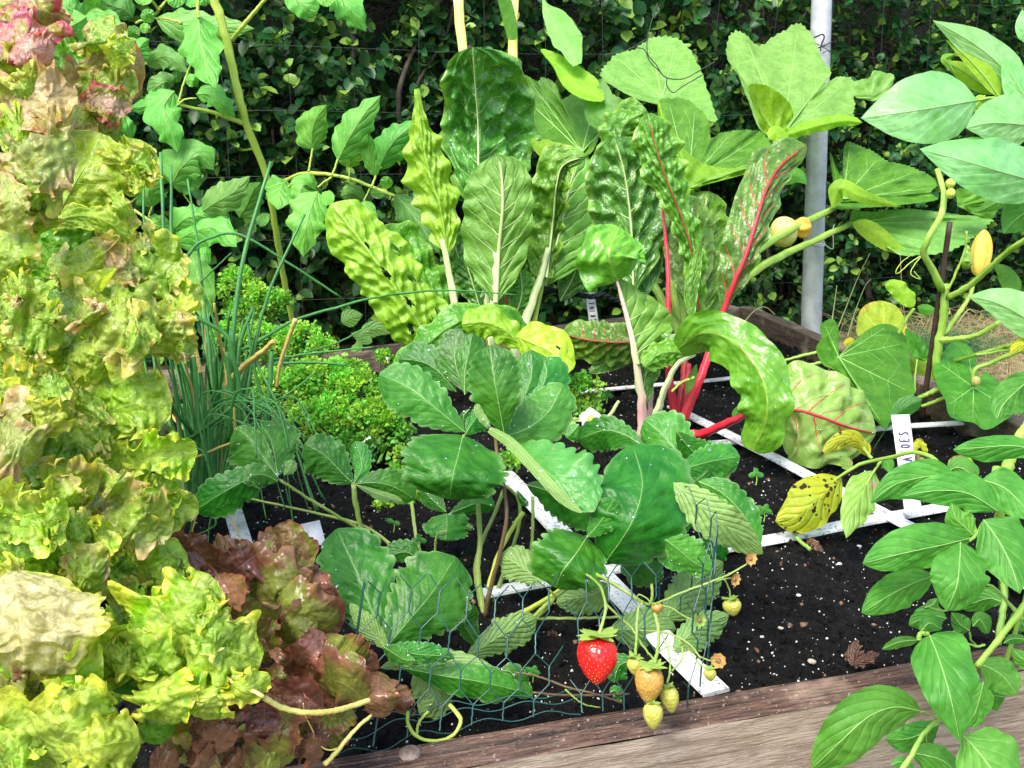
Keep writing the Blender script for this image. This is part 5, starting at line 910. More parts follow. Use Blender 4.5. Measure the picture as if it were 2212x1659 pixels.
# deep inner leaves that close the plant
r = np.random.default_rng(4)
for k in range(46):
    y = r.uniform(20, 1700); xm = np.interp(y, [0, 200, 400, 700, 1000, 1300, 1700], [90, 150, 210, 330, 320, 330, 240]); a = r.uniform(-.2, .8) * xm; x1 = a + r.uniform(60, 130); y1 = y + r.uniform(-90, 90)
    if x1 > xm: continue
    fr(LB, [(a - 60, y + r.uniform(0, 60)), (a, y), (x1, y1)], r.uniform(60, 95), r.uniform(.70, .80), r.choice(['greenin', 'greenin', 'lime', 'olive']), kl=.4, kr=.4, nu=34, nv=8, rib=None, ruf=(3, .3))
crop(0, 0)
for a in (([(60, 700), (150, 400), (200, 150), (230, -80)], 260, .60, 'pink'), ([(200, 500), (380, 250), (450, 50), (520, -120)], 150, .62, 'brown'), ([(-80, 420), (150, 500), (350, 540), (545, 600)], 150, .55, 'pink'), ([(-50, 680), (150, 640), (380, 640), (520, 740)], 110, .57, 'limetan'),
          ([(-60, 1150), (100, 980), (250, 830), (440, 780)], 230, .56, 'limetan'), ([(60, 1120), (200, 1020), (330, 940), (470, 920)], 130, .545, 'lime'), ([(1050, 720), (1110, 560), (1110, 400), (1060, 230)], 150, .60, 'limetan'), ([(1090, 700), (1250, 600), (1340, 520), (1440, 460)], 95, .59, 'lime'),
          ([(650, 1000), (850, 880), (1150, 780), (1520, 760)], 190, .62, 'brown'), ([(800, 1130), (1050, 1000), (1250, 960), (1470, 960)], 150, .60, 'limetan'), ([(850, 1150), (1050, 1100), (1200, 1120), (1400, 1170)], 120, .59, 'pink'), ([(430, 1010), (520, 960), (600, 950), (660, 920)], 70, .555, 'pink'),
          ([(-50, 1300), (250, 1150), (500, 1080), (800, 1060)], 200, .545, 'tan'), ([(650, 1450), (850, 1400), (1100, 1400), (1300, 1420)], 190, .62, 'greenin'), ([(760, 1180), (860, 1260), (960, 1300), (1010, 1270)], 80, .60, 'limetan'), ([(900, 1250), (1000, 1400), (1150, 1500), (1240, 1560)], 120, .615, 'limetan'),
          ([(300, 1400), (420, 1330), (560, 1330), (640, 1380)], 150, .55, 'tan'), ([(-60, 1480), (150, 1380), (330, 1350)], 130, .55, 'lime'), ([(60, 250), (160, 220), (260, 260)], 90, .57, 'pink')): fr(LB, *a)
crop(0, 600)
for a in (([(-40, 420), (180, 230), (420, 90), (780, 30)], 240, .50, 'pink'), ([(-60, 240), (60, 330), (120, 480), (150, 820)], 110, .485, 'pink'), ([(0, 480), (200, 420), (400, 380), (670, 330)], 170, .50, 'tan'), ([(150, 560), (300, 500), (450, 520), (650, 500)], 160, .51, 'limetan'), ([(200, 700), (320, 680), (450, 720), (500, 840)], 130, .51, 'limetan')): fr(LB, *a)
fr(LB, [(560, 860), (700, 560), (880, 230), (1010, 20), (1080, -180)], 330, .56, 'yellet', kl=.15, kr=.2, ruf=(3, .12), pk=(6, .45, .04, .05), rib=(9, 3), veins=(6, .16, 4), rip=.2)
for a in (([(1280, 400), (1400, 220), (1480, 60), (1560, -90)], 170, .545, 'yellet'), ([(1350, 300), (1430, 200), (1520, 100), (1680, 30)], 110, .54, 'tan'), ([(1330, 330), (1450, 290), (1560, 250)], 80, .54, 'yellet'), ([(1240, 350), (1280, 500), (1330, 640), (1390, 720)], 55, .545, 'tan'),
          ([(200, 1300), (420, 1120), (700, 930), (1080, 960)], 210, .575, 'greenin'), ([(240, 1350), (330, 1050), (480, 880), (700, 830)], 160, .60, 'greenin'), ([(1000, 950), (1200, 820), (1350, 780), (1480, 760)], 120, .555, 'limetan'), ([(1050, 1120), (1280, 1030), (1500, 1050), (1780, 1010)], 150, .55, 'limetan'),
          ([(1400, 830), (1450, 950), (1560, 1030), (1770, 1030)], 55, .54, 'pink'), ([(1200, 1450), (1090, 1300), (960, 1160), (880, 1030)], 190, .53, 'tan'), ([(1050, 1450), (1120, 1300), (1230, 1200), (1300, 1180)], 130, .535, 'yellet'), ([(50, 1580), (70, 1300), (100, 1050), (60, 820)], 160, .50, 'limetan'),
          ([(20, 1500), (150, 1450), (260, 1430), (350, 1390)], 80, .49, 'yellet'), ([(920, 1440), (760, 1300), (650, 1230), (540, 1190)], 100, .55, 'tan'), ([(1000, 1580), (1250, 1400), (1450, 1290), (1590, 1230)], 110, .53, 'pink'), ([(950, 1500), (1150, 1450), (1300, 1330), (1350, 1270)], 110, .54, 'lime'),
          ([(1350, 1680), (1600, 1420), (1800, 1300), (1970, 1290)], 220, .54, 'lime'), ([(1600, 1640), (1780, 1400), (1850, 1200), (1870, 1080)], 120, .545, 'limetan'), ([(1850, 1600), (1980, 1530), (2080, 1550), (2190, 1480)], 80, .54, 'yellet'), ([(1100, 1650), (900, 1550), (700, 1600), (550, 1550)], 120, .54, 'greenin')): fr(LB, *a)
# the curled band across the bright leaf
fr(LB, [(460, 840), (780, 700), (1120, 740), (1420, 960)], 80, .545, 'lime', shape='strap', ruf2=(8, .05), rip=.1, pk=(9, .2, .12, .04))
crop(0, 1200)
for a in (([(560, 40), (850, 180), (1150, 330), (1350, 480)], 300, .51, 'lime'), ([(700, 250), (1000, 150), (1350, 150), (1650, 180)], 260, .505, 'limetan'), ([(1200, 300), (1350, 280), (1500, 300), (1640, 200)], 160, .495, 'tan'), ([(1300, 380), (1400, 400), (1480, 420), (1560, 440)], 80, .49, 'tan'), ([(640, 330), (900, 500), (1100, 560), (1300, 560)], 150, .505, 'lime'),
          ([(850, 60), (950, 100), (1010, 180)], 110, .495, 'brown'), ([(1560, 0), (1750, 150), (1850, 330), (1900, 520)], 170, .53, 'limetan'), ([(1800, 450), (1900, 470), (2000, 470), (2110, 440)], 75, .525, 'tan'), ([(1700, -50), (1850, 0), (1950, 150), (2000, 330)], 110, .53, 'lime'),
          ([(-50, 200), (200, 250), (420, 300), (640, 400)], 190, .50, 'lime'), ([(400, 300), (480, 180), (500, 80), (490, 30)], 110, .495, 'limetan'), ([(-60, 120), (80, 70), (250, 100)], 130, .49, 'tan'), ([(-60, 730), (100, 620), (190, 480), (180, 350)], 190, .49, 'yellet'), ([(50, 640), (200, 680), (330, 700), (440, 740)], 110, .48, 'limetan'),
          ([(-60, 950), (200, 930), (450, 930), (740, 860)], 170, .47, 'tan'), ([(300, 1000), (450, 960), (600, 900), (700, 820)], 110, .465, 'limetan'), ([(-60, 1250), (200, 1180), (450, 1130), (700, 1090)], 180, .475, 'yellet'), ([(740, 650), (900, 740), (1080, 780), (1310, 830)], 140, .535, 'limetan'), ([(780, 660), (830, 700), (930, 730)], 60, .525, 'pink'),
          ([(1100, 650), (1200, 680), (1300, 800)], 90, .55, 'olive'), ([(850, 1380), (1150, 1200), (1450, 1080), (1810, 1120)], 240, .51, 'lime'), ([(1000, 1250), (1300, 1030), (1500, 950), (1740, 940)], 170, .515, 'yellet'), ([(1300, 980), (1430, 830), (1500, 760), (1560, 720)], 100, .54, 'limetan'), ([(830, 1300), (900, 1150), (980, 1080), (1080, 1000)], 130, .505, 'limetan'),
          ([(-80, 1450), (100, 1430), (250, 1520), (390, 1650)], 230, .455, 'pink'), ([(200, 1300), (400, 1250), (520, 1300), (560, 1420)], 150, .46, 'yellet'), ([(450, 1560), (700, 1450), (900, 1400), (1100, 1330)], 170, .50, 'limetan'), ([(800, 1650), (950, 1500), (1050, 1400), (1200, 1350)], 130, .505, 'tan'), ([(1300, 1400), (1400, 1450), (1450, 1480)], 70, .52, 'tan'),
          ([(1150, 1800), (1420, 1730), (1750, 1650), (2090, 1580)], 150, .50, 'yellet'), ([(1480, 1500), (1650, 1420), (1800, 1340)], 95, .55, 'olive'), ([(1800, 1300), (1880, 1400), (1960, 1450)], 20, .545, 'tan')): fr(LB, *a)
# dark hollows between the leaves show shaded inner leaves
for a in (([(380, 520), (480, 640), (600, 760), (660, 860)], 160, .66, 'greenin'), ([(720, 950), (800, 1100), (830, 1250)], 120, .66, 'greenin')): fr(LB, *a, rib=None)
crop(0, 1800)
for a in (([(1150, 380), (1450, 400), (1700, 380), (1930, 350)], 170, .50, 'lime'), ([(1300, 620), (1500, 600), (1700, 560), (2100, 560)], 120, .51, 'limetan'), ([(1050, 380), (1300, 530), (1550, 680), (1840, 760)], 180, .475, 'brown'), ([(1150, 550), (1350, 680), (1500, 780), (1620, 880)], 140, .47, 'tan'), ([(1050, 300), (1150, 250), (1250, 300), (1330, 380)], 110, .475, 'tan'),
          ([(280, 520), (550, 360), (800, 320), (1010, 400)], 180, .47, 'limetan'), ([(500, 450), (600, 400), (700, 420), (820, 560)], 130, .465, 'tan'), ([(0, 100), (300, 80), (600, 120), (900, 150)], 170, .48, 'greenin'), ([(-50, 800), (200, 660), (420, 600), (700, 560)], 200, .44, 'lime'), ([(400, 850), (520, 700), (620, 600), (700, 560)], 90, .43, 'yellet'), ([(-30, 500), (100, 480), (200, 430), (260, 370)], 100, .45, 'yellet'),
          ([(560, 900), (750, 830), (880, 760), (980, 730)], 120, .455, 'tan'), ([(880, 1000), (1020, 900), (1150, 850), (1240, 800)], 110, .46, 'yellet'), ([(900, 1150), (1050, 1050), (1130, 1000), (1170, 1180)], 110, .46, 'yellet'), ([(-60, 1250), (250, 1120), (450, 1020), (640, 930)], 210, .46, 'greenin'), ([(450, 1100), (700, 1040), (900, 980), (1080, 900)], 150, .455, 'limetan'),
          ([(1100, 1400), (1300, 1200), (1450, 1040), (1530, 900)], 200, .50, 'greenin'), ([(1330, 1380), (1600, 1220), (1800, 1100), (1960, 990)], 220, .49, 'lime'), ([(1500, 1300), (1700, 1330), (1850, 1300), (2020, 1330)], 120, .485, 'limetan'), ([(600, 1350), (800, 1290), (950, 1300), (1110, 1430)], 170, .45, 'limetan'), ([(1250, 1350), (1300, 1420), (1320, 1500), (1300, 1590)], 130, .475, 'lime'),
          ([(-40, 1480), (130, 1380), (300, 1320)], 150, .44, 'lime'), ([(1600, 1380), (1680, 1450), (1760, 1540)], 100, .49, 'tan')): fr(LB, *a)
crop(0, 2400)
fr(LB, [(140, -420), (180, -80), (230, 260), (255, 540), (215, 810)], 560, [.43, .40, .39, .41], 'tanbig', wr=330, shape=[(0, .1), (.12, .65), (.28, .98), (.45, 1), (.62, .85), (.8, .66), (.93, .36), (1, .05)], kl=.2, kr=.3, ruf=(4, .06), ruf2=(14, .03), pk=(8, .18, .07, .03), rip=.14, bulge=.12, nu=90, nv=20, rib=None, label='broad blistered tan lettuce leaf with a pale midrib')
for a in (([(800, 450), (930, 300), (1010, 160), (1210, 60)], 95, .435, 'lime'), ([(500, 560), (800, 480), (1050, 520), (1200, 830)], 190, .43, 'lime'), ([(950, 600), (1150, 560), (1320, 500), (1460, 360)], 150, .425, 'yellet'), ([(1000, 350), (1100, 400), (1180, 450)], 110, .44, 'limetan'), ([(400, 1150), (560, 950), (750, 780), (1060, 820)], 240, .41, 'lime'),
          ([(450, 1180), (650, 1120), (850, 1050), (1100, 1060)], 200, .405, 'yellet'), ([(-60, 950), (100, 950), (250, 980), (400, 1010)], 170, .41, 'olive'), ([(0, 850), (150, 1050), (230, 1180), (260, 1280)], 130, .405, 'tan'), ([(-60, 1550), (60, 1400), (150, 1300), (250, 1200)], 170, .40, 'lime'), ([(-60, 1700), (120, 1600), (300, 1560), (400, 1640)], 150, .395, 'lime'),
          ([(300, 1750), (600, 1450), (900, 1300), (1280, 1280)], 330, .39, 'yellet'), ([(500, 1800), (800, 1600), (1100, 1480), (1460, 1420)], 230, .385, 'yellet'), ([(350, 1500), (550, 1350), (750, 1230), (950, 1180)], 200, .395, 'limetan'), ([(1000, 1750), (1150, 1620), (1300, 1640), (1420, 1680)], 120, .40, 'limetan'), ([(1150, 700), (1200, 800), (1250, 870), (1150, 960)], 70, .47, 'straw_lite'),
          ([(-40, 760), (80, 800), (200, 830)], 80, .45, 'greenin'), ([(330, 820), (400, 860), (480, 950)], 110, .45, 'greenin')): fr(LB, *a)

full()
FRW[:] = [1.35, .1]
LY = thing('yellow_lettuce', 'bright yellow green blistered lettuce sitting in front of the red lettuce', 'lettuce', tuple(G(330, 1780)))
for a in (([(290, 1520), (330, 1430), (375, 1350), (405, 1280)], 88, .43, 'yellet'), ([(320, 1420), (370, 1350), (410, 1300), (455, 1252)], 42, .43, 'yellet'), ([(330, 1440), (400, 1400), (470, 1400), (556, 1426)], 62, .425, 'yellet'), ([(420, 1330), (450, 1330), (475, 1350)], 30, .42, 'yellet'), ([(330, 1440), (345, 1490), (360, 1530), (358, 1562)], 44, .42, 'yellet'),
          ([(250, 1440), (300, 1420), (340, 1430), (330, 1470)], 45, .43, 'lime'), ([(425, 1450), (440, 1490), (450, 1520), (452, 1552)], 34, .42, 'yellet'), ([(450, 1450), (500, 1480), (540, 1485), (578, 1460)], 24, .42, 'yellet'), ([(380, 1430), (430, 1440), (480, 1440), (540, 1455)], 34, .43, 'limetan'), ([(360, 1400), (420, 1370), (470, 1360), (520, 1395)], 36, .42, 'limetan'),
          ([(400, 1490), (420, 1470), (445, 1465)], 30, .45, 'greenin'), ([(240, 1350), (280, 1330), (330, 1320)], 38, .47, 'greenin')): fr(LY, *a)
leaf(LY, [(230, 1478), (270, 1490), (322, 1496)], 44, 12, .44, M_['straw_lite'], 'round'); stem(LY, [(300, 1600), (330, 1500), (350, 1440)], [.45, .44], 26, 16, T_['lime'])
leaf(LY, [(310, 1600), (340, 1570), (380, 1560)], 36, 34, .44, M_['greenin'], 'round', ruf=(2, .2))
stem(LY, [(392, 1480), (400, 1462), (425, 1446), (470, 1452), (500, 1470), (570, 1505)], [.42, .41], 5, 8, T_['yel'], 'stalk')

LR = thing('red_lettuce', 'glossy red brown lettuce with rounded lobes beside the chicken wire', 'lettuce', tuple(G(600, 1700)))
crop(700, 2400)
FRW[:] = [1.3, .1]; RR = dict(ruf2=(4, .04), rip=.3, pk=(5, .4, .0, .04), rib=None, ruf=(2, .2), frill=0, shape='round')
for a in (([(1290, 740), (1290, 600), (1400, 430), (1570, 260)], 130, .50, 'redlet'), ([(1270, 700), (1180, 560), (1100, 500), (1000, 455)], 60, .50, 'redlet'), ([(950, 930), (1150, 940), (1380, 960), (1570, 1060)], 150, .49, 'redlet'), ([(1200, 1000), (1350, 1050), (1450, 1100), (1520, 1220)], 110, .485, 'redlet'), ([(950, 1010), (940, 1180), (960, 1330), (950, 1490)], 160, .465, 'redlet'),
          ([(1100, 1020), (1130, 1200), (1130, 1400), (1080, 1590)], 190, .47, 'olive'), ([(420, 1180), (600, 1060), (760, 910), (940, 960)], 100, .46, 'redlet'), ([(560, 1050), (560, 1130), (600, 1270)], 110, .455, 'redlet'), ([(60, 1150), (230, 1200), (380, 1350), (440, 1560)], 190, .455, 'redlet'), ([(60, 1180), (40, 1300), (60, 1400), (120, 1500)], 70, .45, 'brown'),
          ([(600, 250), (700, 180), (800, 200), (900, 330)], 160, .52, 'olive'), ([(950, 600), (970, 400), (990, 200), (990, 50)], 90, .53, 'brown'), ([(760, 450), (880, 420), (970, 350)], 80, .52, 'brown'), ([(1050, 450), (1200, 300), (1350, 150), (1500, 100)], 190, .55, 'olive'), ([(1350, 650), (1550, 550), (1700, 430), (1800, 300)], 140, .56, 'olive'),
          ([(1400, 750), (1600, 780), (1800, 800), (2030, 980)], 230, .52, 'olive'), ([(1550, 1000), (1800, 700), (1900, 600), (1900, 460)], 150, .54, 'olive'), ([(1900, 430), (1930, 550), (2000, 660), (2080, 750)], 70, .55, 'redlet'), ([(900, 800), (1050, 720), (1200, 760), (1300, 800)], 110, .53, 'olive'), ([(600, 1700), (800, 1600), (1000, 1560), (1250, 1600)], 170, .48, 'olive'),
          ([(1200, 1550), (1350, 1500), (1500, 1580), (1560, 1620)], 130, .49, 'redlet'), ([(1300, 1250), (1450, 1350), (1560, 1420), (1640, 1400)], 90, .50, 'redlet'), ([(1500, 1150), (1650, 1180), (1800, 1180), (1900, 1100)], 130, .53, 'olive'), ([(1650, 1500), (1750, 1380), (1850, 1300)], 90, .54, 'olive'), ([(0, 1650), (150, 1500), (250, 1450)], 130, .48, 'olive'), ([(300, 1700), (400, 1620), (500, 1600)], 90, .47, 'tan'), ([(700, 1250), (740, 1320), (800, 1450)], 100, .49, 'olive'),
          ([(1650, 850), (1450, 800), (1300, 860)], 120, .53, 'olive'), ([(100, 1500), (250, 1600), (350, 1700)], 130, .46, 'redlet'), ([(500, 1500), (560, 1620), (700, 1700)], 130, .47, 'redlet'), ([(850, 1600), (950, 1660), (1100, 1700)], 120, .475, 'tanlime'), ([(1050, 1350), (1250, 1330), (1400, 1400)], 110, .50, 'olive'), ([(700, 600), (780, 700), (900, 760)], 110, .53, 'redlet'), ([(1100, 250), (1180, 180), (1300, 160)], 90, .56, 'redlet'), ([(1250, 850), (1100, 830), (960, 800)], 80, .51, 'redlet'),
          ([(1500, 700), (1600, 650), (1750, 640)], 90, .55, 'redlet'), ([(1700, 1000), (1800, 900), (1950, 900)], 90, .53, 'olive'), ([(-200, 1500), (-50, 1500), (60, 1560)], 110, .47, 'olive'), ([(-300, 1600), (-150, 1650), (0, 1700)], 110, .46, 'redlet')): fr(LR, *a, **RR)
tile(1, 2)
for a in (([(250, 1035), (235, 1120), (250, 1220), (270, 1325)], 100, .53, 'redlet'), ([(100, 800), (60, 900), (180, 1000), (200, 1060)], 70, .56, 'redlet'), ([(-20, 830), (60, 900), (140, 980)], 90, .55, 'olive'), ([(380, 1120), (400, 1200), (390, 1300)], 50, .56, 'redlet')): fr(LR, *a, **RR)
tile(0, 2)
for a in (([(1480, 740), (1450, 620), (1480, 520), (1410, 410)], 90, .50, 'redlet'), ([(1440, 700), (1400, 560), (1400, 450)], 60, .51, 'redlet'), ([(1300, 480), (1260, 400), (1280, 350), (1330, 330)], 80, .53, 'redlet'), ([(1320, 350), (1330, 300), (1260, 230), (1190, 220)], 80, .54, 'redlet'), ([(1200, 260), (1150, 180), (1110, 100), (1160, 20)], 60, .52, 'redlet'), ([(1060, 160), (1090, 180), (1170, 200)], 30, .525, 'redlet'),
          ([(1020, 0), (1060, -10), (1110, 10)], 28, .52, 'redlet'), ([(1400, 480), (1500, 400), (1600, 320), (1680, 260)], 120, .57, 'redlet'), ([(1640, 420), (1660, 320), (1720, 220), (1780, 150)], 60, .58, 'olive'), ([(1650, 280), (1780, 200), (1900, 200), (2020, 330)], 90, .59, 'brown'), ([(1500, 500), (1700, 450), (1850, 450), (2000, 520)], 150, .57, 'olive'), ([(1650, 650), (1850, 620), (2000, 650), (2180, 700)], 150, .56, 'olive'),
          ([(1850, 900), (1950, 750), (2100, 700), (2200, 760)], 120, .57, 'redlet'), ([(1500, 780), (1600, 700), (1700, 680), (1760, 740)], 100, .53, 'olive'), ([(1350, 620), (1500, 700), (1600, 850)], 120, .55, 'olive'), ([(1380, 240), (1450, 230), (1560, 260)], 60, .58, 'redlet'), ([(1900, 400), (2000, 420), (2100, 520), (2150, 640)], 70, .6, 'redlet'), ([(2150, 950), (2212, 1000), (2250, 1200)], 120, .57, 'olive'), ([(1250, 480), (1350, 440), (1380, 520)], 60, .53, 'redlet')): fr(LR, *a, **RR)
crop(700, 2400)
stem(LR, [(945, 960), (1080, 1040), (1250, 1100), (1430, 1122), (1700, 1100), (2030, 1010), (2080, 990)], [.45, .46, .50], 62, 56, T_['yel'], 'stalk', n=40, label='long pale yellow stalk looping across the red leaves')
stem(LR, [(1600, 1680), (1720, 1560), (1850, 1400), (1960, 1280), (2110, 1150)], [.49, .52], 56, 34, T_['yel'], 'stalk'); stem(LR, [(1365, 1020), (1385, 1150), (1470, 1320), (1500, 1420), (1570, 1500), (1660, 1530), (1740, 1510)], [.46, .49], 12, 18, T_['yel'], 'stalk', n=40)
# dead shrivelled scraps under the lettuce
full()
# ---------------------------------------------------------------- strawberry plants
tile(1, 1)
SB = thing('strawberry_plant', 'large strawberry plant with dark toothed leaves at the centre front of the bed', 'strawberry plant', tuple(G(1000, 2360)))
def st(mid, wl, wr, d, m='straw', shape='obov', kl=.3, kr=.3, **k):
    k.setdefault('ser', (10, .15)); k.setdefault('pk', (8, .42, .010, .03)); k.setdefault('drops', 6); wl *= 1.22; wr *= 1.22; k.setdefault('nu', 88); k.setdefault('nv', 13); k.setdefault('bulge', .1); k.setdefault('ruf', (2, .09))
    k.setdefault('rib', (2.6, .9)); k.setdefault('ribmat', T_['veinlt'])
    return leaf(SB if 'par' not in k else k.pop('par'), mid, wl, wr, d, M_[m], shape, kl, kr, **k)
RND = [(0, .1), (.05, .38), (.14, .68), (.28, .92), (.45, 1), (.65, .98), (.82, .82), (.93, .55), (1, .12)]
st([(800, 880), (745, 720), (735, 600), (770, 470)], 95, 60, [.86, .88], 'straw', kl=.2, kr=-.5); st([(800, 900), (800, 760), (820, 640), (850, 500)], 50, 110, [.85, .87], 'straw', kl=.1, kr=.5)
st([(745, 880), (620, 740), (500, 680), (370, 670)], 85, 105, [.88, .90], 'straw')
st([(800, 1140), (640, 1010), (450, 860), (245, 765)], 150, 125, [.80, .80, .82], 'straw_lite', kl=.15, kr=.5)
st([(1070, 1140), (1170, 950), (1230, 780), (1230, 610)], 115, 120, [.82, .86], 'straw'); st([(1150, 1000), (1270, 900), (1330, 760), (1300, 660)], 100, 130, [.83, .86], 'straw_lite', kl=.2, kr=.5)
st([(1050, 1170), (1200, 1120), (1340, 1010), (1440, 830)], 135, 140, [.78, .80, .82], 'straw_lite', RND, kl=.5, kr=.15)
st([(1055, 1150), (1020, 960), (990, 790), (960, 580)], 150, 155, [.77, .76, .77], 'straw', kl=.6, kr=.2, label='darkest strawberry leaflet folded upright in the middle')
st([(800, 1160), (850, 1080), (900, 1020), (960, 1010)], 45, 90, [.80, .82], 'straw'); st([(830, 990), (790, 1050), (800, 1150)], 35, 30, .81, 'straw')
st([(788, 1165), (760, 1280), (725, 1420), (700, 1575)], 275, 285, [.78, .74, .72, .73], 'straw', RND, kl=.25, kr=.3, drops=12, ser=(12, .10), nv=16)
st([(1085, 1260), (1240, 1330), (1430, 1480), (1640, 1655)], 215, 72, [.76, .70, .68], 'straw_burnt', 'obov', kl=.35, kr=-.4, nv=15, label='strawberry leaflet with brown scorched spots near its tip')
st([(960, 1120), (1090, 1200), (1240, 1350), (1400, 1530), (1560, 1665)], 26, 38, [.76, .69, .67], 'straw_under', 'strap', kl=.2, kr=.2, ser=None)
st([(880, 960), (900, 1020), (960, 1110)], 20, 26, .765, 'straw_under', 'strap', ser=None)
st([(1960, 1235), (1840, 1160), (1700, 1130), (1530, 1190)], 115, 80, [.80, .84], 'straw')
st([(1720, 1975), (1880, 1730), (1950, 1480), (1890, 1225)], 260, 275, [.70, .68, .70, .74], 'straw', RND, kl=.25, kr=.4, nv=16, ser=(12, .09), label='broad round dark strawberry leaflet right of the scorched one')
st([(1590, 1825), (1520, 1930), (1430, 2050), (1390, 2150)], 215, 205, [.70, .66, .67], 'straw', RND, kl=.1, kr=.5, nv=15, rib=(4, 2)); st([(1590, 1825), (1680, 1720), (1740, 1620), (1770, 1570)], 70, 90, [.69, .68], 'straw', kl=.5, kr=-.2)
st([(1200, 1480), (1390, 1540), (1560, 1620), (1700, 1730)], 120, 140, [.84, .82], 'straw', kl=.1, kr=.6); st([(1690, 1560), (1740, 1620), (1790, 1640)], 60, 50, .74, 'straw')
st([(2290, 1470), (2200, 1310), (2090, 1170), (1965, 1060)], 130, 150, [.80, .84], 'straw_lite')
tile(2, 1)
st([(-40, 1400), (110, 1350), (240, 1320), (372, 1300)], 95, 110, [.78, .82], 'straw_lite', kl=.3, kr=.3)
st([(-120, 1560), (60, 1520), (220, 1480), (300, 1460)], 90, 130, [.84, .84], 'straw')
tile(2, 2)
st([(-60, -190), (130, -20), (320, 120), (520, 272)], 110, 110, [.70, .68, .70], 'straw_under', 'ellip', kl=-.3, kr=.4); st([(100, -200), (260, -120), (400, 30), (505, 215)], 90, 70, [.72, .70], 'straw', 'ellip', kl=.2, kr=.2)
st([(-110, 180), (-20, 250), (80, 330), (190, 385)], 115, 85, [.66, .67], 'straw_lite', 'ellip'); st([(-60, 900), (40, 800), (160, 720), (300, 665)], 75, 110, [.70, .72], 'straw_under', 'ellip'); st([(-120, 700), (0, 560), (120, 430), (260, 320)], 110, 130, [.74, .76], 'straw_under', 'ellip')
st([(150, 160), (220, 60), (160, -20)], 60, 60, .8, 'straw')
st([(-40, -520), (60, -400), (160, -330), (260, -300)], 100, 100, [.80, .82], 'straw'); st([(-200, -60), (-60, -120), (80, -200), (180, -280)], 120, 120, [.78, .80], 'straw'); st([(120, 80), (200, 180), (180, 280), (120, 360)], 90, 90, [.78, .78], 'straw')
tile(1, 2)
st([(2290, 60), (2180, 130), (2110, 220), (2230, 370)], 60, 80, .70, 'straw_lite'); st([(2100, 150), (1980, 200), (1960, 330), (2080, 440)], 80, 120, .74, 'straw', kl=.4)
st([(1310, 470), (1230, 400), (1130, 330), (1030, 280)], 95, 95, [.74, .76], 'straw_under', 'obov'); st([(1740, 470), (1620, 540), (1500, 560), (1390, 590)], 95, 90, [.72, .74], 'straw_under', 'ellip'); st([(1740, 760), (1880, 760), (2020, 740), (2170, 760)], 105, 110, [.72, .74], 'straw_under', 'ellip')
st([(290, 880), (190, 620), (90, 370), (-30, 110)], 215, 205, [.61, .63, .66], 'straw', 'obov', kl=.2, kr=.35, nv=16, ser=(10, .16)); st([(290, 880), (440, 700), (590, 520), (740, 290)], 220, 215, [.60, .62, .65], 'straw', 'obov', kl=.2, kr=.35, nv=16, ser=(10, .16), label='large fresh strawberry leaflet behind the chicken wire')
st([(300, 890), (220, 800), (130, 700), (55, 590)], 50, 60, [.59, .60], 'straw_under', 'ellip', kl=.2, kr=-.3); st([(270, 870), (360, 930), (420, 960), (480, 960)], 55, 45, [.585, .59], 'straw_lite', 'ellip')
st([(300, 880), (480, 920), (620, 930), (735, 945)], 70, 45, [.59, .60], 'straw_lite', 'ellip', kl=.2, kr=.3)
st([(400, 1010), (650, 1060), (900, 1100), (1175, 1165)], 95, 100, [.62, .61, .62], 'straw', 'obov', kl=.5, kr=.4); st([(250, 1010), (500, 960), (760, 980), (1030, 1040)], 70, 60, [.64, .63], 'straw_under', 'ellip')
st([(480, 1020), (570, 1120), (600, 1220), (510, 1320)], 110, 130, [.63, .63], 'straw_under', 'ellip'); st([(790, 960), (940, 860), (1090, 770), (1265, 680)], 80, 100, [.66, .70], 'straw_under', 'obov', kl=.1, kr=.5)
st([(900, 900), (840, 800), (800, 720), (860, 600)], 50, 70, .68, 'straw'); st([(500, 300), (420, 260), (340, 280), (310, 330)], 50, 70, .76, 'straw', 'round')
st([(680, 10), (685, 70), (675, 185)], 128, 125, [.90, .88], 'straw', RND); st([(700, 10), (800, -30), (900, -60), (995, -30)], 55, 60, [.90, .92], 'straw'); st([(680, 0), (620, -50), (560, -110), (520, -150)], 50, 60, [.90, .92], 'straw'); 
st([(1140, -140), (1170, -80), (1210, -40)], 20, 20, .8, 'straw'); st([(1030, 1030), (1100, 1040), (1150, 1130), (1240, 1200)], 70, 60, .66, 'straw', 'ellip'); st([(1740, 1170), (1780, 1160), (1810, 1230)], 30, 30, .64, 'straw_lite', 'round'); st([(1900, 960), (1800, 1000), (1760, 1150)], 60, 90, .68, 'straw')
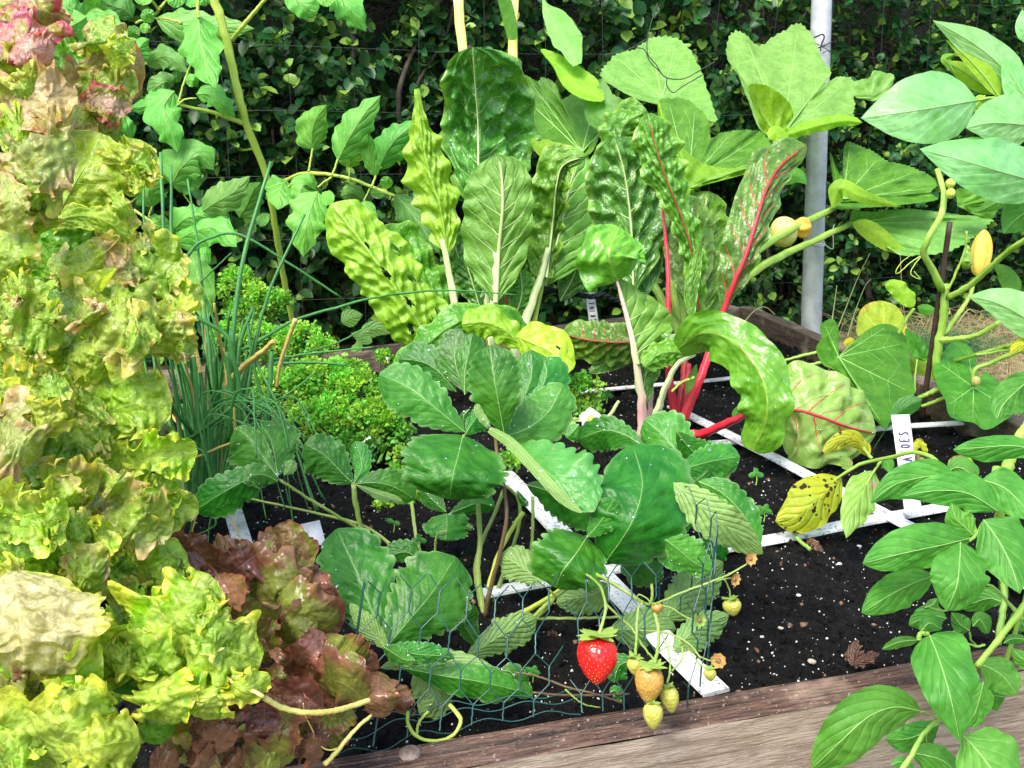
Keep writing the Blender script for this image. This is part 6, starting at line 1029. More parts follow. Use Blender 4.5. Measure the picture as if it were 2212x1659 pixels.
ST = [([(1000, -480), (1015, -330), (1045, -200), (1068, -60), (1070, 60), (1030, 260), (960, 520), (930, 700)], [.77, .75, .77], 22, 30, 'brown'), ([(790, -500), (870, -300), (1010, -200), (1140, -100), (1150, 100), (1050, 400), (950, 700)], [.8, .84, .8], 16, 28, 'strawst'), ([(885, -60), (900, 180), (885, 400), (930, 690)], [.80, .78], 32, 36, 'strawst'),
      ([(1060, -160), (990, 20), (910, 200), (870, 380), (920, 680)], [.82, .80], 22, 30, 'strawst'), ([(1180, 0), (1100, 120), (1010, 300), (950, 500)], [.8, .78], 30, 26, 'lime'), ([(1240, -100), (1240, 120), (1210, 480)], [.82, .8], 20, 22, 'strawst'), ([(690, 120), (620, 150), (605, 290)], .88, 10, 18, 'strawst'), ([(455, -120), (470, 60), (510, 260), (600, 480)], [.95, .85], 22, 26, 'strawst'),
      ([(1590, 170), (1500, 400), (1400, 520), (1250, 610), (1100, 690), (930, 760)], [.70, .72, .78], 16, 44, 'lime'), ([(1720, 320), (1500, 470), (1330, 600), (1180, 760), (1050, 960)], [.70, .72], 18, 34, 'strawst'), ([(1340, 500), (1380, 560), (1260, 690), (1130, 750), (950, 760)], [.7, .75], 14, 30, 'lime'), ([(930, 690), (900, 900), (880, 1000)], [.78, .76], 40, 50, 'brown'), ([(1000, 700), (1030, 830), (990, 950)], [.76, .74], 60, 60, 'strawst'),
      ([(290, 880), (560, 900), (800, 930), (980, 900)], [.6, .7], 20, 30, 'strawst'), ([(-170, 300), (-260, 270), (-520, 250), (-660, 230)], [.62, .60], 20, 16, 'green'), ([(1250, 690), (1500, 690), (1800, 680)], [.72, .72], 22, 18, 'strawst'), ([(1120, 1040), (1260, 1060), (1450, 1130), (1650, 1180), (1830, 1240)], [.62, .62], 14, 16, 'brown'), ([(1240, 1170), (1500, 1190), (1870, 1180)], [.62, .64], 16, 16, 'brown'), ([(1450, 1150), (1560, 1240), (1680, 1270)], .62, 12, 8, 'strawst'),
      ([(430, 1290), (435, 1380), (500, 1460), (620, 1485), (720, 1450), (775, 1360), (740, 1290), (700, 1250)], [.575, .58, .6], 22, 26, 'lime'), ([(490, 1440), (500, 1370), (560, 1290)], .58, 18, 18, 'lime'), ([(1800, -720), (1700, -600), (1450, -600)], 1.3, 20, 30, 'pale'), ([(-650, -100), (0, 45), (200, 120), (390, 270), (600, 420), (800, 640)], [.80, .82, .80], 14, 28, 'strawst'), ([(75, -190), (110, 0), (140, 140), (260, 380)], [.92, .85], 24, 18, 'strawst')]
for pts, d, a, b, m in ST: stem(SB, pts, d, a, b, T_[m], 'leaf_stalk')

# the smaller strawberry plant on the left, in front of the chives
tile(0, 1)
SS = thing('strawberry_plant', 'smaller strawberry plant with water beaded leaves in front of the chives', 'strawberry plant', tuple(G(1960, 1980)))
st([(1805, 1440), (1720, 1320), (1630, 1190), (1530, 1110)], 165, 60, [.78, .80], 'straw_lite', kl=.3, kr=.3, par=SS); st([(1800, 1430), (1780, 1300), (1750, 1180), (1690, 1090)], 130, 150, [.78, .82], 'straw', kl=.1, kr=.5, par=SS)
st([(1820, 1450), (1640, 1440), (1450, 1530), (1262, 1650)], 120, 100, [.77, .75, .76], 'straw', kl=.5, kr=.2, par=SS); st([(1800, 1460), (1720, 1420), (1640, 1420), (1575, 1470)], 80, 60, [.765, .75], 'straw_lite', par=SS); st([(1840, 1420), (1880, 1380), (1900, 1320)], 40, 30, .765, 'straw_under', par=SS)
tile(1, 1)
st([(75, 1475), (0, 1400), (-110, 1290), (-240, 1215)], 135, 110, [.80, .80], 'straw', kl=.1, kr=.4, par=SS); st([(85, 1470), (130, 1380), (120, 1290), (90, 1200)], 55, 60, [.80, .82], 'straw_lite', par=SS); st([(95, 1475), (230, 1470), (350, 1500), (475, 1575)], 95, 80, [.79, .80], 'straw', kl=.4, kr=.2, par=SS); st([(90, 1480), (230, 1540), (330, 1570), (400, 1590)], 25, 30, .785, 'straw_under', par=SS, ser=None)
for pts, d, a, b in (([(80, 1480), (95, 1600), (140, 1800), (300, 2200)], [.80, .82], 34, 26), ([(-400, 1450), (-250, 1550), (0, 1700), (250, 1860)], [.77, .82], 18, 22)): stem(SS, pts, d, a, b, T_['strawst'], 'leaf_stalk')

# ---------------------------------------------------------------- fruit and flowers of the big plant
def berry(par, c, h, w, d, mats, name='strawberry_fruit', ax=(0, 1), cal=True, calc='straw_lite', seeds=150, calr=1.0, caly='lime'):
    s = d / TL[2] / FOC; C = W(float(c[0]), float(c[1]), float(d)); a = np.array(ax, float); a /= np.linalg.norm(a)
    A = XX * a[0] - UP * a[1]; B = XX * -a[1] - UP * a[0]; Z = np.cross(A, B)
    n, m = 40, 48; t = np.linspace(0, 1, n); pr_ = np.interp(t, [0, .03, .1, .22, .38, .55, .72, .86, .95, 1], [0, .42, .74, .95, 1, .92, .72, .48, .26, .02]); k = np.array([1, 2, 1]) / 4
    for _ in range(3): pr_[1:-1] = np.convolve(pr_, k, 'same')[1:-1]
    q = np.linspace(0, 2 * pi, m, endpoint=False); lump = 1 + .03 * np.cos(q * 3 + 1)[None] + .02 * np.sin(q * 5 + t[:, None] * 6)
    gs = seeds; gi = np.arange(gs); tt = .04 + .93 * (gi + .5) / gs; tt = tt ** .85; qq = (gi * 2.39996) % (2 * pi)
    dep = np.zeros((n, m))
    rr = pr_[:, None] * lump; P = C + ((t - .5) * h * s)[:, None, None] * A + (rr * np.cos(q)[None] * w / 2 * s)[..., None] * B + (rr * np.sin(q)[None] * w / 2 * s)[..., None] * Z
    o = mesh(name, P, grid_faces(n, m, wrap=True), mats[0], par)
    uv = None; sv = MB()
    oc = np.array([[1, 0, 0], [-1, 0, 0], [0, 1, 0], [0, -1, 0], [0, 0, 1], [0, 0, -1.]]); of = np.array([[0, 2, 4, 4], [2, 1, 4, 4], [1, 3, 4, 4], [3, 0, 4, 4], [2, 0, 5, 5], [1, 2, 5, 5], [3, 1, 5, 5], [0, 3, 5, 5]])
    V_ = []; F_ = []
    for j in range(gs):
        r_ = np.interp(tt[j], t, pr_) * w / 2 * s; e = np.cos(qq[j]) * B + np.sin(qq[j]) * Z; pt = C + (tt[j] - .5) * h * s * A + e * r_ * 1.0
        M = np.stack([A * .0011, np.cross(A, e) * .00055, e * .0004]) * .62 * (w * s / .027) ** .5; V_.append(pt + oc @ M); F_ += [[x + 6 * j for x in f[:3]] for f in of]
    so = mesh('seeds', np.vstack(V_), np.array(F_), mats[1], None); so.parent = o
    if cal:
        top = C - A * h * s * .47; R_ = MB(); rg = np.random.default_rng(int(c[0])); nl = 11
        for j in range(nl):
            q0 = j / nl * 6.283 + rg.normal() * .15; e = np.cos(q0) * B + np.sin(q0) * Z; L = w * s * .5 * rg.uniform(.75, 1.2) * calr * 1.1; f_ = np.cross(A, e); wv = L * .24; up = rg.uniform(-.75, .3)
            pts = []
            for u in np.linspace(0, 1, 6):
                cc = top + e * L * u * 1.0 + A * L * (.10 * u + up * .7 * u * u - .08); ww = wv * (np.sin(min(1, u * 1.15 + .12) * pi)) ** .8 * (1 if u < .99 else .05); pts += [cc - f_ * ww, cc - A * ww * .25, cc + f_ * ww]
            R_.add(np.array(pts), grid_faces(6, 3))
        co = R_.build('calyx', M_cal, None); co.parent = o
    return o
M_cal = simple('calyx_green', (.24, .40, .06), (.34, .46, .10), 200, .55, .2, 500, trans=.25)
def berrymat(name, c1, c2, axis_lo, axis_hi, cshade, rough=.22):
    m, nt = newmat(name); g = N(nt); out = g.new('ShaderNodeOutputMaterial'); geo = g.new('ShaderNodeNewGeometry'); pos = geo.outputs['Position']; tc = g.new('ShaderNodeTexCoord'); sp = g.new('ShaderNodeSeparateXYZ'); g.link(tc.outputs['Generated'], sp.inputs[0])
    c = g.mix(g.ss(g.noise(pos, 120, 3), .35, .65), c1, c2); c = g.mix(g.ss(g.m('ADD', sp.outputs[2], g.m('MULTIPLY', g.noise(pos, 90, 2), .1)), axis_lo, axis_hi), cshade, c)
    vo = g.new('ShaderNodeTexVoronoi'); g.link(pos, vo.inputs['Vector']); vo.inputs['Scale'].default_value = 430
    pr = g.new('ShaderNodeBsdfPrincipled'); g.link(c, pr.inputs['Base Color']); pr.inputs['Roughness'].default_value = rough; pr.inputs['Specular IOR Level'].default_value = .55; pr.inputs['Subsurface Weight'].default_value = .12; pr.inputs['Subsurface Radius'].default_value = (.004, .0015, .001)
    g.link(g.bump(vo.outputs['Distance'], .45, .0012), pr.inputs['Normal']); g.link(pr.outputs[0], out.inputs[0]); return m
redb = berrymat('ripe_strawberry', (.62, .006, .010), (.72, .018, .016), .0, .16, (.62, .12, .05)); tanb = berrymat('turning_strawberry', (.36, .19, .035), (.46, .25, .05), .0, .35, (.34, .28, .05), .4); grnb = berrymat('unripe_strawberry', (.34, .34, .05), (.42, .40, .08), .0, .35, (.30, .34, .04), .45)
seedy = simple('yellow_seed', (.66, .22, .05), (.62, .32, .08), 100, .5); seedg = simple('green_seed', (.50, .46, .12), (.58, .44, .14), 100, .5)
tile(1, 2)
o = berry(SB, (1658, 958), 320, 262, .575, (redb, seedy), seeds=210, ax=(-.03, 1), calr=1.45); o['label'] = 'ripe red strawberry hanging above the board'
berry(SB, (1994, 1118), 250, 185, .560, (tanb, seedg), seeds=190, ax=(-.05, 1), calr=1.3); berry(SB, (1905, 1000), 120, 110, .575, (grnb, seedg), seeds=80, calr=1.3); berry(SB, (2130, 1215), 175, 120, .570, (grnb, seedg), seeds=100, ax=(.15, 1), calr=1.0); berry(SB, (2020, 1322), 175, 130, .555, (grnb, seedg), seeds=120, calr=.8)
berry(SB, (2048, 625), 70, 74, .60, (tanb, seedg), seeds=40, ax=(.2, 1), calr=.9)
tile(2, 2)
berry(SB, (322, 618), 115, 120, .64, (grnb, seedg), seeds=70, ax=(.2, 1), calr=1.2); berry(SB, (178, 1055), 85, 80, .60, (grnb, seedg), seeds=50, ax=(.1, 1), calr=1.2)
dry = simple('dried_flower', (.36, .18, .05), (.5, .32, .10), 200, .7, .3, 500, trans=.2)
def star(par, c, r_, d, m, mc, n=9, face=(0, -1, .2), name='spent_flower', pet=.42, flat_=.35):
    s = d / TL[2] / FOC; C = W(float(c[0]), float(c[1]), float(d)); Nn = np.array(face, float); Nn /= np.linalg.norm(Nn); A = np.cross(Nn, [0, 0, 1.]); A /= np.linalg.norm(A); B = np.cross(A, Nn); mb = MB()
    for j in range(n):
        q = j / n * 6.283 + .2; e = np.cos(q) * A + np.sin(q) * B; f_ = np.cross(Nn, e); pts = []
        for u in np.linspace(0, 1, 6):
            ww = r_ * s * pet * np.sin(min(1, u * .92 + .08) * pi) ** .6; cc = C + e * r_ * s * u + Nn * r_ * s * flat_ * u * u; pts += [cc - f_ * ww, cc - Nn * .1 * ww, cc + f_ * ww]
        mb.add(np.array(pts), grid_faces(6, 3))
    o = mb.build(name, m, par)
    t = np.linspace(0, pi / 2, 6); q = np.linspace(0, 2 * pi, 14, endpoint=False); R = r_ * s * .34
    P = np.array([[C + (np.cos(b) * A + np.sin(b) * B) * R * np.sin(a) + Nn * R * (np.cos(a) * .8 + .1) for b in q] for a in t]); c2 = mesh('centre', P, grid_faces(6, 14, wrap=True), mc, None); c2.parent = o
    return o
brc = simple('brown_centre', (.16, .07, .03), (.3, .16, .06), 300, .7); yelc = simple('yellow_centre', (.75, .55, .04), (.8, .62, .1), 400, .6); whp = simple('white_petal', (.82, .82, .78), (.85, .85, .82), 50, .5, .1, trans=.3)
for x, y, r_, f, mm in ((438, 300, 46, (.3, -1, .3), dry), (335, 435, 46, (.6, -1, .2), dry), (108, 700, 48, (.5, -1, .2), M_cal), (232, 962, 52, (-.3, -1, .5), dry)): star(SB, (x, y), r_, .63 if y < 600 else .605, mm, brc, 8, f)
tile(1, 1)
star(SB, (1618, 1058), 82, 1.16, whp, yelc, 5, (-.45, -1, .2), 'white_flower', .5, .12); star(SB, (1455, 1010), 42, 1.18, M_cal, yelc, 5, (-.2, -1, .5), 'flower_bud', .6, -.2); blob(SB, (1500, 1095), 24, 26, 24, 1.17, M_cal, 'flower_bud', 5, .1); blob(SB, (1430, 1130), 26, 36, 24, 1.16, M_cal, 'flower_bud', 5, .1); blob(SB, (1410, 1170), 20, 24, 20, 1.16, M_cal, 'flower_bud', 5, .1)
for pts, d, a, b in (([(1600, 1055), (1500, 1060), (1430, 1090), (1380, 1200)], 1.18, 14, 16), ([(1500, 1095), (1470, 1080), (1430, 1095)], 1.17, 8, 8), ([(1455, 1010), (1440, 1050), (1420, 1100)], 1.18, 10, 10), ([(1590, 1060), (1650, 1100), (1680, 1090)], 1.18, 8, 6)): stem(SB, pts, d, a, b, T_['strawst'], 'truss')
st([(1540, 1090), (1510, 1130), (1460, 1180)], 50, 60, 1.1, 'straw_lite')
tile(1, 2)
for pts, d, a, b in (([(1600, 380), (1720, 440), (1850, 520), (1960, 590), (2020, 600)], [.68, .61], 26, 20), ([(1710, 590), (1800, 680), (1880, 750), (1950, 860), (2030, 960)], [.66, .60, .57], 16, 14), ([(1580, 400), (1660, 460), (1700, 540), (1712, 640), (1688, 740), (1676, 800)], [.66, .6, .575], 16, 24), ([(1960, 590), (1925, 620), (1915, 760), (1905, 930)], [.61, .575], 16, 20),
                     ([(2030, 650), (2055, 760), (2050, 880), (2030, 980)], [.60, .56], 20, 22), ([(2010, 470), (2015, 540), (2000, 600)], [.64, .61], 20, 16), ([(1960, 580), (1920, 560), (1930, 535), (1980, 560), (2010, 600)], [.61, .605], 9, 9), ([(2060, 760), (2120, 900), (2130, 1030), (2110, 1110)], [.59, .57], 10, 16), ([(1930, 770), (2060, 775), (2180, 810), (2270, 870), (2330, 950)], [.62, .60], 14, 12), ([(2060, 900), (2130, 870), (2212, 880)], .61, 10, 8),
                     ([(2020, 600), (2120, 560), (2212, 520), (2400, 450), (2520, 400), (2640, 330)], [.61, .63], 16, 12), ([(2020, 600), (2130, 620), (2230, 680), (2290, 700)], [.61, .61], 14, 10), ([(2400, 450), (2470, 430), (2510, 490), (2520, 560)], [.63, .64], 10, 12), ([(2430, 450), (2500, 430), (2560, 430)], .63, 8, 8), ([(2200, 830), (2300, 920), (2380, 960), (2430, 965)], [.61, .605], 12, 9), ([(2240, 880), (2310, 970), (2370, 1020)], [.61, .6], 10, 12),
                     ([(2020, 1180), (2025, 1230), (2022, 1260)], .556, 10, 14), ([(2210, 870), (2205, 960), (2140, 1030)], [.61, .6], 12, 14)):
    stem(SB, pts, d, a, b, T_['strawst'], 'truss')

# ---------------------------------------------------------------- green chicken wire
tile(1, 2)
gw = simple('green_coated_wire', (.008, .055, .05), (.014, .08, .07), 60, .32, 0, spec=.7)
def hexnet(Pf, cols, rows, R=.00045, cut=None):
    """Pf(a, t): sheet point, a in cells along, t in half-rows up"""
    mb = MB(); r = np.random.default_rng(2)
    def pt(a, t): return Pf(a, t)
    J = {}
    for j in range(rows):
        for i in range(cols):
            a = i + .5 * (j % 2); b0 = (a, j * 1.0 + .12); b1 = (a, j * 1.0 + .66)
            if cut and cut(a, j): continue
            P = np.array([pt(a + .012 * sin(k * 2.4), b0[1] + (b1[1] - b0[1]) * k / 6) for k in range(7)]); mb.tube(P, R * 1.5, R * 1.5, 5)
            for sg in (-.5, .5):
                e = (a + sg, j + 1.12)
                if j == rows - 1:
                    Q = [pt(a, b1[1]), pt(a + sg * .9, e[1] - .1)]; 
                else: Q = [pt(a, b1[1]), pt(a + sg * .5, (b1[1] + e[1]) / 2 + .01), pt(*e)]
                mb.tube(cr(np.array(Q), 5), R, R, 5)
    return mb
# sheet standing just inside the front board
wb0 = G(-30, 1625, .028); wb1 = G(1560, 1330, .028)
wl0 = W(165., 455., .585); wr0 = W(1520., 440., .66)
def sheet(a, t):
    s = a / 7.6; u = t / 3.9; B = wb0 + (wb1 - wb0) * s; Tp = wl0 + (wr0 - wl0) * s; P = B + (Tp - B) * u
    P = P + np.array([0.0, 1, 0]) * (.012 * sin(s * 7) * u + .008 * sin(u * 4 + s * 3)); return P
mb = hexnet(sheet, 7, 4)
# left selvage strand
L_ = cr(np.array([sheet(-.05, t) for t in np.linspace(.2, 4.0, 14)]), 50); mb.tube(L_, .0009, .0009, 6)
for t0 in (.1, .35, .5): mb.tube(cr(np.array([sheet(a, t0 - .12 + .1 * sin(a * 3 + t0 * 9)) + np.array([0, .012 + .02 * t0, -.006]) for a in np.linspace(-.5, 7.6, 22)]), 90), .0005, .0005, 5)
# it turns the corner and runs back along the right side of the strawberries
c0 = sheet(7.6, 0); back = np.array([-.02, .09, 0]); 
def sheet2(a, t):
    P = c0 + np.array([.075, .005, 0]) + (G(1560, 1330, 0) - G(1560, 1330, 0)) + np.array([.03 * sin(a * .5), .0245 * a, .030 * t]); return P
for q in range(1, 5): pass
m2 = hexnet(sheet2, 7, 4); mb.v += m2.v; mb.f += [f + mb.n for f in m2.f]; mb.uv += m2.uv; mb.c += m2.c
mb.n += m2.n
def sheet3(a, t):
    s = a / 5.; A = sheet(7.6, t); B = sheet2(0, t); return A + (B - A) * s
m3 = hexnet(sheet3, 4, 4); mb.v += m3.v; mb.f += [f + mb.n for f in m3.f]; mb.uv += m3.uv; mb.c += m3.c; mb.n += m3.n
# fix: face offsets of merged pieces are already relative to their own start
o = mb.build('chicken_wire', gw); tag(o, 'green coated hexagonal chicken wire fencing in the strawberry plant', 'chicken wire')
tile(1, 0)
bk = MB()
for pts in ([(1880, 310), (1960, 320), (2000, 400), (2060, 460), (2110, 505), (2212, 512), (2300, 470), (2420, 400)], [(2110, 505), (2108, 550), (2150, 600), (2212, 560), (2350, 480)], [(1985, 250), (1980, 300), (1990, 360), (2040, 420), (2070, 470)], [(2050, 20), (2010, 140), (1985, 250)], [(1700, 360), (1850, 325), (1985, 250)]):
    q = cr(np.array([(x, y, 1.70) for x, y in pts]), 30); bk.tube(W(q[:, 0], q[:, 1], q[:, 2]), .0011, .0011, 5)
o = bk.build('loose_wire', simple('black_wire', (.012, .02, .02), (.03, .04, .04), 60, .5, 0)); tag(o, 'loose dark wire strands crossing in front of the pale courgette leaf', 'wire')

# ---------------------------------------------------------------- potato plant, lower right
tile(2, 2)
PT = thing('potato_plant', 'potato plant with matte green pointed leaflets hanging over the front right board', 'potato plant', tuple(G(1980, 900) + np.array([.02, .02, 0])))
POT = [([(1870, 168), (1680, 215), (1420, 270), (1165, 335)], 125, 175, [.60, .57, .56], 'ellip'), ([(1630, 415), (1500, 460), (1340, 540), (1160, 655)], 125, 125, [.61, .58], 'ellip'), ([(1800, 195), (1795, 320), (1775, 480), (1712, 640)], 195, 190, [.58, .55, .55], 'ellip'), ([(1950, 50), (2050, 190), (2130, 350), (2185, 530)], 200, 175, [.58, .55], 'ovate'),
       ([(1880, 150), (1820, 90), (1770, 40), (1740, -60)], 90, 100, [.60, .60], 'ovate'), ([(1600, 800), (1660, 950), (1730, 1180), (1798, 1490)], 215, 180, [.57, .53, .53], 'cordate'), ([(1545, 1290), (1370, 1265), (1200, 1330), (1030, 1480), (835, 1665)], 185, 190, [.56, .53, .54], 'ellip'),
       ([(1925, 985), (2010, 1020), (2090, 1080), (2165, 1185)], 105, 120, [.60, .60], 'ellip'), ([(1820, 1450), (1920, 1560), (2020, 1700), (2120, 1900)], 230, 190, [.55, .52], 'ovate'), ([(1660, 1370), (1560, 1430), (1450, 1470), (1310, 1470)], 100, 95, [.60, .60], 'ellip'), ([(1480, 1560), (1590, 1580), (1700, 1620), (1800, 1720)], 90, 95, [.58, .57], 'ovate'), ([(1640, 1350), (1580, 1450), (1600, 1550)], 60, 60, [.6, .6], 'ellip'),
       ([(1710, 690), (1620, 670), (1550, 690), (1465, 735)], 75, 75, [.66, .66], 'ellip'), ([(1535, 830), (1450, 835), (1380, 850), (1290, 890)], 40, 36, [.62, .60], 'ellip'), ([(1860, 770), (1800, 730), (1770, 690), (1740, 650)], 55, 70, [.68, .68], 'ovate'), ([(1880, 740), (1930, 700), (1980, 790)], 60, 50, [.68, .68], 'ellip'), ([(2080, 590), (1990, 560), (1880, 590), (1790, 610)], 75, 80, [.70, .72], 'ellip'),
       ([(1950, 1100), (1920, 1220), (1880, 1330), (1800, 1400)], 90, 110, [.60, .6], 'ovate'), ([(1700, 1100), (1650, 1200), (1600, 1250)], 80, 80, [.62, .62], 'ovate'), ([(2090, 1200), (2000, 1180), (1960, 1120)], 100, 90, [.62, .62], 'ovate'), ([(1540, 780), (1600, 720), (1680, 760)], 60, 60, .6, 'ellip'), ([(1570, 620), (1620, 600), (1650, 560)], 40, 40, .66, 'ellip'), ([(2080, 850), (2140, 820), (2250, 830)], 30, 40, .62, 'ellip'), ([(1350, 1640), (1420, 1620), (1500, 1680)], 40, 40, .6, 'ellip'),
       ([(2150, 640), (2180, 700), (2260, 780)], 60, 60, .66, 'ovate'), ([(2300, 1000), (2200, 950), (2130, 880)], 60, 60, .6, 'ovate')]
for mid, a, b, d, sh in POT: leaf(PT, mid, a, b, d, M_['potato'], sh, .35, .15, .10, ruf=(2, .10), pk=(5, .6, .02, .03), rib=(3.5, 1.5), ribmat=T_['veinlt'], nu=50, nv=11, twist=random.uniform(-.1, .1))
tile(2, 1)
for mid, a, b, d, sh in (([(2320, 1270), (2150, 1230), (1950, 1240), (1752, 1256)], 100, 75, [.62, .62], 'ellip'), ([(2040, 1650), (1850, 1540), (1650, 1520), (1405, 1560)], 110, 130, [.60, .60], 'ovate'), ([(1760, 1410), (1580, 1430), (1380, 1480), (1215, 1600)], 130, 120, [.66, .66], 'ovate'), ([(1940, 1450), (2080, 1500), (2180, 1590), (2290, 1720)], 130, 150, [.62, .6], 'ovate'),
                         ([(1710, 1400), (1780, 1370), (1850, 1400), (1880, 1480)], 80, 60, [.67, .66], 'ellip'), ([(2300, 760), (2180, 860), (2080, 960), (2035, 1062)], 130, 110, [.80, .78], 'ellip')):
    leaf(PT, mid, a, b, d, M_['potato'], sh, .35, .15, .10, ruf=(2, .10), pk=(5, .6, .02, .03), rib=(3.5, 1.5), ribmat=T_['veinlt'], nu=50, nv=11)
leaf(PT, [(1030, 1440), (890, 1560), (750, 1680), (600, 1720)], 150, 175, [.92, .90, .90], M_['yellow'], 'ellip', .3, .2, .1, ruf=(3, .06), pk=(5, .6, .03, .03), label='yellow potato leaf covered in dark brown blight spots'); leaf(PT, [(1240, 1390), (1170, 1520), (1100, 1680), (1060, 1830)], 120, 115, [.90, .86], M_['spotgreen'], 'ovate', .3, .3, .1, ruf=(4, .12), rip=.1)
leaf(PT, [(1205, 1300), (1120, 1190), (1010, 1200), (895, 1290)], 55, 55, [.92, .90], M_['yellow'], 'ellip', .4, .2, .2, ruf=(3, .15)); leaf(PT, [(1210, 1290), (1190, 1230), (1150, 1190)], 25, 25, .92, M_['yellow_plain'], 'ellip'); leaf(PT, [(1090, 1380), (1060, 1340), (1020, 1295)], 42, 38, .92, M_['spotgreen'], 'ovate'); leaf(PT, [(1290, 1320), (1330, 1350), (1340, 1405)], 45, 45, .9, M_['potato'], 'ovate')
leaf(PT, [(1720, 1330), (1800, 1325), (1870, 1380), (1900, 1460)], 42, 38, [.80, .78], M_['yellow_plain'], 'ellip', .3, .3, ruf=(3, .15)); leaf(PT, [(1500, 1275), (1530, 1210), (1590, 1270)], 28, 30, .84, M_['yellow_plain'], 'ellip', ruf=(3, .3)); leaf(PT, [(1510, 1280), (1540, 1350), (1540, 1420)], 32, 30, .84, M_['brown'], 'ellip', ruf=(4, .4), label='withered brown potato leaf')
tile(2, 2)
for pts, d, a, b in (([(2290, 500), (2150, 690), (2020, 860), (1900, 1000)], [.60, .58, .58], 42, 34), ([(1680, 1320), (1560, 1440), (1480, 1580), (1400, 1700)], [.57, .56], 26, 34), ([(1545, 1290), (1600, 1310), (1660, 1350)], [.56, .57], 14, 14), ([(2070, 440), (2085, 560), (2060, 720), (2040, 860)], [.66, .64], 34, 44), ([(1880, 460), (2000, 480), (2120, 600), (2200, 700)], [.62, .6], 18, 26), ([(1850, 190), (1900, 150), (1960, 60)], .60, 22, 26),
                     ([(1620, 420), (1720, 380), (1830, 260)], .60, 12, 14), ([(1600, 790), (1540, 790), (1530, 830)], .58, 26, 30), ([(1700, 780), (1800, 830), (1900, 870), (1960, 860)], [.6, .6], 10, 16), ([(1860, 780), (1870, 830), (1900, 860)], [.66, .62], 12, 12), ([(1600, 620), (1700, 640), (1740, 620)], .62, 12, 12), ([(710, 110), (750, 180), (825, 240)], [.92, .88], 20, 24), ([(2300, 260), (2180, 700), (2080, 1000)], [.62, .66], 24, 30), ([(2150, 620), (2212, 690), (2260, 760)], .62, 16, 16)):
    stem(PT, pts, d, a, b, T_['green'] if a < 40 else T_['squash'], 'stem')
tile(2, 1)
for pts, d, a, b in (([(960, 1470), (1060, 1400), (1150, 1350), (1240, 1325), (1370, 1300), (1500, 1272), (1620, 1310), (1712, 1412)], [.92, .90, .84, .78], 16, 34), ([(1225, 1310), (1190, 1270), (1170, 1240)], .91, 22, 22), ([(1290, 1320), (1230, 1410), (1150, 1540), (1060, 1680)], [.90, .88], 18, 9), ([(2110, 1350), (2070, 1430), (2040, 1540)], [.72, .70], 70, 60), ([(2260, 1060), (2180, 1180), (2100, 1370)], [.74, .72], 60, 66), ([(1710, 1410), (1820, 1600), (1900, 1800)], [.78, .66], 30, 30)):
    stem(PT, pts, d, a, b, T_['squash'], 'stem')

# ---------------------------------------------------------------- tall pale leaved plant at the upper right
tile(2, 0)
BP = thing('pale_leaved_plant', 'tall plant with big smooth pale pointed leaves leaning in at the upper right', 'plant', tuple(G(2500, 2300)))
BPL = [([(1910, 650), (1680, 690), (1420, 730), (1155, 765)], 235, 245, [.86, .82, .82], 'ovate', 'bean', .15, .45), ([(2400, 1200), (2120, 1130), (1850, 1050), (1535, 965)], 200, 210, [.84, .80, .80], 'ovate', 'bean', .15, .5), ([(2240, 700), (2080, 450), (1880, 280), (1620, 132)], 130, 130, [.88, .86], 'ovate', 'bean', .3, .3), ([(2060, 640), (1960, 500), (1840, 370), (1700, 255)], 45, 75, [.87, .87], 'ovate', 'squash_under', .2, .2),
       ([(2330, 760), (2200, 600), (2130, 480), (2070, 365)], 110, 110, [.86, .86], 'ovate', 'bean', .3, .3), ([(2290, 820), (2120, 800), (1980, 800), (1835, 830)], 165, 190, [.83, .80], 'ovate', 'bean', .2, .4), ([(2020, 610), (1900, 520), (1800, 450), (1700, 400)], 70, 60, [.90, .90], 'ellip', 'squash_under', .3, .3), ([(1760, 470), (1730, 420), (1700, 380), (1760, 350)], 30, 30, [.90, .90], 'ellip', 'squash_under', .3, .3),
       ([(2350, 1330), (2250, 1360), (2150, 1430), (2075, 1515)], 130, 140, [.86, .86], 'ovate', 'potato', .3, .3), ([(2280, 1120), (2080, 1280), (1960, 1350), (1880, 1380)], 60, 70, [.92, .92], 'ovate', 'squash', .3, .3), ([(1960, 620), (1920, 660), (1890, 700)], 40, 40, .86, 'ellip', 'squash_under', .3, .3), ([(2300, 260), (2240, 180), (2200, 60)], 90, 60, .95, 'ovate', 'bean', .3, .3)]
for mid, a, b, d, sh, m, kl, kr in BPL: leaf(BP, mid, a, b, d, M_[m], sh, kl, kr, .10, ruf=(2, .04), pk=(5, .6, .03, .015), rib=(4.5, 1.5), ribmat=T_['veinlt'], nu=54, nv=14)
tile(2, 1)
leaf(BP, [(2420, 560), (2200, 390), (2020, 300), (1848, 262)], 120, 150, [.84, .82], M_['bean'], 'ovate', .2, .4, .1, pk=(5, .6, .03, .015), rib=(4.5, 1.5), ribmat=T_['veinlt'], nu=50, nv=12); leaf(BP, [(2180, 250), (2130, 170), (2080, 100), (2010, 50)], 70, 60, [.9, .9], M_['squash'], 'ovate', .3, .3, ser=(12, .05)); leaf(BP, [(2330, 600), (2250, 560), (2150, 600), (2120, 640)], 40, 40, .84, M_['yellow_plain'], 'ellip')
for pts, d, a, b in (([(2300, 800), (2200, 620), (1900, 640)], .86, 24, 14), ([(2420, 560), (2500, 900), (2520, 1600)], [.84, .9], 30, 50), ([(2400, -400), (2500, 200), (2520, 1000)], [.84, .88], 40, 50)): stem(BP, pts, d, a, b, T_['squash'], 'stem')
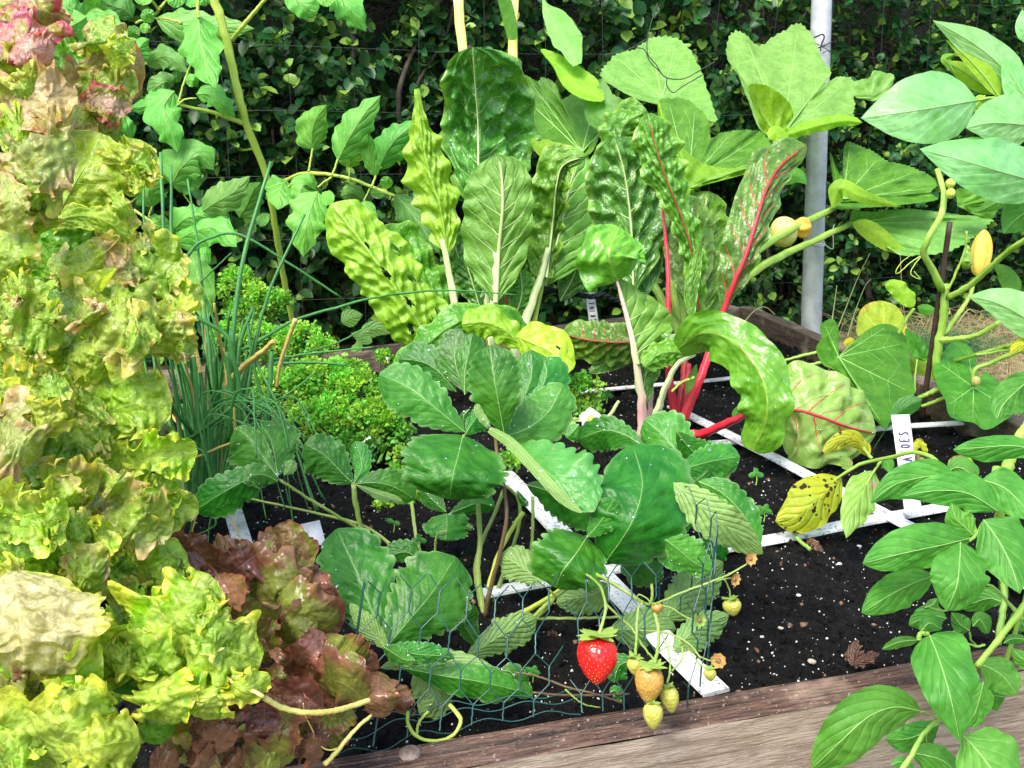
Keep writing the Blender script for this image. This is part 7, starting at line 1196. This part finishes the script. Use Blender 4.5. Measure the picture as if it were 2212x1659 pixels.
tile(2, 0); stem(BP, [(1900, 650), (2050, 640), (2250, 760), (2450, 1200)], [.86, .84], 16, 34, T_['squash'], 'stem'); stem(BP, [(2240, 640), (2212, 740), (2190, 860)], [.86, .85], 20, 20, T_['yel'], 'stem')

full()
for par_, pts, d, a, b in ((PT, [(2238, 1273), (2290, 1300), (2335, 1400)], [.60, .68, GD(2335, 1400)], 13, 15), (PT, [(2228, 906), (2290, 1100), (2345, 1330)], [.74, .78, GD(2345, 1330)], 19, 20), (PT, [(2154, 1010), (2160, 1120), (2170, 1290)], [.72, .74, GD(2170, 1290)], 20, 18), (BP, [(2315, 1086), (2330, 1180), (2340, 1290)], [.90, .86, GD(2340, 1290)], 15, 16)):
    stem(par_, pts, d, a, b, T_['squash'], 'stem')

# ---------------------------------------------------------------- plant labels with handwriting
labm = simple('white_plastic', (.82, .82, .84), (.78, .78, .80), 60, .35, .05)
inkb = simple('black_marker', (.01, .01, .012), (.02, .02, .025), 60, .5, 0); inkp = simple('purple_ink', (.045, .03, .12), (.07, .05, .18), 60, .5, 0)
GL = {'I': [[(0, 0), (0, 1)]], 'N': [[(0, 0), (0, 1), (.6, 0), (.6, 1)]], '#': [[(.15, 0), (.25, 1)], [(.45, 0), (.55, 1)], [(0, .32), (.7, .36)], [(0, .66), (.7, .7)]], '5': [[(.55, 1), (.1, 1), (.08, .55), (.4, .6), (.6, .3), (.4, .02), (.05, .08)]], 'P': [[(0, 0), (0, 1), (.45, .95), (.5, .65), (.4, .5), (0, .48)]],
      'O': [[(.3, 1), (.05, .75), (.05, .25), (.3, 0), (.55, .25), (.55, .75), (.3, 1)]], 'T': [[(0, 1), (.65, 1)], [(.32, 1), (.32, 0)]], 'A': [[(0, 0), (.3, 1), (.6, 0)], [(.12, .38), (.48, .38)]], 'E': [[(.5, 1), (0, 1), (0, 0), (.5, 0)], [(0, .52), (.4, .52)]], 'S': [[(.5, .9), (.25, 1), (.05, .8), (.5, .3), (.3, 0), (0, .1)]], '/': [[(0, 0), (.35, .9)]], 'Z': [[(0, 1), (.55, 1), (0, 0), (.6, 0)]]}
def tagm(c4, d, label, text=None, ink=None, lh=.6, start=.1, step=.1, name='plant_label', up=False):
    """c4: top-left, top-right, bottom-right, bottom-left in tile px; the writing runs down the tag, letters turned on their side"""
    P = W(np.array([p[0] for p in c4], float), np.array([p[1] for p in c4], float), np.array(d, float)); tl, tr, br, bl = P; n_ = np.cross(tr - tl, bl - tl); n_ /= np.linalg.norm(n_)
    if n_ @ (CAM - tl) < 0: n_ = -n_
    v = np.vstack([P, P - n_ * .0012]); f = [[0, 1, 2, 3], [7, 6, 5, 4], [0, 4, 5, 1], [1, 5, 6, 2], [2, 6, 7, 3], [3, 7, 4, 0]]
    root = thing(name, label, 'plant label', tuple((bl + br) / 2), 'white plant labels'); mesh('blade', v, f, labm, root, smooth=False)
    if text:
        mb = MB(); dn = (bl - tl); L = np.linalg.norm(dn); wv = tr - tl; y = start
        for ch_ in text:
            for stroke in GL.get(ch_, []):
                # letter up points to the tag's right side, letter right points down the tag
                Q = np.array([tl + dn * (y - step * .82 * sx if up else y + step * .82 * sx) + wv * ((.5 + lh / 2 - lh * sy) if up else (.5 - lh / 2 + lh * sy)) + n_ * .0004 for sx, sy in stroke]); Q = np.array(Q)
                for a, b in zip(Q[:-1], Q[1:]): mb.tube(np.linspace(a, b, 4), .0006 * (np.linalg.norm(wv) / .013), None, 5)
            y += -step if up else step
        mb.build('writing', ink, root)
    return root
tile(1, 1)
tagm([(1580, 238), (1640, 235), (1668, 430), (1606, 434)], [1.62, 1.62, 1.60, 1.60], 'white label lettered in black behind the dark red veined leaf', 'INI#5', inkb, .55, .36, .13)
mb = MB(); q = cr(np.array([(1280, 240, 1.62), (1400, 225, 1.60), (1570, 258, 1.595), (1640, 262, 1.595), (1700, 250, 1.6), (1800, 290, 1.62), (2090, 285, 1.65)]), 50); P = W(q[:, 0], q[:, 1], q[:, 2]); 
for k in range(3): mb.tube(P + .003 * np.stack([np.zeros(50), np.sin(np.arange(50) * .8 + k * 2.1), np.cos(np.arange(50) * .8 + k * 2.1)], 1), .0028, None, 6)
o = mb.build('black_rope', simple('black_rope', (.006, .008, .01), (.02, .025, .03), 300, .6, .6)); tag(o, 'black twisted rope stretched behind the chards across the label', 'rope')
tile(2, 1)
tagm([(1352, 1030), (1470, 1026), (1552, 1660), (1440, 1660)], [.99, .99, .92, .92], 'white label with purple handwriting near the front right of the bed', 'POTATOES', inkp, .5, .70, .068, up=True)
tile(0, 2)
tagm([(1935, 82), (2070, 52), (2110, 200), (1965, 245)], [.86, .86, .84, .84], 'blank white label tilted beside the front left strawberry leaf')
tile(1, 1)
tagm([(185, 1165), (253, 1195), (190, 1290), (90, 1240)], [1.16, 1.16, 1.15, 1.15], 'small white label with black marks in front of parsley', '///', inkb, .5, .1, .28)
tagm([(285, 650), (330, 645), (330, 700), (300, 700)], [1.6, 1.6, 1.58, 1.58], 'tiny white label end by the old rear board')

# ---------------------------------------------------------------- seedlings, dead leaves, stones on the soil
full()
seedm = M_['straw_lite']
def seedling(x, y, s, lbl, n=4):
    b = G(x, y); root = thing('seedling', lbl, 'seedling', tuple(b), 'green seedlings on the soil'); d0 = GD(x, y); r = np.random.default_rng(int(x)); h = s * 1.6
    stem(root, [(x, y), (x + 2, y - h * .5), (x, y - h)], d0 - .01, 3, 2, T_['green'])
    for k in range(n):
        a = k / n * 6.28 + .5; leaf(root, [(x, y - h), (x + s * .6 * cos(a), y - h + s * .4 * sin(a)), (x + s * 1.2 * cos(a), y - h + s * .75 * sin(a))], s * .35, s * .35, d0 - .012, seedm, 'round', nu=14, nv=4)
for x, y, s, l, n in ((1633, 1048, 16, 'green seedling right of the strawberry leaves, upper of two', 3), (1650, 1128, 17, 'green seedling right of the strawberry leaves, lower of two', 4), (905, 1190, 16, 'pale seedling between the strawberry stalks', 3), (850, 1150, 14, 'tiny pale seedling in front of the low parsley tuft', 2), (1150, 1475, 16, 'tiny seedling just inside the front board behind wire', 4), (1310, 872, 13, 'small seedling beside the upright parsley', 4)): seedling(x, y, s, l, n)
deadm = leafmat('dead_leaf', (.14, .07, .045), (.24, .13, .08), (.28, .18, .12), 6, .45, .08, .03, .8, .05, bump=1.0)
def dead(pts, w, lbl, dz=.012):
    P = [G(*p) for p in pts]; d = [GD(*p) - dz for p in pts]; root = thing('dead_leaf', lbl, 'dead leaf', tuple(P[0]), 'dead curled leaves on the soil'); leaf(root, pts, w, w, d, deadm, 'ovate', -.6, .8, .3, ruf=(4, .4), ruf2=(9, .15), pk=(6, .4, .1, .15), nu=34, nv=8, name='blade'); return root
tile(2, 2)
r1 = dead([(1100, 1000), (1110, 920), (1130, 820)], 55, 'large crumpled brown dead leaf against the front board'); leaf(r1, [(1090, 990), (1180, 960), (1280, 910)], 50, 45, GD(1150, 980) - .012, deadm, 'ovate', .5, -.5, .3, ruf=(4, .4), pk=(6, .4, .1, .15), name='blade')
dead([(800, 175), (850, 210), (915, 260)], 34, 'grey brown dead leaf under the spotted yellow leaf'); dead([(630, 350), (650, 330), (675, 310)], 18, 'small reddish dead leaf in mid bed')
tile(1, 1); dead([(380, 1990), (400, 1960), (430, 1930)], 10, 'tiny brown leaf scrap among the strawberry stalks')
tile(1, 2); dead([(1330, 800), (1370, 790), (1410, 800)], 26, 'pale brown leaf scrap left of the ripe strawberry')
stn = simple('stone', (.30, .26, .2), (.42, .38, .32), 90, .8, .4)
tile(2, 2)
for k, (x, y, rx, ry, l) in enumerate(((835, 968, 30, 20, 'rounded grey stone left of the crumpled dead leaf'), (635, 752, 18, 13, 'small pale stone in the middle of open soil'), (752, 540, 15, 9, 'flat white chip on the open soil'), (1018, 335, 16, 10, 'pale chip near the lowest potato leaves'), (515, 808, 12, 8, 'bright white chip left of the open soil'), (1145, 220, 16, 11, 'white chip below the slat junction'))):
    d = GD(x, y); C = G(x, y, .002); s = d / TL[2] / FOC; n_, m_ = 10, 14; t = np.linspace(0, pi, n_); q = np.linspace(0, 2 * pi, m_, endpoint=False)
    P = np.stack([np.sin(t)[:, None] * np.cos(q)[None] * rx * s, np.sin(t)[:, None] * np.sin(q)[None] * rx * s * .8, np.cos(t)[:, None] * ry * s * .7 + 0 * q[None]], -1); P = P * (1 + .22 * fnoise(P / (rx * s) + k, .5, k + 3))[..., None] + C
    o = mesh('stone', P, grid_faces(n_, m_, wrap=True), stn if k < 2 else perl, None); tag(o, l, 'stone', 'stones and chips on the soil')
# droplets of rain on the big leaves are left to the gloss

# dry grass at the right beyond the bed
full()
r = np.random.default_rng(8); mb = MB()
for k in range(1500):
    x = 1.0 + 1.0 * r.uniform(); y = 1.2 + 1.5 * r.uniform() ** .8
    p0 = np.array([x, y, -.175]); h = r.uniform(.03, .10); dx = r.normal(size=2) * .04
    mb.tube(cr(np.array([p0, p0 + [dx[0] * .4, dx[1] * .4, h * .7], p0 + [dx[0] * 1.6, dx[1] * 1.6, h]]), 5), .0009, .0004, 3)
o = mb.build('dry_grass', simple('dry_grass', (.36, .29, .13), (.48, .40, .21), 30, .8)); tag(o, 'dry straw grass tufts beyond the right end of the bed', 'grass', kind='stuff')
mb = MB(); tile(2, 1)
for pts in ([(1000, 480), (1060, 330), (1140, 130), (1215, -20)], [(1070, 520), (1110, 380), (1180, 200), (1220, 150)], [(1440, 420), (1420, 200), (1410, -20), (1412, -100)], [(970, 410), (985, 300), (1000, 190)], [(400, 430), (460, 360), (530, 330), (600, 380)], [(1780, 440), (1850, 350), (1900, 370)]):
    q = cr(np.array([(x, y, 1.9) for x, y in pts]), 20); mb.tube(W(q[:, 0], q[:, 1], q[:, 2]), .0014, .0007, 4)
o = mb.build('grass_stems', simple('grass_stem', (.4, .45, .15), (.5, .5, .25), 30, .7)); tag(o, 'a few thin long grass stems rising beside the grey pole', 'grass stems', kind='stuff')
r = np.random.default_rng(12); mb = MB()
for k in range(420):
    t_ = r.uniform(); b0 = G(1700 + 300 * t_, 700 + 100 * r.uniform(), -.15); h = r.uniform(.03, .09); dx = r.normal(size=2) * .03; mb.tube(cr(np.array([b0 + [0, .1, 0], b0 + [dx[0], .1 + dx[1], h * .7], b0 + [dx[0] * 2, .1 + dx[1] * 2, h]]), 5), .0011, .0004, 3)
o = mb.build('green_grass', simple('green_grass', (.03, .14, .05), (.06, .22, .08), 30, .6)); tag(o, 'green grass growing between the bed corner and the hedge', 'grass', kind='stuff')
